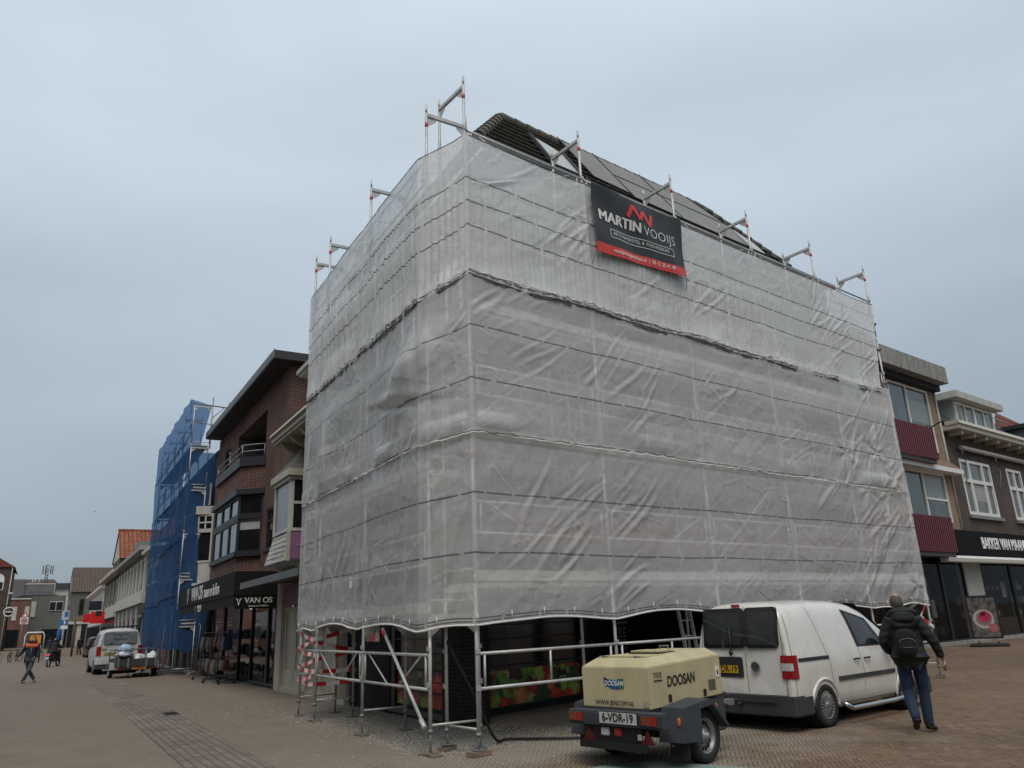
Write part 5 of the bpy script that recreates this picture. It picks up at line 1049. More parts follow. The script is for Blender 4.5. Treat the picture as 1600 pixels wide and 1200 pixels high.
m = h3.mb(); m.tube((80, .85, 12.12), (80, 9, 12.12), .14, 6); m.build('ridge_tile', TO, h3)
h3b = T('orange_roof_house', FL, 66, 4.0, 'nearer hipped orange tiled roof rising behind the grey dormer', 'building')
m = h3b.mb(); m.box(62, 70, 4, 12, 0, 8.6); m.build('wall', BRR, h3b); m = h3b.mb(); m.poly([(61.4, 2.2, 8.0), (61.4, 12, 8.0), (66, 12, 12.6), (66, 4.6, 12.6), (71, 2.2, 8.0)], [(0, 1, 2, 3), (0, 3, 4)]); m.build('roof', TO, h3b, recalc=False)
h4 = house('brown_house', 'narrow brown-windowed house between the white front and the red signs', 73.0, 92.5, 1.0, 9, 7.4, BRM, [(u, u+1.9, 4.7, 6.9) for u in (74.5, 79, 83.5, 88)], fmat=BONE)
m = h4.mb(); m.box(73, 92.6, .3, 9, 7.4, 7.7); m.build('cornice', BONE, h4); m = h4.mb(); m.box(73.2, 86, .75, 1.0, 3.4, 4.5); m.build('fascia', BONE, h4); m = h4.mb(); m.poly([(73, 1, 7.7), (92, 1, 7.7), (92, 3.5, 9.2), (73, 3.5, 9.2)], [(0, 1, 2, 3)]); m.build('roof', TB, h4, recalc=False)
m = h4.mb(); m.box(74, 92, .93, .99, .1, 3.0); m.build('shop_window', DARKI, h4)
h5 = house('white_house', 'small white-walled house with a slanted pale cornice above the red signs', 93.0, 122, 1.0, 9, 7.0, WHITE, [(u, u+1.5, 5.0, 6.3) for u in (96, 100, 104, 108)])
m = h5.mb(); m.box(92.9, 122, .4, 9, 7.0, 7.25); m.build('cornice', WHITE, h5); m = h5.mb(); m.box(94, 121, .93, .99, .1, 3.0); m.build('shop_window', DARKI, h5)
m = h5.mb(); m.box(93.5, 94.1, -.4, .9, 4.6, 5.6); m.build('hanging_sign', mat('sign_navy', (.012, .013, .03), .6), h5)
for k, (u, a, b, z0, z1) in enumerate(((92.0, -.9, .55, 3.25, 4.15), (84.5, -.55, .95, 3.0, 4.2))):
    t = T('shop_sign', FL, u, a, ('bright red sign board, the lower left of the pair over the street', 'red shop sign with dark emblem, the higher right of the pair')[k], 'sign'); m = t.mb(); m.box(u, u+.2, a, b, z0, z1); m.build('board', mat('sign_red', (.62, .012, .012), .5), t)
    m = t.mb(); m.tube((u+.1, b, z1-.1), (u+.1, 1.0, z1-.1), .04, 5); m.build('bracket', BLACK, t)
    if k: m = t.mb(); m.box(u-.02, u-.001, -.1, .45, 3.75, 4.25); m.build('emblem', BLACK, t)
h6 = T('gable_building', FL, 160, 1.0, 'tall grey-brown corner building with a steep tiled roof closing the street', 'building')
m = h6.mb(); m.box(160, 178, -.6, 12, 0, 10.0); m.build('wall', STUC, h6)
m = h6.mb(); m.quad((159.6, -.7, 9.9), (159.6, 12, 9.9), (168, 12, 15.0), (168, -.7, 15.0)); m.quad((178, -.7, 9.9), (178, 12, 9.9), (168, 12, 15), (168, -.7, 15)); m.build('roof', TB, h6, recalc=False); m = h6.mb(); m.poly([(159.8, -.6, 10), (178, -.6, 10), (168, -.6, 14.9)], [(0, 1, 2)]); m.build('gable', STUC, h6, recalc=False)
m = h6.mb(); m.box(159.6, 178, -.75, 9, 4.1, 4.6); m.build('fascia', BONE, h6)
for a, b, c, d, mt in ((.9, 1.7, 5.8, 8.6, BLACKM), (3.0, 4.4, 6.0, 8.6, WHITE)): m = h6.mb(); m.box(159.9, 160, a, b, c, d); o = m.build('window', mt, h6); m = h6.mb(); m.quad((159.88, a+.15, c+.15), (159.88, b-.15, c+.15), (159.88, b-.15, d-.15), (159.88, a+.15, d-.15)); m.build('pane', DARKI, o)
for a, mt in ((-.4, DARKI), (1.0, CREAMD), (1.7, DARKI), (3.0, WHITE), (3.8, DARKI)): m = h6.mb(); m.box(159.85, 159.99, a, a+.7, .1, 4.0); m.build('shop_window', mt, h6)
for u, z0, z1 in ((164, 6.2, 8.8), (170, 6.0, 8.5), (168, 10.5, 13)): m = h6.mb(); m.box(u, u+1.2, -.66, -.6, z0, z1); m.build('window', WHITE, h6)
m = h6.mb(); m.box(159.8, 160, .2, 3.2, 4.75, 5.3); m.build('lettering_band', mat('ochre_band', (.22, .13, .06), .7), h6)
h7 = T('grey_building', FL, 165, -4, 'flat-roofed grey block with one wide dark window, left of the tall gable', 'building')
m = h7.mb(); m.box(160, 175, -6.9, -1.4, 0, 9.3); m.build('wall', STUC, h7); m = h7.mb(); m.box(159.85, 160, -3.9, -1.75, 6.6, 8.25); o = m.build('window', WHITE, h7)
for a, b in ((-3.85, -2.9), (-2.8, -1.8)): m = h7.mb(); m.box(159.8, 159.85, a, b, 6.7, 8.15); m.build('pane', DARKI, o)
m = h7.mb(); m.box(159.85, 160, -6.75, -6.0, 5.6, 8.3); m.build('window', BONE, h7); m = h7.mb(); m.box(159.8, 160, -4.6, -1.5, .1, 3.4); m.build('shop_window', DARKI, h7)
h8 = T('dark_roof_building', FL, 215, -9, 'large dark slate roof with pale edge rising behind the grey block', 'building')
m = h8.mb(); m.box(215, 235, -13.5, -2, 0, 12.0); m.build('wall', STUC, h8); m = h8.mb(); m.poly([(214.5, -9.2, 12), (214.5, -2.9, 12), (219, -2.9, 14.7), (219, -8.9, 14.6), (214.5, -14, 10.5), (219, -12.2, 16), (219, -9.4, 16)], [(0, 1, 2, 3), (4, 0, 3, 6, 5)]); m.build('roof', TD, h8, recalc=False)
m = h8.mb(); m.box(214.2, 214.5, -9.1, -2.9, 14.5, 14.7); m.box(214.2, 214.5, -3.0, -2.85, 12.1, 14.5); m.build('roof_edge', BONE, h8)
h9 = T('dark_roof_building', FL, 245, -6, 'farthest brown roof carrying the phone mast', 'building')
m = h9.mb(); m.box(250, 270, -14, -2.2, 0, 16.5); m.build('wall', STUC, h9); m = h9.mb(); m.quad((249, -14, 16.4), (249, -1.6, 16.4), (255, -3.0, 18.2), (255, -14, 18.2)); m.build('roof', TB, h9, recalc=False)
for y in (-8.2, -7.6, -6.6): m = h9.mb(); m.tube((249.5, y, 16.4), (249.5, y, 18), .12, 5); m.build('chimney', BONE, h9)
h10 = T('blue_roof_building', FL, 218, -1, 'low far building with dark blue upper storey beside the gable', 'building')
m = h10.mb(); m.box(216, 230, -2.5, 1.5, 0, 13.4); m.build('wall', BONE, h10); m = h10.mb(); m.box(215.5, 230, -2.6, 1.5, 13.4, 14.8); m.build('roof', mat('roof_slate_blue', (.035, .05, .065), .6), h10)
h11 = T('brick_house', FL, 200, -12, 'dark red brick house with arched ground floor at the far left', 'building')
m = h11.mb(); m.box(205, 214, -14, -6.8, 0, 10.6); m.build('wall', BRR, h11); m = h11.mb(); m.box(204.8, 214, -14, -6.7, 10.6, 10.9); m.build('cornice', BONE, h11)
for a in (-12.4, -10.8, -8.4): m = h11.mb(); m.box(204.9, 205, a, a+.9, 6, 9); m.build('window', BONE, h11)
m = h11.mb(); m.box(204.85, 205, -13, -9, .1, 4); m.build('shop_window', DARKI, h11)
h12 = T('brick_gable_house', FL, 150, -12, 'brown brick house with red roof and arched white window at the left edge', 'building')
m = h12.mb(); m.box(150, 170, -22, -10.3, 0, 13.8); m.build('wall', brick('brick_far_brown', (.10, .06, .05), (.07, .045, .04), (.08, .07, .06)), h12)
m = h12.mb(); m.poly([(149.7, -22, 13.7), (149.7, -9.8, 13.7), (149.7, -16, 17.6), (170, -22, 13.7), (170, -9.8, 13.7), (170, -16, 17.6)], [(0, 1, 2), (1, 4, 5, 2), (0, 3, 5, 2)]); m.build('roof', mat('roof_deep_red', (.16, .035, .03), .8, 0, .2, 1), h12, recalc=False)
def arched(t, u, a, b, z0, z1, mt):
    r = (b-a)/2; c = (a+b)/2; pr = [(a, z0), (b, z0)]+[(c+r*math.cos(x*math.pi/10), z1-r+r*math.sin(x*math.pi/10)) for x in range(11)]; m = t.mb(); k = len(pr); m.poly([(u, n, z) for n, z in pr]+[(u-.1, n, z) for n, z in pr], [tuple(range(k)), tuple(range(k, 2*k))]+[(i, (i+1) % k, k+(i+1) % k, k+i) for i in range(k)]); return m
o = arched(h12, 150, -12.9, -11.1, 9.9, 12.6, None).build('window', WHITE, h12)
for a, b, c, d in ((-12.75, -12.05, 10.05, 11.2), (-11.95, -11.25, 10.05, 11.2)): m = h12.mb(); m.box(149.84, 149.9, a, b, c, d); m.build('pane', DARKI, o)
m = h12.mb(); m.box(149.9, 150, -13.4, -12.1, 5.9, 8.3); m.build('window', WHITE, h12); m = h12.mb(); m.tube((149.8, -10.3, 0), (149.8, -10.15, 13.6), .07, 5); m.build('downpipe', BONE, h12)
m = h12.mb(); m.box(149.5, 152, -10.3, -9.6, 9.2, 9.5); m.build('balcony', BONE, h12)
# phone mast
t = T('phone_mast', FL, 250, -5, 'lattice phone mast with upright antenna panels on the far roof', 'mast', z0=16.5); m = t.mb()
for dn in (-.35, .35):
    m.tube((250, -5+dn, 16.5), (250, -5+dn*.6, 22.2), .10, 5)
for k in range(6): z = 17+k*.85; m.tube((250, -5.3, z), (250, -4.7, z+.85), .06, 4); m.tube((250, -4.7, z), (250, -5.3, z+.85), .06, 4)
m.build('lattice', GALVD, t)
for y in (-6.2, -5.6, -4.3, -3.8): m = t.mb(); m.box(249.9, 250.1, y, y+.28, 19.3, 21.7); m.build('antenna', STUC, t); m = t.mb(); m.tube((250, y+.14, 20.5), (250, -5, 20.2), .06, 4); m.build('arm', GALVD, t)
# ================================================================ houses on the right (frame FR)
cn = TW('flat_building', FR, 25, 6.0, 'flat-roofed yellow brick block with concrete roof slab and maroon ribbed balconies', 'building')
CN = 6.0
wins_ = []
hol = [(26.2-.0, 29.95, 7.3, 11.0), (26.2, 29.95, 4.95, 7.12), (20.6, 24.4, 7.3, 11.0), (20.6, 24.4, 4.95, 7.12)]
m = cn.m(FR); wallgrid(m, 14.0, 30.78, CN, CN+.25, 4.6, 11.26, hol); m.quad((14, CN, 0), (14, CN+10, 0), (14, CN+10, 11.6), (14, CN, 11.6)); m.quad((30.78, CN, 4.6), (30.78, CN+8, 4.6), (30.78, CN+8, 11.6), (30.78, CN, 11.6)); m.build('wall', BRY, cn, recalc=False)
m = cn.m(FR); m.box(14, 30.8, 5.3, CN+9, 11.27, 12.05); m.build('roof_slab', CONC, cn); 
m = cn.m(FR); m.box(14, 30.79, CN-.3, CN-.003, 11.0, 11.26); m.build('eave_board', BLACKM, cn)
GW = glassm('glass_green_sky', (.05, .065, .07), .04, 1.0)
for a in (26.2, 20.6):
    b = a+3.75
    for z0, z1, zt in ((8.55, 10.95, 9.3), (4.95, 7.08, 5.9)):
        m = cn.m(FR); m.frame(a, b, CN-.02, CN+.1, z0, z1, .10); m.box(lerp(a, b, .44)-.05, lerp(a, b, .44)+.05, CN-.012, CN+.09, z0+.1, z1-.1); m.box(lerp(a, b, .44)+.05, b-.1, CN-.016, CN+.085, zt-.045-.3*(z0 > 8), zt+.045-.3*(z0 > 8)); o = m.build('window', WHITE, cn)
        m = cn.m(FR); m.quad((a+.08, CN+.05, z0+.08), (b-.08, CN+.05, z0+.08), (b-.08, CN+.05, z1-.08), (a+.08, CN+.05, z1-.08)); m.build('pane', GW, o)
        m = cn.m(FR); m.quad((lerp(a, b, .5), CN+.047, z0+.8), (b-.14, CN+.047, z0+.8), (b-.14, CN+.047, z1-.12-(.5 if z0 > 8 else 0)), (lerp(a, b, .5), CN+.047, z1-.12-(.5 if z0 > 8 else 0))); m.build('curtain', mat('net_curtain', (.20, .22, .22), .25, 0, .1, 2), o)
    m = cn.m(FR); m.box(b-.34, b, CN-.02, CN+.1, 8.05, 8.55); m.build('window', WHITE, cn)
    for z0, z1 in ((7.42, 8.80), (3.56, 4.98)):
        m = cn.m(FR); u0, u1 = a-2.6, b-2.0; n0 = 5.3; k = 0
        for (x0, y0, x1, y1) in ((u0, n0, u1, n0), (u1, n0, u1, CN-.03)):
            L = math.hypot(x1-x0, y1-y0); q = int(L/.17); dx, dy = (x1-x0)/L, (y1-y0)/L; ox, oy = dy, -dx
            pts = []
            for i in range(q*2+1):
                s = L*i/(q*2); o_ = .075 if i % 2 else 0; pts.append((x0+dx*s+ox*o_, y0+dy*s+oy*o_)); pts.append((x0+dx*(s+L/(q*2)*(.92 if i % 2 else .92))+ox*o_, y0+dy*(s+L/(q*2)*.92)+oy*o_))
            k = len(pts); m.poly([(p[0], p[1], z0) for p in pts]+[(p[0], p[1], z1) for p in pts], [(i, i+1, k+i+1, k+i) for i in range(k-1)])
        bo = m.build('balcony', mat('maroon_sheet', (.125, .018, .028), .45, 0, .12, 4, dirt=.25), cn, recalc=False, solid=0)
        m = cn.m(FR); m.box(u0, u1, n0+.02, CN-.01, z0-.16, z0-.002); m.build('floor_slab', mat('slab_dark', (.08, .08, .08), .8), bo)
m = cn.m(FR); m.box(14, 30.9, CN-.5, CN-.02, 7.08, 7.28); m.build('awning_case', WHITE, cn); m = cn.m(FR); m.tube((28.9, CN-.9, 9.25), (28.9, CN-.2, 9.0), .03, 6); m.build('flag_holder', BLACK, cn)
m = cn.m(FR); m.poly([(24, CN-.5, 7.29), (30.8, CN-.5, 7.29), (30.8, CN, 7.75), (24, CN, 7.75)], [(0, 1, 2, 3)]); m.build('lead_skirt', mat('shingle_brown', (.20, .13, .09), .8, 0, .3, 8), cn, recalc=False)
m = cn.m(FR); m.tube((30.66, CN-.04, 4.6), (30.66, CN-.04, 11.2), .05, 6); m.build('downpipe', BONE, cn)
# shops below
m = cn.m(FR); m.box(14, 30, CN, CN+.2, 3.5, 4.6); m.build('fascia', BLACKM, cn)
bk = TW('bakery_building', FR, 35, 6.0, 'dark brown brick house with bakery on the ground floor, cream gutter and wide dormer', 'building')
BRB = brick('brick_deep_brown', (.075, .048, .040), (.045, .030, .027), (.14, .125, .11), .25)
holb = [(31.9, 35.3, 5.4, 8.0), (37.3, 39.2, 5.4, 8.0)]
m = bk.m(FR); wallgrid(m, 30.8, 46, CN, CN+.25, 4.6, 9.3, holb); m.quad((46, CN, 0), (46, CN+8, 0), (46, CN+8, 9.3), (46, CN, 9.3)); m.build('wall', BRB, bk, recalc=False)
def sash(t, u0, u1, z0, z1, cols, blind=0):
    f = t.m(FR); f.frame(u0, u1, CN-.02, CN+.12, z0, z1, .13, .16)
    for x in cols: f.box(x-.09, x+.09, CN-.012, CN+.11, z0+.16, z1-.13)
    zt = z0+(z1-z0)*.62; f.box(u0+.13, u1-.13, CN-.016, CN+.105, zt-.08, zt+.08); o = f.build('window', WHITE, t)
    m = t.m(FR); m.quad((u0+.1, CN+.07, z0+.1), (u1-.1, CN+.07, z0+.1), (u1-.1, CN+.07, z1-.1), (u0+.1, CN+.07, z1-.1)); m.build('pane', glassm('glass_soft', (.09, .10, .10), .07, 1.0), o)
    if blind: m = t.m(FR); m.quad((cols[0]+.12, CN+.066, zt-.9), (cols[1]-.12, CN+.066, zt-.9), (cols[1]-.12, CN+.066, zt-.1), (cols[0]+.12, CN+.066, zt-.1)); m.build('blind', CURT, o)
    m = t.m(FR); m.box(u0-.15, u1+.15, CN-.14, CN-.021, z0-.16, z0-.01); m.build('sill', mat('sill_grey', (.20, .20, .19), .8), o); return o
sash(bk, 31.9, 35.3, 5.4, 8.0, (32.85, 34.35), 1); sash(bk, 37.3, 39.2, 5.4, 8.0, (38.25,))
m = bk.m(FR); m.box(30.75, 46, CN-.75, CN+.05, 9.18, 9.38); m.prism([(CN-.85, 9.38), (CN-.80, 9.55), (CN-.2, 9.55), (CN-.2, 9.38)], 30.7, 46, 'x'); m.build('gutter', CREAM, bk)
for i in range(11): u = 31.4+i*1.35; m = bk.m(FR); m.box(u-.07, u+.07, CN-.62, CN-.01, 8.98, 9.177); m.build('bracket', CREAM, bk)
TD2 = mat('roof_tile_dark', (.045, .045, .043), .8, 0, .3, 6)
m = bk.m(FR); tiled(m, (30.9, CN-.15, 9.5), (39.5, CN-.15, 9.5), (43.0, CN+2.6, 12.3), (30.9, CN+2.6, 12.3), 36, 9, .03, .03); m.build('roof', TD2, bk, recalc=False)
dm = bk.m(FR); dm.box(32.9, 37.45, CN+.12, CN+2.6, 9.55, 11.0); d = dm.build('dormer', mat('dormer_white', (.40, .40, .39), .7, 0, .08), bk)
m = bk.m(FR); m.box(32.35, 37.9, CN-.35, CN+2.8, 11.0, 11.32); m.build('dormer_roof', mat('dormer_edge', (.45, .44, .41), .7, 0, .1, 3, dirt=.5, dirtcol=(.2, .19, .17)), d)
m = bk.m(FR); m.frame(32.95, 37.4, CN+.04, CN+.12, 9.6, 10.95, .11)
for x in (34.05, 35.1, 36.25): m.box(x-.05-(x == 35.1)*.05, x+.05+(x == 35.1)*.05, CN+.05, CN+.115, 9.71, 10.84)
o = m.build('window', WHITE, d); m = bk.m(FR); m.quad((33, CN+.1, 9.65), (37.35, CN+.1, 9.65), (37.35, CN+.1, 10.9), (33, CN+.1, 10.9)); m.build('pane', MATS['glass_soft'], o)
m = bk.m(FR); m.poly([(33.1, CN+.09, 10.8), (33.75, CN+.09, 9.75), (33.95, CN+.09, 9.75), (33.6, CN+.09, 10.84)], [(0, 1, 2, 3)]); m.build('curtain', CURT, o, recalc=False)
m = bk.m(FR); m.tube((31.9, CN-.22, 8.48), (39.9, CN-.22, 8.48), .11, 8); m.build('awning_roll', mat('awning_roll_pale', (.38, .37, .34), .7), bk)
for u in (32.0, 35.8, 39.6): m = bk.m(FR); m.path([(u, CN-.2, 8.4), (u+.05, CN-.25, 7.6), (u, CN-.12, 6.9)], .03, 6); m.build('awning_arm', BONE, bk)
# red-tiled house and dark dormer beyond
rd = TW('red_roof_house', FR, 42, 6.0, 'house beyond the bakery with a red-brown tiled roof and black-edged grey dormer', 'building')
m = rd.m(FR); tiled(m, (39.7, CN+.95, 9.95), (50, CN+.95, 9.95), (47.8, CN+2.2, 12.15), (44.2, CN+2.2, 12.4), 30, 7, .03, .03); m.build('roof', mat('roof_tile_red_brown', (.15, .045, .03), .8, 0, .35, 6), rd, recalc=False)
m = rd.m(FR); m.poly([(39.3, CN-.15, 9.5), (50, CN-.15, 9.5), (50, CN+1.0, 10.0), (39.6, CN+1.0, 10.0)], [(0, 1, 2, 3)]); m.build('lower_roof', TD2, rd, recalc=False)
m = rd.m(FR); m.box(41.5, 46, CN-.05, CN+1.4, 9.55, 10.6); d = m.build('dormer', mat('dormer_blue_grey', (.13, .15, .17), .7), rd); m = rd.m(FR); m.box(41.1, 46.5, CN-.5, CN+1.5, 10.6, 10.82); m.build('dormer_roof', BLACK, d); m = rd.m(FR); m.box(42.0, 43.1, CN-.09, CN-.05, 9.75, 10.5); m.build('window', WHITE, d)
m = rd.m(FR); m.path([(38.8, CN+1.8, 11.9), (41, CN+1.5, 11.6), (42.5, CN+1.2, 11.3)], .03, 5); m.build('cable', GALV, rd)
# bakery shop front
m = bk.m(FR); m.box(29.6, 46, CN-.12, CN+.02, 3.56, 4.63); fb = m.build('fascia', mat('fascia_black', (.007, .008, .009), .85, 0, .15, spec=.15), bk)
wx = bk.loc(FR, (32.15, CN-.13, 4.10)); text('BAKKER VAN MAANEN', .74, mat('letter_bright', (.85, .85, .84), .5, 0, .03), bk, wx, (math.pi/2, 0, 0), 'lettering', .02, .0, .72, 'LEFT', sp=1.0)
ba = TW('awning', FR, 27.3, 5.2, 'white rolled awning case running beneath the bakery sign', 'awning')
m = ba.m(FR); m.prism([(CN-.62, 3.22), (CN-.66, 3.36), (CN-.60, 3.46), (CN-.3, 3.50), (CN-.3, 3.2)], 27.3, 35.0, 'x'); m.build('case', WHITE, ba); m = ba.m(FR); m.prism([(CN-.62, 3.22), (CN-.66, 3.36), (CN-.60, 3.46), (CN-.3, 3.50), (CN-.3, 3.2)], 35.1, 46, 'x'); m.build('case', WHITE, ba)
m = ba.m(FR); m.box(27.2, 46, CN-.3, CN-.12, 3.25, 3.45); m.build('bracket', BLACK, ba)
CLR = seethrough('bakery_glass', .4, (.008, .008, .008))
m = bk.m(FR); m.box(30.0, 31.65, CN-.02, CN+.3, 0, 3.56); m.build('pier', mat('pier_pale', (.34, .33, .30), .7, 0, .06), bk)
m = bk.m(FR); m.box(24.0, 46, CN-.25, CN+.1, 0, .12); m.build('kerb_step', CONC, bk)
for a, b in ((24.0, 26.3), (26.35, 27.8), (27.85, 29.95), (31.7, 35.0), (35.1, 38.5), (38.6, 45.9)):
    m = bk.m(FR); m.frame(a, b, CN, CN+.1, .12, 3.5, .06); so = m.build('shop_window', BLACK, bk); m = bk.m(FR); m.quad((a+.03, CN+.05, .15), (b-.03, CN+.05, .15), (b-.03, CN+.05, 3.45), (a+.03, CN+.05, 3.45)); m.build('pane', CLR, so)
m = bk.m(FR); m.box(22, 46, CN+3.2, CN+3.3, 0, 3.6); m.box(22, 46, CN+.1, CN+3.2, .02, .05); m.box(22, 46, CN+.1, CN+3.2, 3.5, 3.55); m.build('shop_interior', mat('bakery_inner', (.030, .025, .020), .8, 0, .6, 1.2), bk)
goods(bk, FR, 31.9, 45, CN+.6, CN+1.6, (.9, 1.5, 2.1), 12, [mat('bread_tan', (.30, .17, .08), .7), mat('crate_cream', (.42, .40, .34), .7), GC[6], GC[2], mat('poster_pale', (.30, .29, .28), .6)])
goods(bk, FR, 24.2, 29.8, CN+.7, CN+1.6, (.3, 1.2, 2.3), 13, [GC[2], GC[4], GC[6], MATS['poster_pale']])
m = bk.m(FR); m.box(32.2, 36.9, CN+.55, CN+1.2, .1, .86); m.build('counter', mat('counter_brown', (.07, .05, .035), .5), bk)
for a, n, z in ((27.2, CN+.4, 1.05), (34.4, CN+.3, 1.75)): m = bk.m(FR); m.box(a, a+.45, n, n+.02, z, z+.7); m.build('paper_notice', MATS['poster_pale'], bk)
# snap-frame pavement sign
sb = TW('pavement_sign', FR, 26.7, 4.4, 'black pavement sign with a pink cake poster on a rounded dark base', 'pavement sign'); 
cx_, cy_ = 17.35, 30.2; sb.e.location = (cx_, cy_, 0); sb.e.rotation_euler = (0, 0, math.atan2(-cx_, cy_)+.08)
m = MB(); m.frame(-.50, .50, -.03, .03, .28, 1.83, .055); m.build('frame', BLACK, sb)
def poster():
    m = mat('cake_poster', (.2, .2, .2), .3); nt = m.node_tree; b = nt.nodes['Principled BSDF']; L = nt.links.new; tc = N(nt, 'ShaderNodeTexCoord'); src = None
    n = N(nt, 'ShaderNodeTexNoise', ins={'Scale': 6.0, 'Detail': 5.0}); L(tc.outputs['Object'], n.inputs['Vector']); r = N(nt, 'ShaderNodeValToRGB'); L(n.outputs[0], r.inputs[0]); r.color_ramp.elements[0].color = (.035, .03, .03, 1); r.color_ramp.elements[0].position = .35; r.color_ramp.elements[1].color = (.17, .16, .15, 1); r.color_ramp.elements[1].position = .65; src = r.outputs[0]
    for (x, z), rad, col in (((-.02, .98), .34, (.45, .43, .40)), ((-.0, 1.0), .27, (.20, .18, .17)), ((.02, 1.06), .20, (.45, .03, .08)), ((-.03, 1.16), .07, (.03, .01, .012)), ((.25, .66), .15, (.42, .12, .14))):
        d = N(nt, 'ShaderNodeVectorMath', operation='DISTANCE', ins={1: (x, 0, z)}); mp = N(nt, 'ShaderNodeMapping'); mp.inputs['Scale'].default_value = (1, 0, 1); nz = N(nt, 'ShaderNodeMath', operation='MULTIPLY_ADD', ins={1: .14, 2: -.07}); L(n.outputs[0], nz.inputs[0])
        L(tc.outputs['Object'], mp.inputs[0]); L(mp.outputs[0], d.inputs[0]); a = N(nt, 'ShaderNodeMath', operation='ADD'); L(d.outputs['Value'], a.inputs[0]); L(nz.outputs[0], a.inputs[1]); g = N(nt, 'ShaderNodeMapRange', ins={1: rad-.02, 2: rad+.02, 3: 1, 4: 0}); L(a.outputs[0], g.inputs[0]); mx = N(nt, 'ShaderNodeMix', data_type='RGBA'); L(g.outputs[0], mx.inputs[0]); L(src, mx.inputs[6]); mx.inputs[7].default_value = (*col, 1); src = mx.outputs[2]
    L(src, b.inputs['Base Color']); return m
m = MB(); m.quad((-.45, -.012, .33), (.45, -.012, .33), (.45, -.012, 1.78), (-.45, -.012, 1.78)); m.build('poster', poster(), sb, recalc=False)
m = MB(); m.prism([(-.28, 0), (-.30, .05), (-.24, .11), (.24, .11), (.30, .05), (.28, 0)], -.62, .62, 'x'); m.build('base', BLACKM, sb, bevel=.02)
for x in (-.32, .32): m = MB(); m.tube((x, 0, .1), (x, 0, .3), .03, 8); m.build('spring', GALVD, sb)
text('slagroom', .13, mat('letter_slate', (.10, .10, .13), .6), sb, (0, -.016, 1.55), (math.pi/2, 0, 0), 'lettering', .001, .002, shear=.2)

# ================================================================ the other side of the square, behind and beside the viewer
def opposite(u0, u1, fr, n, depth, h, wall, roof, label, gable=True, sgn=-1, uc=None):
    t = TW('brick_house', fr, (u0+u1)/2, n, label, 'building'); m = t.m(fr); m.box(u0, u1, n, n+sgn*depth, 0, h); m.build('wall', wall, t)
    if gable: m = t.m(fr); um = (u0+u1)/2; m.poly([(u0-.2, n-sgn*.2, h), (u1+.2, n-sgn*.2, h), (um, n-sgn*.2, h+(u1-u0)*.5), (u0-.2, n+sgn*depth, h), (u1+.2, n+sgn*depth, h), (um, n+sgn*depth, h+(u1-u0)*.5)], [(0, 1, 2), (3, 4, 5), (0, 2, 5, 3), (1, 4, 5, 2)]); m.build('roof', roof, t)
    else: m = t.m(fr); m.prism([(n-sgn*.3, h), (n+sgn*depth*.5, h+3), (n+sgn*depth, h)], u0, u1, 'x'); m.build('roof', roof, t)
    k = max(2, int((u1-u0)/2.4)); s = (u1-u0)/k
    for i in range(k):
        for z in (3.8, 6.6):
            if z+1.7 > h: continue
            a = u0+s*i+.5; m = t.m(fr); m.frame(a, a+s-1.0, n-sgn*.02, n-sgn*.06, z, z+1.7, .08); o = m.build('window', WHITE, t); m = t.m(fr); m.quad((a, n-sgn*.03, z), (a+s-1, n-sgn*.03, z), (a+s-1, n-sgn*.03, z+1.7), (a, n-sgn*.03, z+1.7)); m.build('pane', GLS, o)
    m = t.m(fr); m.box(u0+.4, u1-.4, n-sgn*.02, n-sgn*.05, .2, 2.9); m.build('shop_window', DARKI, t); return t
opposite(-16, -7, FR, -23, 9, 8.5, BRM, TILE, 'brown brick gabled house across the square behind the viewer, nearest the street'); opposite(-6.9, 1.5, FR, -23, 9, 9.2, BRD, TILE, 'dark red gabled house across the square behind the viewer'); opposite(1.6, 13, FR, -23.5, 9, 7.6, BRY, TILE, 'yellow brick house with low eaves across the square', False); opposite(13.1, 24, FR, -23, 9, 9, BRM, TILE, 'brown brick gabled house at the far end across the square')
opposite(-14, -3, FL, -13.5, 9, 9, BRD, TILE, 'dark red house on the left side of the street beside the viewer', False); opposite(-2.9, 9, FL, -13.2, 9, 8, BRM, TILE, 'brown brick gabled house on the left side of the street'); opposite(9.1, 24, FL, -13.5, 9, 8.6, BRR, TILE, 'long red brick house farther along the left side of the street', False)
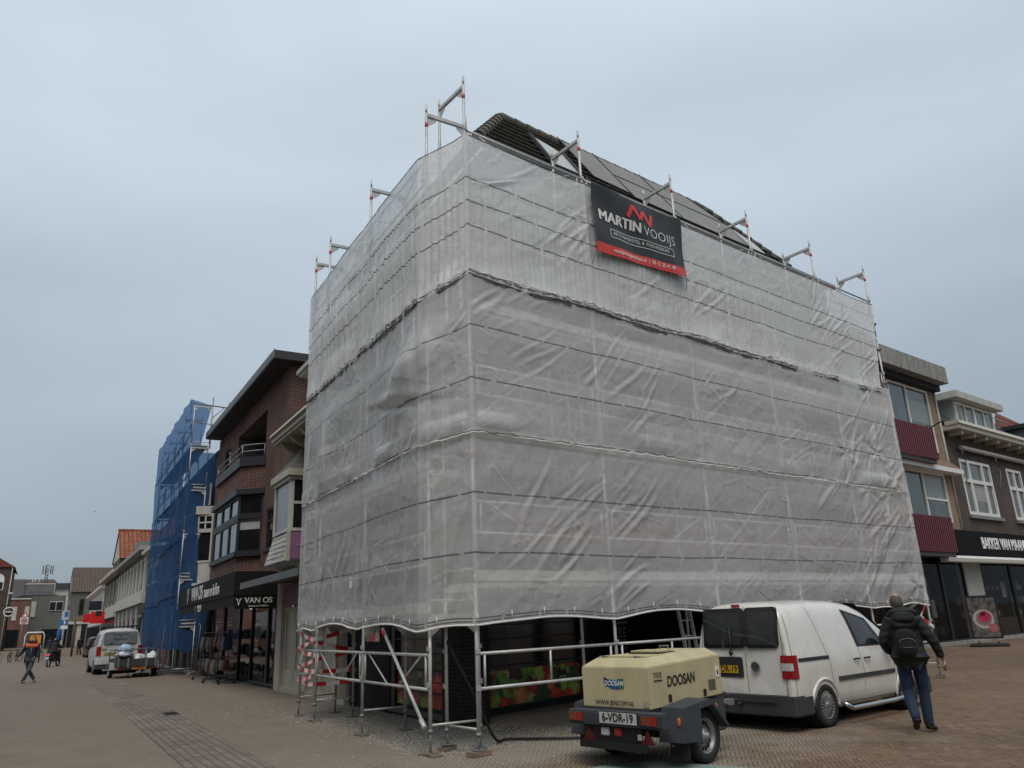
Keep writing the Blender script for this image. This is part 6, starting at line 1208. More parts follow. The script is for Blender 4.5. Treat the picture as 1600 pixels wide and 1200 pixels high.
# ================================================================ vehicles
CARW = mat('van_white', (.70, .69, .65), .26, 0, .05, 1.2, dirt=.40, dirtcol=(.40, .37, .31), coat=.8)
CARG = glassm('car_glass', (.010, .012, .013), .04, .8); BUMP = mat('bumper_grey', (.035, .038, .042), .6, 0, .12, 4, dirt=.3, dirtcol=(.09, .08, .07))
LRED = mat('lamp_red', (.28, .008, .010), .15, 0, .1, 8, coat=.8); LCLR = mat('lamp_clear', (.50, .50, .50), .15, 0, .2, 20, coat=.8); LORG = mat('lamp_orange', (.55, .13, .02), .25); ALLOY = mat('alloy_silver', (.36, .37, .38), .38, .75, .12, 6); YEL = mat('plate_yellow', (.62, .36, .02), .4, 0, .04)
GAP = mat('panel_gap', (.02, .02, .02), .8)
def wheel(t, x, y, r, wd, side, style, sc=1):
    """wheel centred at x,y; side +1 = outer face towards +y"""
    m = MB(); s = side
    prof = [(r*.60, -wd/2), (r*.93, -wd/2), (r, -wd/2+.03), (r, wd/2-.03), (r*.94, wd/2), (r*.68, wd/2), (r*.66, wd/2-.02)]
    m.lathe((x, y, r), [(a, h*s) for a, h in prof], 'y', 36); w_ = m.build('wheel', RUBBER, t)
    m = MB(); prof = [(r*.67, wd/2-.02), (r*.64, wd/2-.005), (r*.60, wd/2-.03), (r*.56, wd/2-.06), (r*.2, wd/2-.065), (0, wd/2-.065)]; m.lathe((x, y, r), [(a, h*s) for a, h in prof], 'y', 36)
    o_ = wd/2*s
    if style == 'cap':
        m.build('rim', mat('rim_dark', (.05, .05, .052), .5, .3), w_); m = MB(); m.lathe((x, y, r), [(r*.65, (wd/2-.012)*s), (r*.62, (wd/2)*s), (r*.58, (wd/2-.015)*s)], 'y', 36)
        for k in range(10):
            a = 2*math.pi*k/10
            for da in (-.075, .075):
                ca, sa = math.cos(a+da), math.sin(a+da); cb_, sb_ = math.cos(a+da*2.1), math.sin(a+da*2.1); r0, r1 = r*.12, r*.61; w2 = .010
                nx, nz = -sa, ca
                m.hexa([(x+ca*r0-nx*w2, y+(wd/2-.035)*s, r+sa*r0-nz*w2), (x+cb_*r1-nx*w2, y+(wd/2-.035)*s, r+sb_*r1-nz*w2), (x+cb_*r1+nx*w2, y+(wd/2-.035)*s, r+sb_*r1+nz*w2), (x+ca*r0+nx*w2, y+(wd/2-.035)*s, r+sa*r0+nz*w2),
                        (x+ca*r0-nx*w2, y+(wd/2-.004)*s, r+sa*r0-nz*w2), (x+cb_*r1-nx*w2, y+(wd/2-.008)*s, r+sb_*r1-nz*w2), (x+cb_*r1+nx*w2, y+(wd/2-.008)*s, r+sb_*r1+nz*w2), (x+ca*r0+nx*w2, y+(wd/2-.004)*s, r+sa*r0+nz*w2)])
        m.lathe((x, y, r), [(r*.16, (wd/2-.03)*s), (r*.15, (wd/2+.002)*s), (0, (wd/2+.006)*s)], 'y', 20); m.build('hubcap', ALLOY, w_)
    else:
        m.build('rim', mat('rim_steel', (.30, .30, .31), .45, .6, .2, 10), w_); m = MB()
        for k in range(14):
            a = 2*math.pi*k/14; c = (x+math.cos(a)*r*.47, y+(wd/2-.055)*s, r+math.sin(a)*r*.47); m.ball(c, .018 if style == 'steel' else .016, .012, .030, 8, 6)
        m.build('rim_hole', BLACK, w_, kind='stuff'); m = MB(); m.lathe((x, y, r), [(r*.30, (wd/2-.06)*s), (r*.28, (wd/2-.02)*s), (r*.14, (wd/2-.015)*s), (r*.13, (wd/2+.02)*s), (0, (wd/2+.025)*s)], 'y', 24); m.build('hub', MATS['rim_steel'], w_)
    return w_
SECT = [(.0, .22), (.55, .20), (.80, .235), (.862, .32), (.885, .46), (.893, .64), (.895, .82), (.888, .98), (.868, 1.10), (.838, 1.26), (.806, 1.42), (.770, 1.57), (.730, 1.69), (.665, 1.785), (.55, 1.838), (.35, 1.858), (.0, 1.866)]
def roofz(x):
    K = [(-.80, 1.78), (-.70, 1.835), (-.5, 1.86), (.3, 1.875), (1.0, 1.862), (1.5, 1.81), (1.85, 1.70), (2.2, 1.50), (2.6, 1.22), (2.85, 1.085), (3.1, 1.02), (3.4, .90), (3.52, .74), (3.56, .60)]
    for (a, b), (c, d) in zip(K[:-1], K[1:]):
        if x <= c: return b+(d-b)*max(0, (x-a))/(c-a)
    return K[-1][1]
def wfac(x):
    if x < -.6: return 1-.035*((-.6-x)/.2)**2
    if x > 2.6: return 1-.16*((x-2.6)/.96)**2
    return 1
def sect(x):
    zt = roofz(x); o = []
    for y, z in SECT:
        if z > 1.0: z2 = 1.0+(z-1.0)*(zt-1.0)/.866 if zt > 1.0 else zt-(1.866-z)*.02
        else: z2 = z if zt > 1.05 else min(z, zt-.001*(1.2-z))
        o.append((y*wfac(x), z2))
    return o
def side_y(x, z):
    s = sect(x)
    for (y0, z0), (y1, z1) in zip(s[2:-1], s[3:]):
        if z0 <= z <= z1 and z1 > z0: return y0+(y1-y0)*(z-z0)/(z1-z0)
    return s[5][0]
def lean(z): return max(0, z-1.0)*.115
def van_body(t, mt, arches=((0, .36), (2.68, .36))):
    xs = [-.80, -.792, -.77, -.72, -.64, -.5]+[-.4+i*.12 for i in range(33)]; xs = [x for x in xs if x < 3.5]+[3.5, 3.54, 3.56]
    pts = []; k = 0
    for i, x in enumerate(xs):
        s = sect(x); sh = {0: .955, 1: .975, 2: .99}.get(i, {len(xs)-1: .93, len(xs)-2: .97}.get(i, 1))
        ring = [(y, z) for y, z in s]+[(-y, z) for y, z in s[1:-1][::-1]]; k = len(ring)
        for y, z in ring: pts.append((x+(lean(z) if x < 0 else 0)*max(0, 1-max(0, x+.8)/.5), y*sh, 1.0+(z-1.0)*sh))
    m = MB(); n = len(xs); m.poly(pts, [(i*k+j, i*k+(j+1) % k, (i+1)*k+(j+1) % k, (i+1)*k+j) for i in range(n-1) for j in range(k)], True)
    m.f.append(list(range(k))[::-1]); m.sm.append(False); m.f.append([(n-1)*k+j for j in range(k)]); m.sm.append(False)
    o = m.build('body', mt, t)
    for ax, ar in arches:
        for s in (-1, 1):
            c = MB(); c.lathe((ax, 0, .30), [(0, .55*s), (ar, .55*s), (ar, 1.1*s), (0, 1.1*s)], 'y', 40); co = c.build('cutter', None, None); md = o.modifiers.new('b', 'BOOLEAN'); md.operation = 'DIFFERENCE'; md.solver = 'EXACT'; md.object = co
            dg = bpy.context.evaluated_depsgraph_get(); me = bpy.data.meshes.new_from_object(o.evaluated_get(dg)); o.modifiers.clear(); o.data = me; bpy.data.objects.remove(co)
            a = MB(); a.lathe((ax, 0, .30), [(ar-.004, .56*s), (ar-.004, .86*s)], 'y', 40); a.build('wheel_arch', BLACKM, t)
    for p in o.data.polygons: p.use_smooth = abs(p.normal.x) < .85
    return o
def patch(t, corners, mt, name, off=.004, nu=8, nv=6, side=-1, parent=None, th=0):
    """a panel lying on the van flank; corners (x,z) in order bl, br, tr, tl"""
    bl, br, tr, tl = corners; m = MB()
    def f(a, b, o=off):
        x = lerp(lerp(bl[0], br[0], a), lerp(tl[0], tr[0], a), b); z = lerp(lerp(bl[1], br[1], a), lerp(tl[1], tr[1], a), b); return (x, side*(side_y(x, z)+o), z)
    m.grid(f, nu, nv)
    if th:
        m.grid(lambda a, b: f(a, 0, off*(1-b)), nu, 1); m.grid(lambda a, b: f(a, 1, off*(1-b)), nu, 1); m.grid(lambda a, b: f(0, a, off*(1-b)), nv, 1); m.grid(lambda a, b: f(1, a, off*(1-b)), nv, 1)
    return m.build(name, mt, parent or t)
def line(t, pts, w_=.007, side=-1, name='panel_gap'):
    m = MB()
    for (x0, z0), (x1, z1) in zip(pts[:-1], pts[1:]):
        d = Vector((x1-x0, z1-z0)); L = d.length; d /= L; nx, nz = -d.y*w_/2, d.x*w_/2; k = max(1, int(L/.08))
        for i in range(k):
            q = []
            for tt, s in ((i/k, -1), (i/k, 1), ((i+1)/k, 1), ((i+1)/k, -1)):
                x = x0+(x1-x0)*tt+nx*s; z = z0+(z1-z0)*tt+nz*s; q.append((x, side*(side_y(x, z)+.0025), z))
            m.quad(*q)
    return m.build(name, GAP, t, recalc=False)
def rp(y, z, o=.004): return (-.80+lean(z)-o, y, z)
def rpatch(t, c, mt, name, off=.004, parent=None, rnd=.0, n=6):
    """panel on the rear face; c = (y0,y1,z0,z1), rounded corners"""
    y0, y1, z0, z1 = c; pts = []; r = rnd
    if r:
        for cy, cz, a0 in ((y1-r, z1-r, 0), (y0+r, z1-r, 90), (y0+r, z0+r, 180), (y1-r, z0+r, 270)):
            for i in range(n+1): a = R_(a0+90*i/n); pts.append((cy+r*math.cos(a), cz+r*math.sin(a)))
    else: pts = [(y0, z0), (y1, z0), (y1, z1), (y0, z1)]
    k = len(pts); m = MB(); m.poly([rp(y, z, off) for y, z in pts]+[rp(y, z, -.01) for y, z in pts], [tuple(range(k))]+[(i, (i+1) % k, k+(i+1) % k, k+i) for i in range(k)]); return m.build(name, mt, parent or t)
def bumper(t, x0, x1, z0, z1, mt, name, front=False):
    s = 1 if front else -1; m = MB(); pl = []
    out = [(x1, .80), (x1, .90), (x0+s*-.10, .915), (x0-s*.02, .86), (x0, .70)]
    prof = out+[(a, -b) for a, b in out[::-1]]; m.prism([(a, b) for a, b in prof], z0, z1, 'z'); return m.build(name, mt, t, bevel=.022)
# ---- white van at right
vn = T('parked_van', FW, 3.778, 12.451, 'white panel van with black rear windows, parked tail to the compressor', 'van', scale=.9375, rot=.6917)
van_body(vn, CARW)
for x in (0, 2.68):
    wheel(vn, x, -.80, .312, .2, -1, 'cap'); wheel(vn, x, .80, .312, .2, 1, 'cap')
# rear doors: left (wide) and right, windows, gap lines
for c in ((.0-.10, .69, .50, 1.79), (-.72, -.105, .50, 1.79)):
    pass
def rline(t, pts, w_=.008):
    m = MB()
    for (a, b), (c, d) in zip(pts[:-1], pts[1:]):
        v = Vector((c-a, d-b)); v.normalize(); nx, nz = -v.y*w_/2, v.x*w_/2; m.quad(rp(a-nx, b-nz, .003), rp(a+nx, b+nz, .003), rp(c+nx, d+nz, .003), rp(c-nx, d-nz, .003))
    return m.build('panel_gap', GAP, t, recalc=False)
rline(vn, [(-.09, .50), (-.09, 1.0), (-.09, 1.80)]); rline(vn, [(-.755, .50), (.755, .50)]); rline(vn, [(-.755, .50), (-.755, 1.0), (-.685, 1.78)]); rline(vn, [(.755, .50), (.755, 1.0), (.685, 1.78)])
dL = rpatch(vn, (-.083, .70, 1.17, 1.775), CARG, 'rear_window', .006, rnd=.06); dR = rpatch(vn, (-.69, -.097, 1.17, 1.775), CARG, 'rear_window', .006, rnd=.07)
rpatch(vn, (-.012, .62, 1.215, 1.71), glassm('car_glass_inner', (.022, .027, .028), .05, .8), 'pane', .008, dL, .04); rpatch(vn, (-.645, -.16, 1.215, 1.71), MATS['car_glass_inner'], 'pane', .008, dR, .04)
rpatch(vn, (-.02, .62, .74, 1.04), mat('plate_recess', (.03, .03, .032), .5), 'plate_recess', .004, rnd=.03); pl = rpatch(vn, (.055, .575, .785, .925), BLACK, 'number_plate', .012)
rpatch(vn, (.065, .565, .80, .915), YEL, 'plate_face', .014, pl, .01)
text('6-VDR-19', .135, BLACK, pl, (-.80-.018, .315, .858), (math.pi/2, 0, -math.pi/2), 'lettering', .001, .0015, .85)
em = MB(); em.lathe((-.806, -.255, .90), [(0, 0), (.072, 0), (.078, -.006), (.07, -.012), (0, -.010)], 'x', 28); e_ = em.build('badge', mat('badge_dark', (.02, .02, .022), .3), vn)
em = MB(); em.lathe((-.82, -.255, .90), [(.062, 0), (.074, -.003), (.078, 0), (.062, 0)], 'x', 28)
def bst(a, b):
    (y0, z0), (y1, z1) = a, b; v = Vector((y1-y0, z1-z0)).normalized(); nx, nz = -v.y*.0055, v.x*.0055; em.poly([(-.822, -.255+y0-nx, .90+z0-nz), (-.822, -.255+y0+nx, .90+z0+nz), (-.822, -.255+y1+nx, .90+z1+nz), (-.822, -.255+y1-nx, .90+z1-nz)], [(0, 1, 2, 3)])
for a, b in (((-.028, .056), (0, .006)), ((0, .006), (.028, .056)), ((-.055, .03), (-.026, -.05)), ((-.026, -.05), (0, -.004)), ((0, -.004), (.026, -.05)), ((.026, -.05), (.055, .03))): bst(a, b)
em.build('emblem', ALLOY, e_, recalc=False)
rpatch(vn, (-.02, .13, 1.785, 1.83), LRED, 'brake_light', .01)
for s in (-1, 1):
    m = MB(); yy = .70
    def lp(a, z, o=.010):
        y = lerp(.705, .885, min(a/.62, 1)); x = -.80 if a < .62 else -.80+(a-.62)/.38*.14
        w_ = side_y(max(x, -.8)+.03, z) if a >= .62 else y
        return (x-(o if a < .62 else o*.3), s*((w_ if a >= .62 else min(y, .87))+(o if a >= .5 else 0)), z)
    for z0, z1, mt_, nm in ((.97, 1.06, LRED, 0), (.86, .97, LCLR, 1), (.74, .86, LRED, 2)):
        pass
    def lamp(z0, z1, mt_, nm, par):
        m = MB(); P_ = [(-.812, .70), (-.815, .80), (-.80, .868), (-.74, .902), (-.67, .906), (-.67, .87), (-.76, .84), (-.78, .70)]
        m.prism([(a, s*b) for a, b in P_], z0, z1, 'z'); return m.build(nm, mt_, par, bevel=.006)
    ho = lamp(.735, 1.065, LRED, 'taillight', vn); 
    m = MB(); P_ = [(-.818, .71), (-.820, .80), (-.806, .865), (-.77, .89), (-.77, .86), (-.79, .71)]; m.prism([(a, s*b) for a, b in P_], .845, .955, 'z'); m.build('reversing_lamp', LCLR, ho, bevel=.004)
bumper(vn, -.90, -.36, .215, .495, BUMP, 'rear_bumper'); 
m = MB(); m.box(-.925, -.86, -.62, .62, .405, .44); m.build('bumper_step', BUMP, vn)
fb_ = bumper(vn, 3.62, 3.08, .20, .50, BUMP, 'front_bumper', True)
# flank details, both sides
for s in (-1, 1):
    line(vn, [(.02, roofz(.02)-.10), (.14, 1.30), (.26, .93), (.27, .66), (.36, .42), (.36, .31)], side=s); line(vn, [(1.05, 1.73), (1.20, 1.10), (1.27, .72), (1.22, .30)], side=s); line(vn, [(2.02, 1.10), (2.30, .82), (2.33, .45), (2.30, .30)], side=s); line(vn, [(.36, .305), (1.22, .295), (2.30, .30)], side=s)
    line(vn, [(-.745, .50), (-.745, 1.0), (-.665, 1.66)], side=s)
    patch(vn, [(-.62, .965), (.24, .965), (.24, 1.015), (-.62, 1.015)], BLACK, 'slide_rail', .010, side=s, th=1); patch(vn, [(.44, .625), (1.24, .625), (1.24, .69), (.44, .69)], BUMP, 'rub_strip', .018, side=s, th=1); patch(vn, [(1.27, .625), (2.27, .625), (2.27, .69), (1.27, .69)], BUMP, 'rub_strip', .018, side=s, th=1)
    patch(vn, [(1.19, 1.095), (2.16, 1.085), (1.80, 1.53), (1.06, 1.70)], BLACK, 'side_window', .004, 14, 10, side=s); patch(vn, [(1.27, 1.13), (1.98, 1.12), (1.70, 1.50), (1.15, 1.645)], CARG, 'pane', .008, 12, 10, side=s)
    for x in (1.06, 1.40): m = MB(); yy = side_y(x, .91); m.path([(x-.085, s*(yy+.012), .915), (x-.04, s*(yy+.045), .92), (x+.04, s*(yy+.045), .92), (x+.085, s*(yy+.012), .915)], .015, 6); m.build('door_handle', BLACK, vn)
    m = MB(); m.path([(.42, s*.93, .30), (.55, s*.99, .225), (1.2, s*.995, .225), (1.9, s*.995, .225), (2.25, s*.99, .235), (2.34, s*.93, .29)], .035, 12); m.build('side_bar', mat('steel_bar', (.50, .50, .50), .25, .9), vn)
    m = MB(); m.ball((2.02, s*1.02, 1.14), .09, .12, .13, 14, 10); m.build('mirror', BLACK, vn); m = MB(); m.tube((2.05, s*.87, 1.10), (2.03, s*.98, 1.10), .03, 8); m.build('mirror_arm', BLACK, vn)
    m = MB(); m.box(3.30, 3.46, s*.60, s*.80, .62, .82); m.build('headlight', LCLR, vn, bevel=.03)
    # flared wheel arch lips
    for ax in (0, 2.68):
        m = MB(); arc = []
        for i in range(25): a = R_(-8+196*i/24); x, z = ax+.385*math.cos(a), .30+.385*math.sin(a); arc.append((x, s*(side_y(min(max(x, -.75), 3.4), max(z, .33))+.002), z))
        m.path(arc, .024, 6); m.build('arch_lip', CARW, vn)
    for z in (.62, 1.1): m = MB(); m.box(-.80, -.755, s*.755, s*.79, z-.035, z+.035); m.build('hinge', CARW, vn, bevel=.008)
m = MB(); m.grid(lambda a, b: (lerp(2.72, 1.72, b), lerp(-.70+.05*b, .70-.05*b, a), lerp(1.17, 1.755, b)+.03+.03*math.sin(math.pi*a)), 12, 8); m.build('windscreen', CARG, vn)
m = MB(); m.path([rp(.16, 1.10, .03), rp(.16, 1.20, .035), rp(.17, 1.5, .03)], .012, 6); m.ball(rp(.16, 1.10, .03), .032, .035, .04); m.build('wiper', BLACK, vn)
m = MB(); m.box(-.2, 2.6, -.62, .62, .20, .34); m.build('underbody', BLACKM, vn)
m = MB(); m.tube((-1.05, .0, .38), (-.7, 0, .36), .025, 8); m.ball((-1.05, 0, .43), .03); m.build('tow_bar', BLACK, vn)
m = MB(); m.tube((.25, .0, 1.86), (-.05, 0, 2.02), .005, 5); m.build('aerial', BLACK, vn)
# ---- compressor trailer
BEI = mat('compressor_beige', (.53, .46, .28), .5, 0, .09, 1.6, dirt=.55, dirtcol=(.30, .25, .15)); DKG = mat('trailer_grey', (.040, .046, .056), .6, 0, .25, 5, .2, 30, dirt=.3, dirtcol=(.085, .08, .075))
cp = T('compressor_trailer', FW, 1.5487, 9.9604, 'beige wheeled air compressor on a dark grey single-axle trailer', 'compressor', scale=.9545, rot=.7755)
m = MB(); W_ = .51
lo = [(-.75, W_), (-.75, -W_), (.82, -W_), (.82, W_)]; zl = (.645, .645, .69, .69); zh = (1.105, 1.105, 1.165, 1.165)
hi2 = [(-.60, W_-.14), (-.60, -W_+.14), (.76, -W_+.15), (.76, W_-.15)]; z2 = (1.205, 1.205, 1.25, 1.25)
m.poly([(x, y, z) for (x, y), z in zip(lo, zl)]+[(x, y, z) for (x, y), z in zip(lo, zh)]+[(x, y, z) for (x, y), z in zip(hi2, z2)], [(3, 2, 1, 0), (0, 1, 5, 4), (1, 2, 6, 5), (2, 3, 7, 6), (3, 0, 4, 7), (4, 5, 9, 8), (5, 6, 10, 9), (6, 7, 11, 10), (7, 4, 8, 11), (8, 9, 10, 11)])
can = m.build('canopy', BEI, cp, bevel=.008)
m = MB(); m.box(-.58, -.10, -.355, .355, 1.206, 1.222); m.build('lid', BEI, can, bevel=.004); m = MB(); m.box(-.12, .26, -.24, .24, 1.225, 1.236); m.build('hatch_gap', BLACK, can); m = MB(); m.box(-.10, .24, -.22, .22, 1.237, 1.262); m.build('hatch', BEI, can, bevel=.005)
rot_r = (math.pi/2, 0, -math.pi/2)
lg = MB()
x_ = -.756
def rq(pts, mt_, nm='logo'):
    k = MB(); k.poly([(x_, y, z) for y, z in pts], [tuple(range(len(pts)))]); return k.build(nm, mt_, can, recalc=False)
rq([(.155, .995), (.06, .955), (.06, .875), (.155, .905)], mat('logo_navy', (.02, .03, .12), .4)); rq([(.07, .965), (-.06, .955), (-.06, .855), (.07, .865)], mat('logo_blue', (.015, .12, .30), .4)); rq([(-.05, .972), (-.15, .978), (-.15, .868), (-.05, .862)], mat('logo_green', (.03, .17, .12), .4))
text('DOOSAN', .08, LW, can, (x_-.003, .003, .92), rot_r, 'lettering', .001, .0015, .86, shear=.2)
text('WWW.JENCOM.NL', .074, BLACK, can, (x_-.002, .01, .702), rot_r, 'lettering', .001, .0, .90, sp=1.03)
rot_s = (math.pi/2, 0, 0)
text('DOOSAN', .165, BLACK, can, (-.09, -W_-.004, .925), (math.pi/2, R_(-1.5), 0), 'lettering', .001, .004, .84, shear=.12); text('7/31E', .085, BLACK, can, (-.565, -W_-.006, 1.01), rot_s, 'lettering', .001, .0, .85)
m = MB(); m.box(-.64, -.48, -W_-.008, -W_-.001, .945, .958); m.build('underline', BLACK, can); m = MB(); m.box(.69, .76, -W_-.008, -W_-.001, .90, 1.03); st = m.build('sticker', LW, can); m = MB(); m.box(.71, .74, -W_-.011, -W_-.009, .93, .98); m.build('pictogram', BLACK, st); m = MB(); m.box(-.758, -.752, -.50, -.42, .67, .74); m.build('sticker', mat('sticker_pale', (.40, .38, .28), .5), can)
m = MB(); m.box(-.78, .86, -.49, .49, .52, .655); m.build('frame', DKG, cp, bevel=.01)
m = MB(); m.prism([(-.93, .48), (-.93, .615), (-.90, .63), (-.76, .63), (-.76, .46), (-.90, .46)], -.78, .62, 'y'); bu = m.build('bumper', DKG, cp, bevel=.012)
for a, b in ((.38, .60), (-.72, -.50)):
    m = MB(); m.box(-.942, -.91, a, b, .50, .60); lo_ = m.build('taillight', mat('lamp_amber_dark', (.20, .05, .02), .2, coat=.6), cp, bevel=.01); m = MB(); m.box(-.946, -.94, a, a+.09, .505, .595); m.build('red_lens', LRED, lo_)
m = MB(); m.box(-.955, -.935, -.475, .35, .478, .49); m.build('plate_shelf', DKG, cp); m = MB(); m.box(-.960, -.945, -.47, .10, .495, .632); pl = m.build('number_plate', BLACK, cp); m = MB(); m.box(-.964, -.961, -.46, .09, .503, .624); m.build('plate_face', mat('plate_white', (.50, .50, .49), .45, 0, .05), pl)
text('6-VDR-19', .128, BLACK, pl, (-.969, -.185, .565), rot_r, 'lettering', .001, .002, .88)
m = MB(); m.box(-.90, -.86, -.45, .40, .26, .46); m.build('lamp_panel', BLACK, cp)
m = MB(); m.box(-.92, -.895, -.01, .12, .36, .45); m.build('reversing_lamp', LCLR, cp, bevel=.012); m = MB(); m.box(-.92, -.895, -.20, -.08, .36, .45); m.build('fog_lamp', LRED, cp, bevel=.012)
for y in (-.56, .30):
    m = MB(); m.prism([(y-.09, .30), (y+.09, .30), (y, .45)], -.915, -.90, 'x'); m.build('reflector', mat('reflector_red', (.09, .010, .012), .3), cp)
m = MB(); m.box(-.915, -.90, -.47, -.42, .34, .40); m.build('sticker', MATS['sticker_pale'], cp); m = MB(); m.box(-.96, -.9, -.55, .42, .22, .30); m.build('crossbar', BLACK, cp)
for s in (-1, 1):
    wheel(cp, 0, s*.66, .30, .165, s, 'steel')
    m = MB(); y0, y1 = (.52, .84); pr = [(-.66, .30), (-.56, .66), (-.02, .72), (.06, .70), (.20, .56), (.36, .40), (.34, .36), (.17, .52), (.03, .645), (-.22, .62), (-.24, .27)]
    if s < 0: y0, y1 = -y1, -y0
    m.prism(pr, y0, y1, 'y'); m.build('mudguard', DKG, cp, bevel=.008)
    m = MB(); m.box(-.50, -.49, s*.56, s*.82, .13, .40); m.build('mud_flap', RUBBER, cp)
m = MB(); m.box(-.06, .06, -.6, .6, .24, .36); m.build('axle', BLACK, cp)
m = MB(); m.box(.6, .86, -.5, .5, .26, .55); m.build('front_panel', DKG, cp, bevel=.02)
for (x, y, z) in ((.62, -.515, .545), (-.62, -.80, .52)): m = MB(); m.ball((x, y, z), .03, .014, .05, 10, 6); m.build('side_lamp', LORG, cp)
m = MB(); m.tube((.8, 0, .5), (1.5, 0, .47), .04, 10); m.tube((1.5, 0, .47), (1.72, 0, .50), .03, 8); m.box(1.62, 1.82, -.05, .05, .44, .52); m.build('tow_bar', GALVD, cp); m = MB(); m.tube((1.15, -.12, .42), (1.15, -.12, .80), .025, 8); m.tube((1.15, -.12, .80), (1.15, -.24, .82), .012, 6); m.build('jockey_stand', GALVD, cp); m = MB(); m.path([(1.3, .02, .55), (1.45, .04, .66), (1.62, .03, .64), (1.76, 0, .58)], .016, 6); m.build('brake_lever', GALVD, cp)
m = MB(); m.path([(.86, -.3, .5), (1.1, -.28, .42), (1.3, -.15, .5), (1.6, -.08, .45)], .018, 8); m.build('cable', RUBBER, cp)
m = MB(); m.path([(.2, -.58, .36), (-.3, -.60, .2), (-.55, -.62, .26)], .014, 6); m.build('stay', GALVD, cp)
for x in (-.35, .40):
    m = MB(); m.box(x-.03, x+.03, -W_-.012, -W_-.002, .70, .78); m.build('latch', BLACK, can, bevel=.003)
m = MB()
for i in range(6): m.box(.50, .66, -W_-.008, -W_-.002, .76+i*.022, .768+i*.022)
m.build('vent', SHD, can)
for y in (-.25, .25): m = MB(); m.tube((-.585, y-.05, 1.218), (-.585, y+.05, 1.218), .010, 6); m.build('hinge', GALVD, can)
m = MB(); m.path([(.33, -.07, 1.25), (.33, -.07, 1.30), (.33, .07, 1.30), (.33, .07, 1.25)], .010, 6); m.build('lifting_eye', GALVD, can)
# ---- white van far left, rear towards us
LVW = mat('far_van_white', (.50, .51, .50), .35, 0, .05, 1.2, dirt=.45, dirtcol=(.28, .28, .26), coat=.3)
lv = T('parked_van', FW, -18.98, 37.64, 'dusty white van with roof rack and lettered rear window, hitched to the open trailer', 'van', scale=1.06, rot=2.1464)
van_body(lv, LVW)
for x in (0, 2.68): wheel(lv, x, -.80, .312, .2, -1, 'cap'); wheel(lv, x, .80, .312, .2, 1, 'cap')
o = rpatch(lv, (-.66, .66, 1.20, 1.72), glassm('dusty_glass', (.13, .145, .15), .25, .8), 'rear_window', .006, rnd=.09)
text('Timmerwerk', .15, BLACK, o, rp(0, 1.61, .012), (math.pi/2, 0, -math.pi/2), 'lettering', .001, .0, .8); text('&', .11, BLACK, o, rp(0, 1.51, .012), (math.pi/2, 0, -math.pi/2), 'lettering', .001, .0); text('Maatwerk', .15, BLACK, o, rp(0, 1.41, .012), (math.pi/2, 0, -math.pi/2), 'lettering', .001, .0, .9)
for a, b in ((.60, .28), (-.60, -.28)): m = MB(); m.tube(rp(a, 1.17, .03), rp(b, 1.28, .03), .012, 5); m.build('wiper', BLACK, lv)
for s in (-1, 1):
    m = MB(); m.prism([(-.82, s*.72), (-.80, s*.86), (-.70, s*.905), (-.70, s*.86), (-.78, s*.72)], .74, 1.14, 'z'); m.build('taillight', LRED, lv, bevel=.01)
    patch(lv, [(-.40, 1.16), (1.0, 1.13), (.95, 1.62), (-.30, 1.66)], MATS['dusty_glass'], 'side_window', .005, 10, 8, side=s); patch(lv, [(1.15, 1.10), (2.1, 1.09), (1.78, 1.54), (1.06, 1.68)], CARG, 'side_window', .005, 10, 8, side=s)
    m = MB(); m.ball((2.0, s*1.02, 1.15), .08, .11, .12); m.build('mirror', BLACK, lv); line(lv, [(1.08, 1.73), (1.2, 1.1), (1.26, .72), (1.2, .3)], side=s)
    m = MB(); m.tube((-.5, s*.62, 1.97), (1.5, s*.62, 1.97), .02, 6); m.build('roof_bar', BLACK, lv)
for x in (-.45, .5, 1.4): m = MB(); m.tube((x, -.66, 1.95), (x, .66, 1.95), .02, 6); m.box(x-.02, x+.02, -.64, -.60, 1.82, 1.96); m.box(x-.02, x+.02, .60, .64, 1.82, 1.96); m.build('roof_bar', BLACK, lv)
pl = rpatch(lv, (.02, .60, .76, .89), mat('plate_ochre', (.34, .26, .05), .5), 'number_plate', .010); text('V-538-TR', .12, BLACK, pl, rp(.31, .825, .013), (math.pi/2, 0, -math.pi/2), 'lettering', .001, .0, .85)
bumper(lv, -.90, -.36, .40, .62, LVW, 'rear_bumper'); bumper(lv, -.88, -.36, .22, .39, BUMP, 'bumper_lower'); rline(lv, [(-.73, .63), (-.73, 1.0), (-.68, 1.76)]); rline(lv, [(.73, .63), (.73, 1.0), (.68, 1.76)])
rpatch(lv, (.50, .68, 1.0, 1.06), mat('badge_grey', (.20, .20, .20), .4), 'badge', .006)
# ---- open trailer with tools and bags
tr = T('open_trailer', FW, -16.241, 33.62, 'low open trailer with tubular rails, loaded with bags and a tub', 'trailer', scale=.964, rot=2.1769)
TG = mat('trailer_galv', (.11, .11, .11), .55, .4, .25, 6)
for s in (-1, 1):
    wheel(tr, 0, s*.86, .30, .15, s, 'steel'); m = MB(); m.prism([(-.40, .34), (-.30, .62), (.30, .62), (.40, .34), (.36, .34), (.27, .58), (-.27, .58), (-.36, .34)], s*.96 if s < 0 else .77, s*.77 if s < 0 else .96, 'y'); m.build('mudguard', mat('mudguard_pale', (.27, .30, .30), .6), tr)
m = MB(); m.box(-1.0, 1.3, -.75, .75, .40, .46); m.build('floor', TG, tr)
for (a, b, c, d) in ((-1.0, 1.3, .74, .76), (-1.0, 1.3, -.76, -.74), (-1.02, -1.0, -.76, .76), (1.3, 1.32, -.76, .76)): m = MB(); m.box(a, b, c, d, .46, .76); m.build('side_board', mat('board_dark', (.045, .045, .045), .7), tr)
m = MB()
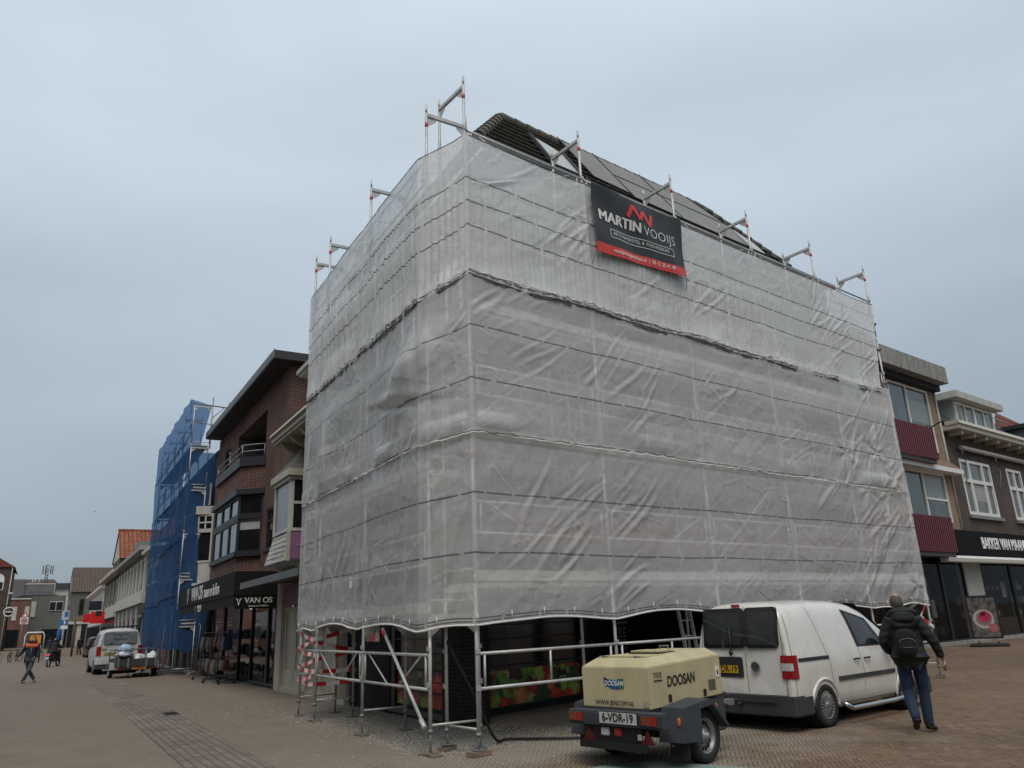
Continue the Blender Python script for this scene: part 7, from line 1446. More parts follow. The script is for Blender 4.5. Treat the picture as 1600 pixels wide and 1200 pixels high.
for z in (.95, 1.12): m.path([(-1.02, .77, z), (1.3, .77, z), (1.3, -.77, z), (-1.02, -.77, z), (-1.02, .77, z)] if z > 1 else [(-1.02, .77, z), (1.3, .77, z)], .02, 5)
for x in (-1.02, 0, 1.3):
    for y in (-.77, .77): m.tube((x, y, .42), (x, y, 1.12), .02, 5)
m.build('rail', TG, tr)
for y in (.72, .35, -.35, -.72): m = MB(); m.box(-1.05, -1.02, y-.03, y+.03, .36, .80); m.build('post', GALVD, tr)
m = MB(); m.box(-1.06, -1.03, -.75, .75, .33, .42); bm_ = m.build('rear_beam', BLACKM, tr); m = MB(); m.box(-1.08, -1.06, -.34, .18, .33, .42); pl = m.build('number_plate', mat('plate_orange', (.42, .17, .02), .5), tr); text('V-538-TR', .095, BLACK, pl, (-1.083, -.08, .375), (math.pi/2, 0, -math.pi/2), 'lettering', .001, .0, .9)
for s in (-1, 1): m = MB(); m.box(-1.09, -1.06, s*.5, s*.72, .33, .42); m.build('taillight', mat('lamp_red_dull', (.13, .01, .012), .35), tr)
m = MB(); m.tube((1.3, 0, .42), (2.2, 0, .42), .04, 8); m.build('tow_bar', GALVD, tr); m = MB(); m.tube((-.95, .3, .1), (-.95, .3, .42), .02, 6); m.build('prop_stand', BLACK, tr)
def blob(name, loc, r, mt_, seed, label, cat='bag', sq=(1, 1, 1), group=None, peak=0):
    rr = random.Random(seed); bm = bmesh.new(); bmesh.ops.create_icosphere(bm, subdivisions=3, radius=1); ph = [rr.uniform(0, 6) for _ in range(6)]
    for v in bm.verts:
        c = v.co; k = 1+.16*math.sin(3*c.x+ph[0])*math.sin(3*c.y+ph[1])+.13*math.sin(7*c.y+ph[2]+4*c.z)+.08*math.sin(11*c.x+ph[3])*math.sin(9*c.z+ph[4]); v.co = Vector((c.x*k*r*sq[0], c.y*k*r*sq[1], (max(c.z*k, -.55)+.55)*r*sq[2]))
        if peak and c.z > .3: v.co.z += peak*(c.z-.3)**1.5; v.co.x *= 1-(c.z-.3)*.8; v.co.y *= 1-(c.z-.3)*.8
    me = bpy.data.meshes.new(name); bm.to_mesh(me); bm.free(); [setattr(p, 'use_smooth', True) for p in me.polygons]; me.materials.append(mt_); o = bpy.data.objects.new(name, me); COL.objects.link(o); o.location = loc; setp(o, label, cat, group); return o
def onT(x, y, z): c, s = math.cos(2.1769), math.sin(2.1769); k = .964; return (-16.241+k*(x*c-y*s), 33.62+k*(x*s+y*c), z*k)
WP = mat('plastic_white', (.62, .64, .66), .4, 0, .1, 8); BP = mat('plastic_blue_white', (.35, .48, .62), .4, 0, .45, 9)
blob('plastic_bag', onT(-.3, .38, 1.0), .24, BP, 1, 'crumpled blue and white plastic heap on top of the trailer tub', 'bag', (1, 1.25, .9)); blob('sand_bag', onT(-.55, .50, .84), .24, WP, 2, 'long white bag slumped over the rim of the trailer tub', 'bag', (1.1, 1.7, .5)); blob('plastic_bag', onT(-.45, -.15, .62), .22, WP, 3, 'low white bag lying in the middle of the open trailer', 'bag', (1, 1.2, .9)); blob('plastic_bag', onT(-.6, -.62, .66), .20, WP, 4, 'pointed white bag standing at the right rail of the open trailer', 'bag', (1, .9, 1), peak=.42)
tb = T('tub', FW, *onT(-.35, .42, 0)[:2], 'grey round mortar tub standing in the open trailer', 'tub', z0=.45); m = MB(); m.lathe((0, 0, 0), [(0, 0), (.26, 0), (.34, .44), (.37, .45), (.37, .47), (.32, .46)], 'z', 20); m.build('shell', mat('tub_grey', (.16, .16, .16), .7), tb)
# ================================================================ people
SKIN = mat('skin', (.42, .24, .17), .55, 0, .08, 6)
def skinmesh(name, J, E, mt, parent, root=None, sub=2, extra=None):
    """tapering limbs grown over a joint graph with the skin modifier, then frozen"""
    names = list(J); me = bpy.data.meshes.new(name); me.from_pydata([J[n][0] for n in names], [(names.index(a), names.index(b)) for a, b in E], [])
    o = bpy.data.objects.new(name, me); COL.objects.link(o); o.modifiers.new('k', 'SKIN')
    if not me.skin_vertices: raise RuntimeError('no skin layer')
    for i, n in enumerate(names):
        r = J[n][1]; me.skin_vertices[0].data[i].radius = r if isinstance(r, tuple) else (r, r); me.skin_vertices[0].data[i].use_root = (n == (root or names[0]))
    s = o.modifiers.new('s', 'SUBSURF'); s.levels = sub; s.render_levels = sub
    dg = bpy.context.evaluated_depsgraph_get(); m2 = bpy.data.meshes.new_from_object(o.evaluated_get(dg)); COL.objects.unlink(o); bpy.data.objects.remove(o)
    if extra:
        bm = bmesh.new(); bm.from_mesh(m2)
        for mb in extra:
            t_ = bpy.data.meshes.new('t'); t_.from_pydata(mb.v, [], mb.f); bm.from_mesh(t_); bpy.data.meshes.remove(t_)
        bmesh.ops.recalc_face_normals(bm, faces=bm.faces); bm.to_mesh(m2); bm.free()
    m2.name = name; [setattr(p, 'use_smooth', True) for p in m2.polygons]; m2.materials.clear(); m2.materials.append(mt)
    o = bpy.data.objects.new(name, m2); COL.objects.link(o); o.parent = parent.e if isinstance(parent, T) else parent; return o
def head_parts(c, tilt=0, s=1.0):
    """skull, jaw, nose and ears facing +y"""
    m = MB()
    def f(a, b):
        ph = math.pi*b; t = 2*math.pi*a; x = math.sin(ph)*math.cos(t); y = math.sin(ph)*math.sin(t); z = math.cos(ph)
        rx = .078; ry = .098; rz = .118
        if z < 0: rx *= 1-.28*(-z); ry *= 1-.12*(-z)
        if y > 0 and z < -.1: ry *= 1.02
        if abs(z+.05) < .2 and y > .8: y *= .965   # eye hollow
        return (c[0]+x*rx*s, c[1]+y*ry*s+(.012 if z < -.3 and y > 0 else 0)*s, c[2]+z*rz*s)
    m.grid(f, 24, 18)
    m.poly([(c[0]-.012*s, c[1]+.09*s, c[2]+.0*s), (c[0]+.012*s, c[1]+.09*s, c[2]), (c[0]+.018*s, c[1]+.092*s, c[2]-.04*s), (c[0]-.018*s, c[1]+.092*s, c[2]-.04*s), (c[0], c[1]+.122*s, c[2]-.032*s)], [(0, 1, 4), (1, 2, 4), (2, 3, 4), (3, 0, 4)], True)
    for q in (-1, 1): m.ball((c[0]+q*.079*s, c[1]-.008*s, c[2]-.012*s), .012*s, .021*s, .034*s, 10, 8)
    m.ball((c[0], c[1]+.085*s, c[2]-.066*s), .026*s, .012*s, .008*s, 8, 5)
    return m
def hand(w_, d, side, curl=.5, s=1.0, palm_n=None):
    """palm and five separate bent fingers from wrist w_ along direction d"""
    w_ = Vector(w_); d = Vector(d).normalized(); n = (Vector(palm_n) if palm_n else Vector((-side, 0, 0))); n = (n-d*n.dot(d)).normalized(); a = d.cross(n).normalized()
    m = MB(); pts = []
    ring = lambda c, wa, wn: [tuple(c+a*(wa*math.cos(t))+n*(wn*math.sin(t))) for t in [2*math.pi*i/10 for i in range(10)]]
    sec = [(0, .026, .020), (.025, .034, .019), (.06, .042, .016), (.09, .042, .014), (.098, .034, .010)]
    for q, wa, wn in sec: pts += ring(w_+d*q*s, wa*s, wn*s)
    k = len(sec); m.poly(pts, [(i*10+j, i*10+(j+1) % 10, (i+1)*10+(j+1) % 10, (i+1)*10+j) for i in range(k-1) for j in range(10)]+[tuple((k-1)*10+j for j in range(10))], True)
    for i, (off, L) in enumerate(((-.031, .068), (-.011, .078), (.010, .074), (.030, .058))):
        p = w_+d*.088*s+a*off*s; c = p; path = [c]; ang = .25
        for seg in (.45, .32, .23):
            ang += curl*(.45+.1*i); v = d*math.cos(ang)+n*math.sin(ang); c = c+v*L*seg*s; path.append(c)
        m.path(path, [.0092*s, .0085*s, .0078*s, .0062*s], 7)
    tb_ = w_+d*.03*s-a*.030*s; m.path([tb_, tb_+(d*.5-a*.75+n*.3).normalized()*.035*s, tb_+(d*.7-a*.6+n*.5).normalized()*.065*s, tb_+(d*.95-a*.35+n*.6).normalized()*.088*s], [.0115*s, .0105*s, .0095*s, .007*s], 7)
    return m
def puffer(name, col, sc=16):
    m = mat(name, col, .75, 0, .25, 6); nt = m.node_tree; b = nt.nodes['Principled BSDF']; tc = N(nt, 'ShaderNodeTexCoord'); wv = N(nt, 'ShaderNodeTexWave', bands_direction='Z', ins={'Scale': sc/6.28*1.0, 'Distortion': 1.5, 'Detail': 2.0, 'Detail Scale': 1.5}); nt.links.new(tc.outputs['Object'], wv.inputs[0])
    n = N(nt, 'ShaderNodeTexNoise', ins={'Scale': 16.0, 'Detail': 4.0}); nt.links.new(tc.outputs['Object'], n.inputs['Vector']); a = N(nt, 'ShaderNodeMath', operation='MULTIPLY_ADD', ins={1: .6}); nt.links.new(n.outputs[0], a.inputs[0]); nt.links.new(wv.outputs[1], a.inputs[2])
    bu = N(nt, 'ShaderNodeBump', ins={'Strength': .35, 'Distance': .02}); nt.links.new(a.outputs[0], bu.inputs['Height']); nt.links.new(bu.outputs[0], b.inputs['Normal']); return m
JEANS = mat('jeans_blue', (.016, .036, .075), .85, 0, .35, 9, .6, 30); JEANSG = mat('jeans_grey', (.06, .08, .10), .85, 0, .3, 9, .5, 30); SHOE = mat('shoe_brown', (.035, .022, .02), .6, 0, .3, 9); NAVY = mat('navy_cloth', (.012, .016, .028), .8, 0, .3, 6)
def person(loc, head, label, P, jacket, trousers, shoes=SHOE, scale=1.0, hair=None, group=None, jname='jacket', detail=2, hands=(0, 1), name='person', cat='person'):
    """P: joint positions (x right, y forward, z up) for a 1.78 m figure"""
    t = T(name, FW, loc[0], loc[1], label, cat, group, scale=scale, rot=head, z0=loc[2] if len(loc) > 2 else 0)
    J = {'pel': (P['pel'], (.13, .10)), 'spine': (P['spine'], (.11, .08)), 'chest': (P['chest'], (.11, .075)), 'neck': (P['neck'], .055), 'nk2': (P['nk2'], .052)}
    E = [('pel', 'spine'), ('spine', 'chest'), ('chest', 'neck'), ('neck', 'nk2')]
    for s in 'lr':
        for k, r in (('sh', .04), ('el', .038), ('wr', .028)): J[s+k] = (P[s+k], r)
        for k, r in (('hip', .085), ('kn', .055), ('an', .038)): J[s+k] = (P[s+k], r)
        J[s+'toe'] = (P[s+'toe'], .03); E += [('chest', s+'sh'), (s+'sh', s+'el'), (s+'el', s+'wr'), ('pel', s+'hip'), (s+'hip', s+'kn'), (s+'kn', s+'an'), (s+'an', s+'toe')]
    ex = [head_parts(P['head'])]
    for i, s in enumerate('lr'):
        d = Vector(P[s+'wr'])-Vector(P[s+'el']); ex.append(hand(P[s+'wr'], d, -1 if s == 'l' else 1, P.get('curl', .55)))
    skinmesh('body', J, E, SKIN, t, 'pel', detail, ex)
    # clothes
    J = {'hem': (tuple(Vector(P['pel'])+Vector((0, 0, P.get('hem', -.10)))), P.get('hemr', (.205, .165))), 'pel': (P['pel'], P.get('pelr', (.20, .16))), 'spine': (P['spine'], (.215, .175)), 'chest': (P['chest'], (.205, .16)), 'col': (tuple(Vector(P['chest']).lerp(Vector(P['neck']), .62)), (.165, .13)), 'neck': (P['neck'], (.085, .085))}
    E = [('hem', 'pel'), ('pel', 'spine'), ('spine', 'chest'), ('chest', 'col'), ('col', 'neck')]
    for s in 'lr':
        J[s+'sh'] = (P[s+'sh'], P.get('shr', .088)); J[s+'el'] = (P[s+'el'], .070); w_ = tuple(Vector(P[s+'el']).lerp(Vector(P[s+'wr']), .94)); J[s+'wr'] = (w_, .052); E += [('col', s+'sh'), (s+'sh', s+'el'), (s+'el', s+'wr')]
    jo = skinmesh(jname, J, E, jacket, t, 'spine', detail)
    J = {'pel': (P['pel'], (.165, .13))}; E = []
    for s in 'lr':
        J[s+'hip'] = (P[s+'hip'], .098); J[s+'mid'] = (tuple(Vector(P[s+'hip']).lerp(Vector(P[s+'kn']), .5)), .093); J[s+'kn'] = (P[s+'kn'], .075); J[s+'cf'] = (tuple(Vector(P[s+'kn']).lerp(Vector(P[s+'an']), .4)), .074); J[s+'an'] = (tuple(Vector(P[s+'kn']).lerp(Vector(P[s+'an']), 1.09)), .062); E += [('pel', s+'hip'), (s+'hip', s+'mid'), (s+'mid', s+'kn'), (s+'kn', s+'cf'), (s+'cf', s+'an')]
    skinmesh('trousers', J, E, trousers, t, 'pel', detail)
    for s in 'lr':
        a = Vector(P[s+'an']); b = Vector(P[s+'toe']); d = (b-a); J = {'an': (tuple(a), .046), 'heel': (tuple(a-d*.18+Vector((0, 0, -.045))), .040), 'ball': (tuple(a.lerp(b, .75)+Vector((0, 0, -.01))), (.046, .034)), 'toe': (tuple(b+d*.12), (.036, .026))}
        skinmesh('shoe', J, [('an', 'heel'), ('an', 'ball'), ('ball', 'toe')], shoes, t, 'an', detail)
    if hair:
        c = P['head']; m = MB(); hm, zc, full = hair
        def f(a, b):
            th = 2*math.pi*a; ph = math.pi*lerp(0 if full else .24, .66, b); x = math.sin(ph)*math.cos(th); y = math.sin(ph)*math.sin(th); z = math.cos(ph)
            if y > .15 and z < .55: k = .93
            else: k = 1.07 if full else min(1.055, .985+.09*max(0, .45-z)*2)
            return (c[0]+x*.081*k, c[1]+y*.100*k, c[2]+z*.120*k)
        m.grid(f, 22, 10); m.build('hair', hm, t)
    return t, jo
def stand(lean=(0, 0), **k):
    P = {'pel': (0, 0, .95), 'spine': (0, 0, 1.12), 'chest': (0, .0, 1.32), 'neck': (0, .0, 1.49), 'nk2': (0, .01, 1.56), 'head': (0, .02, 1.665), 'lsh': (-.185, 0, 1.42), 'rsh': (.185, 0, 1.42), 'lel': (-.24, -.02, 1.14), 'rel': (.24, -.02, 1.14), 'lwr': (-.25, .04, .90), 'rwr': (.25, .04, .90),
         'lhip': (-.095, 0, .90), 'rhip': (.095, 0, .90), 'lkn': (-.10, .01, .50), 'rkn': (.10, .01, .50), 'lan': (-.10, 0, .09), 'ran': (.10, 0, .09), 'ltoe': (-.11, .15, .035), 'rtoe': (.11, .15, .035)}
    P.update(k); return P
# the man walking past the van, seen from behind
DG = puffer('jacket_dark_green', (.010, .014, .012), 20)
P = stand(head=(-.035, .075, 1.655), nk2=(-.02, .05, 1.55), neck=(-.01, .03, 1.48), chest=(-.01, .02, 1.30), lsh=(-.172, .03, 1.385), rsh=(.172, .0, 1.385), lel=(-.30, .02, 1.14), lwr=(-.20, .20, .98), rel=(.31, -.04, 1.15), rwr=(.40, .04, .905), lkn=(-.085, .06, .50), lan=(-.075, -.16, .20), ltoe=(-.08, -.07, .07), rkn=(.11, .10, .50), ran=(.105, .12, .09), rtoe=(.20, .26, .035), hem=-.19, hemr=(.215, .19), shr=.108, pelr=(.228, .205), curl=.5)
mn, mj = person((5.19, 10.95), -.30, 'balding man in dark padded jacket and blue jeans walking away past the van', P, DG, JEANS, scale=1.0, hair=(mat('hair_grey', (.085, .078, .072), .95, 0, .5, 60), 0, False))
m = MB(); m.path([(.0+.15*math.cos(R_(a)), .0+.11*math.sin(R_(a))+.01, 1.485+.05*math.sin(R_(-a))) for a in range(0, 361, 20)], .052, 8); m.ball((-.01, -.10, 1.455), .145, .075, .10, 16, 10); m.build('hood', DG, mn)
bp = T('backpack', FW, 5.19, 10.95, 'small black backpack with pale zip lines worn by the walking man', 'backpack', rot=-.30, z0=.9)
m = MB()
def bpf(a, b):
    th = 2*math.pi*a; ph = math.pi*b; e_ = .75; sx = lambda v: math.copysign(abs(v)**e_, v)
    return (-.05+.15*sx(math.sin(ph)*math.cos(th)), -.245+.095*sx(math.sin(ph)*math.sin(th)), .265+.195*sx(math.cos(ph))*(1.0))
m.grid(bpf, 28, 18); bpo = m.build('bag_body', mat('backpack_black', (.005, .005, .008), .9, 0, .3, 8), bp)
m = MB(); m.grid(lambda a, b: (-.05+.125*(abs(math.sin(math.pi*b))**.7)*math.copysign(abs(math.cos(2*math.pi*a))**.7, math.cos(2*math.pi*a)), -.315+.045*(abs(math.sin(math.pi*b))**.7)*math.copysign(abs(math.sin(2*math.pi*a))**.7, math.sin(2*math.pi*a)), .19+.12*math.cos(math.pi*b)), 20, 12); m.build('pocket', MATS['backpack_black'], bp)
ZP = mat('zip_grey', (.25, .26, .28), .4, .3)
m = MB(); m.path([(-.05+.115*math.cos(R_(a)), -.345-.01*math.sin(R_(a)), .255+.07*math.sin(R_(a))) for a in range(5, 176, 10)], .0035, 5); m.build('zip', ZP, bp); m = MB(); m.path([(-.16, -.345, .205), (-.05, -.368, .20), (.06, -.345, .205)], .003, 5); m.build('zip', ZP, bp); m = MB(); m.path([(-.05+.13*math.cos(R_(a)), -.30, .33+.10*math.sin(R_(a))) for a in range(10, 171, 10)], .003, 5); m.build('zip', ZP, bp)
m = MB(); m.path([(-.08, -.20, .465), (-.06, -.22, .50), (-.02, -.22, .50), (0, -.20, .465)], .008, 5); m.build('haul_loop', MATS['backpack_black'], bp)
for s in (-1, 1): m = MB(); m.path([(s*.10-.03, -.16, .46), (s*.135, -.07, .60), (s*.15, .06, .58), (s*.16, .16, .44), (s*.17, .10, .24), (s*.13, -.08, .14)], .017, 6); m.build('strap', MATS['backpack_black'], bp)
bp.e.scale = (.9, 1, .9)
# glasses and paper held in the right hand
gp = T('folded_glasses', FW, 5.19, 10.95, 'thin folded glasses held in the right hand of the walking man', 'glasses', rot=-.30, z0=.78); m = MB(); m.path([(.38, .10, .02), (.46, .06, .03), (.50, .0, .02)], .004, 5); m.path([(.40, .10, .0), (.46, .08, -.01), (.52, .0, .0)], .004, 5); m.build('frame', ZP, gp)
# the man with the orange shoulders, striding towards us on the left
HV = mat('navy_jacket', (.012, .018, .032), .7, 0, .3, 6); OR = mat('hi_vis_orange', (.62, .10, .02), .6, 0, .12, 6)
P = stand(pel=(0, 0, .92), lkn=(-.09, .30, .56), lan=(-.08, .22, .12), ltoe=(-.09, .38, .06), rkn=(.09, -.02, .50), ran=(.08, -.32, .16), rtoe=(.09, -.22, .03), lel=(-.30, -.10, 1.17), lwr=(-.36, -.22, .96), rel=(.28, .06, 1.15), rwr=(.20, .24, 1.02), head=(.0, .06, 1.66), curl=.5)
P = stand(pel=(0, 0, .92), lkn=(-.02, .12, .52), lan=(.16, .0, .10), ltoe=(.10, .13, .035), rkn=(.02, -.05, .50), ran=(-.20, -.15, .16), rtoe=(-.25, -.02, .06), rel=(.30, -.08, 1.17), rwr=(.46, -.02, .98), lel=(-.26, .02, 1.15), lwr=(-.22, .12, .92), head=(-.05, .05, 1.64), curl=.5)
wm, wj = person((-19.46, 31.8), R_(180+30), 'man in navy jacket with bright orange shoulders striding across the street', P, HV, JEANSG, hair=(mat('hair_brown', (.06, .04, .03), .9), 0, True))
J = {'c': ((0, 0, 1.29), (.25, .21)), 'col': ((0, 0, 1.44), (.195, .155)), 'nk': ((0, .01, 1.53), (.10, .10)), 'l': ((-.195, 0, 1.41), .108), 'r': ((.195, 0, 1.41), .108)}
skinmesh('orange_yoke', J, [('c', 'col'), ('col', 'nk'), ('col', 'l'), ('col', 'r')], OR, wm, 'c'); m = MB(); m.tube((0, .175, 1.35), (0, .175, .90), .008, 5); m.build('zip', ZP, wm)
m = MB(); m.box(-.17, .17, .125, .14, 1.50, 1.60); m.build('scarf', mat('scarf_wine', (.05, .015, .025), .8), wm, bevel=.03)
# far pedestrians
def walker(loc, head, label, jac, tro, sc=1.0, cap=None, ph=1):
    P = stand(lkn=(-.09, .12*ph, .50), lan=(-.09, .05*ph, .09), ltoe=(-.09, .2*ph, .04), rkn=(.09, .02, .50), ran=(.09, -.22*ph, .14), rtoe=(.09, -.10, .04), lel=(-.25, -.08*ph, 1.14), lwr=(-.24, .02*ph, .9), rel=(.25, .05*ph, 1.14), rwr=(.24, .18*ph, .94))
    return person(loc, head, label, P, jac, tro, scale=sc, hair=(cap or mat('hair_dark', (.02, .016, .014), .9), 0, True), detail=1)
BLK = mat('black_cloth', (.010, .010, .012), .85)
walker((-45.2, 75), R_(30), 'pedestrian in black walking away left of the scooter', BLK, BLK); walker((-46.9, 80.5), R_(10), 'dark-clad pedestrian standing by the folded blue parasol', NAVY, BLK); walker((-49.6, 84), R_(40), 'pedestrian in navy coat farther back behind the blue parasol', NAVY, JEANSG, ph=-1); walker((-50.9, 76), R_(200), 'pedestrian in pale grey top facing us beside the orange box cart', mat('pale_cloth', (.33, .32, .31), .8), NAVY)
# scooter and rider
st = T('motor_scooter', FW, -29.15, 50, 'dark motor scooter with red tail light ridden away down the street', 'scooter', rot=R_(98)-math.pi/2)
def wheel2(t, y, r, w_):
    m = MB(); pts = [(0, y+r*math.cos(2*math.pi*i/20), r+r*math.sin(2*math.pi*i/20)) for i in range(21)]; m.path(pts, w_, 6); return m.build('wheel', RUBBER, t)
wheel2(st, -.62, .24, .05); wheel2(st, .68, .24, .05)
m = MB(); m.ball((0, -.45, .62), .19, .42, .20, 14, 10); m.ball((0, -.1, .42), .17, .35, .14, 12, 8); m.box(-.15, .15, -.1, .45, .28, .34); m.build('body', mat('scooter_black', (.012, .012, .014), .35, coat=.5), st); m = MB(); m.ball((0, -.2, .83), .15, .42, .06, 12, 6); m.build('seat', BLACKM, st); m = MB(); m.hexa([(-.2, .42, .3), (.2, .42, .3), (.2, .48, .3), (-.2, .48, .3), (-.14, .50, 1.0), (.14, .50, 1.0), (.14, .56, 1.0), (-.14, .56, 1.0)]); m.build('leg_shield', MATS['scooter_black'], st, bevel=.02)
m = MB(); m.path([(-.33, .45, 1.08), (-.12, .5, 1.05), (.12, .5, 1.05), (.33, .45, 1.08)], .016, 6); m.build('handlebar', BLACK, st); m = MB(); m.ball((0, -.86, .70), .13, .04, .045, 12, 6); m.build('taillight', mat('tail_red', (.75, .03, .05), .3, emit=.6), st); m = MB(); m.box(-.09, .09, -.90, -.89, .46, .60); m.build('number_plate', mat('plate_pale_blue', (.45, .55, .58), .5), st)
P = stand(pel=(0, -.22, .88), spine=(0, -.18, 1.03), chest=(0, -.10, 1.22), neck=(0, -.04, 1.37), nk2=(0, -.02, 1.42), head=(0, 0, 1.52), lsh=(-.18, -.08, 1.31), rsh=(.18, -.08, 1.31), lel=(-.30, .12, 1.13), rel=(.30, .12, 1.13), lwr=(-.32, .36, 1.10), rwr=(.32, .36, 1.10), lhip=(-.1, -.2, .86), rhip=(.1, -.2, .86), lkn=(-.20, .18, .76), rkn=(.20, .18, .76), lan=(-.19, .18, .38), ran=(.19, .18, .38), ltoe=(-.19, .32, .35), rtoe=(.19, .32, .35), hem=-.03, curl=.9)
rd_, _ = person((-29.15, 50), R_(98)-math.pi/2, 'rider in black with a dark helmet sitting on the scooter', P, BLK, BLK, detail=1); m = MB(); m.ball((0, 0, 1.535), .125, .145, .135, 16, 12); m.build('helmet', mat('helmet_blue_black', (.012, .02, .035), .25, coat=.5), rd_)
# bicycles
def bicycle(x, y, rz, label, col):
    t = T('bicycle', FW, x, y, label, 'bicycle', 'bicycles parked along the left side of the street', rot=rz); FM = mat('bike_%s' % col[0], col[1], .4)
    for yy in (-.52, .55): wheel2(t, yy, .35, .016); m = MB(); [m.tube((0, yy, .35), (0, yy+.34*math.cos(k*math.pi/6), .35+.34*math.sin(k*math.pi/6)), .002, 3) for k in range(12)]; m.build('spokes', GALV, t, kind='stuff')
    m = MB()
    for a, b in (((0, -.52, .35), (0, -.12, .30)), ((0, -.12, .30), (0, -.25, .85)), ((0, -.25, .85), (0, -.52, .35)), ((0, -.12, .30), (0, .38, .72)), ((0, -.24, .72), (0, .36, .80)), ((0, .34, .95), (0, .55, .35))): m.tube(a, b, .015, 6)
    m.build('frame', FM, t); m = MB(); m.ball((0, -.27, .90), .07, .13, .04, 10, 6); m.build('saddle', BLACKM, t); m = MB(); m.path([(-.28, .2, 1.04), (-.22, .34, 1.06), (0, .36, 1.05), (.22, .34, 1.06), (.28, .2, 1.04)], .013, 6); m.build('handlebar', BLACK, t)
    m = MB(); m.box(-.07, .07, -.75, -.35, .74, .76); m.build('carrier', BLACK, t); m = MB(); m.tube((-.1, -.12, .22), (.1, -.12, .38), .01, 5); m.build('pedals', BLACK, t); return t
BK = [(-40.6, 62.0, 1.0, 'black bicycle at the far left edge beneath the pub sign', ('black', (.01, .01, .011))), (-40.2, 63.0, .7, 'dark red bicycle second from the left edge', ('wine', (.08, .012, .015))), (-40.6, 64.3, 1.2, 'grey bicycle third from the left edge', ('grey', (.10, .10, .10))), (-41.6, 66.0, .6, 'black bicycle standing at the foot of the triangular road sign', ('black', (.01, .01, .011))), (-42.2, 68.0, 1.1, 'silver bicycle just right of the road sign post', ('silver', (.25, .25, .25))), (-40.2, 66.8, .9, 'dark blue bicycle nearest the box cart', ('blue', (.01, .02, .05)))]
for b in BK: bicycle(b[0], b[1], b[2], b[3], b[4])
cyp = walker((-44.2, 80), R_(60), 'dark-clad cyclist waiting beside the brown post', BLK, BLK); bicycle(-43.6, 80.0, R_(60), 'black bicycle held by the cyclist beside the brown post', ('black', (.01, .01, .011)))
# box cart with white hoop
ct = T('box_cart', FW, -36.9, 60.5, 'box cart with white rounded hoop and orange-yellow sign behind the striding man', 'cart', rot=R_(30)); m = MB(); m.box(-.5, .5, -.4, .4, .5, 1.25); m.build('box', mat('cart_pale', (.35, .36, .35), .6), ct, bevel=.04); m = MB(); m.path([(-.62, -.3, .6), (-.62, -.3, 1.9), (-.5, -.3, 2.15), (.5, -.3, 2.15), (.62, -.3, 1.9), (.62, -.3, .6)], .05, 8); m.build('hoop', WHITE, ct); m = MB(); m.box(-.3, .42, -.47, -.42, 1.35, 1.95); m.build('sign', mat('sign_orange', (.70, .27, .01), .5), ct)
for x in (-.45, .45): m = MB(); m.lathe((x, 0, .28), [(0, -.04), (.28, -.04), (.28, .04), (0, .04)], 'x', 18); m.build('wheel', RUBBER, ct)
# road signs and posts
def post(t, h, r=.03, mt=GALVD, off=(0, 0)): m = MB(); m.tube((off[0], off[1], 0), (off[0], off[1], h), r, 8); return m.build('post', mt, t)
s1 = T('road_sign', FW, -43.96, 70, 'white sign board with red triangle and round speed mark on a grey post', 'road sign', rot=R_(28)); post(s1, 3.9); m = MB(); m.box(-.21, .41, -.05, -.03, 2.98, 3.55); m.build('board', LW, s1)
m = MB(); m.poly([(-.19, -.06, 3.57), (.39, -.06, 3.57), (.1, -.06, 4.08)], [(0, 1, 2)]); tr_ = m.build('triangle', RED, s1, recalc=False, solid=.01); m = MB(); m.poly([(-.08, -.075, 3.63), (.28, -.075, 3.63), (.1, -.075, 3.94)], [(0, 1, 2)]); m.build('triangle_face', LW, tr_, recalc=False)
m = MB(); m.lathe((.1, -.06, 3.26), [(.17, 0), (.24, 0), (.24, -.01), (.17, -.01), (.17, 0)], 'y', 24); m.build('ring', RED, s1); text('30', .22, BLACK, s1, (.1, -.07, 3.26), (math.pi/2, 0, 0), 'lettering', .002, .01)
s2 = T('road_sign', FW, -41.39, 72, 'blue road signs with white symbols stacked on one tall post', 'road sign', rot=R_(28)); post(s2, 4.0); BS = mat('sign_blue', (.03, .13, .35), .5)
m = MB(); m.box(-.28, .28, -.05, -.03, 3.25, 4.05); o = m.build('board', mat('sign_pale_blue', (.45, .52, .56), .5), s2); m = MB(); m.box(-.08, .22, -.065, -.052, 3.5, 3.95); m.build('panel', BS, o); m = MB(); m.box(-.28, .28, -.05, -.03, 2.80, 3.20); o = m.build('board', BS, s2); m = MB(); m.box(-.05, .05, -.065, -.052, 2.86, 3.02); m.prism([(-.14, 3.02), (.14, 3.02), (0, 3.16)], -.065, -.052, 'y'); m.build('arrow', LW, o); m = MB(); m.box(-.28, .28, -.05, -.03, 2.45, 2.76); m.build('board', LW, s2)
s3 = T('round_sign', FW, -48.56, 75, 'round dark pub sign with white ring hung from the left corner house', 'sign', rot=R_(28), z0=3.5); m = MB(); m.lathe((0, 0, .75), [(0, -.05), (.46, -.05), (.46, .05), (0, .05)], 'y', 28); m.build('disc', BLACK, s3); m = MB(); m.lathe((0, -.055, .75), [(.36, 0), (.45, 0), (.45, -.01), (.36, -.01), (.36, 0)], 'y', 28); m.build('ring', LW, s3); m = MB(); m.box(-.3, .3, -.07, -.055, .70, .79); m.build('bar', LW, s3); m = MB(); m.tube((-.1, .0, 1.35), (-3.4, .3, 1.5), .04, 6); m.build('arm', BLACK, s3)
s4 = T('wood_post', FW, -42.11, 75, 'rusty brown post standing left of the waiting cyclist', 'post'); post(s4, 3.3, .09, mat('rust_brown', (.10, .06, .045), .85))
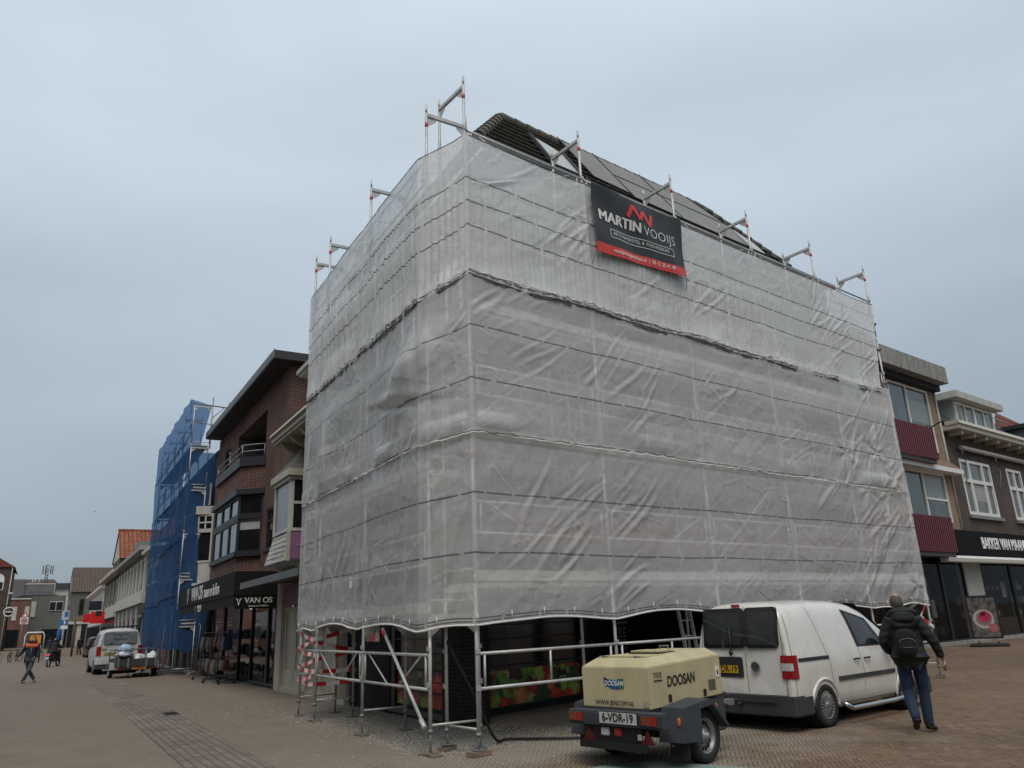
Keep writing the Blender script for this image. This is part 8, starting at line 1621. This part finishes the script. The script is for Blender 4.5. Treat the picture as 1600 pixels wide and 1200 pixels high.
s5 = T('parasol', FW, -49.0, 84.5, 'folded blue parasol standing among the far pedestrians', 'parasol'); post(s5, 3.6, .03); m = MB(); m.lathe((0, 0, 0), [(.10, 1.4), (.28, 1.5), (.22, 2.4), (.10, 3.6), (.02, 3.9)], 'z', 14); m.build('folded_cloth', mat('parasol_blue', (.02, .12, .35), .7), s5)
s6 = T('pavement_sign', FW, -43.2, 81, 'small slate pavement board before the small white house', 'pavement sign', rot=R_(30)); m = MB(); m.hexa([(-.4, -.3, 0), (.4, -.3, 0), (.4, -.27, 0), (-.4, -.27, 0), (-.4, -.02, 1.2), (.4, -.02, 1.2), (.4, .01, 1.2), (-.4, .01, 1.2)]); m.build('front_panel', CHAR, s6); m = MB(); m.hexa([(-.4, .27, 0), (.4, .27, 0), (.4, .3, 0), (-.4, .3, 0), (-.4, .02, 1.2), (.4, .02, 1.2), (.4, .04, 1.2), (-.4, .04, 1.2)]); m.build('rear_panel', CHAR, s6)
# small red-and-white car nose beyond the van
lc = T('parked_car', FW, -36.6, 69.0, 'dark parked car mostly hidden behind the dusty white van', 'car', scale=.9, rot=2.15); van_body(lc, mat('car_wine', (.05, .012, .014), .3, coat=.6))
for x in (0, 2.68): wheel(lc, x, -.80, .312, .2, -1, 'cap'); wheel(lc, x, .80, .312, .2, 1, 'cap')
rpatch(lc, (-.6, .6, 1.2, 1.65), CARG, 'rear_window', .006, rnd=.08)
for s in (-1, 1): m = MB(); m.box(-.83, -.78, s*.66, s*.84, .85, 1.05); m.build('taillight', LRED, lc)
bumper(lc, -.90, -.36, .22, .55, BUMP, 'rear_bumper')
# bird over the far roofs
bd = MB(); bd.poly([(0, 0, 0), (.5, .15, .18), (.95, .05, .05), (.5, -.1, .15), (-.5, .15, .18), (-.95, .05, .05), (-.5, -.1, .15)], [(0, 1, 2, 3), (0, 4, 5, 6)]); bd.ball((0, 0, -.02), .12, .4, .1, 8, 6); o = bd.build('bird', BLACK); o.scale = (.55,)*3; o.location = (-66.5, 120, 20.6); setp(o, 'single dark bird gliding above the far roofs', 'bird')
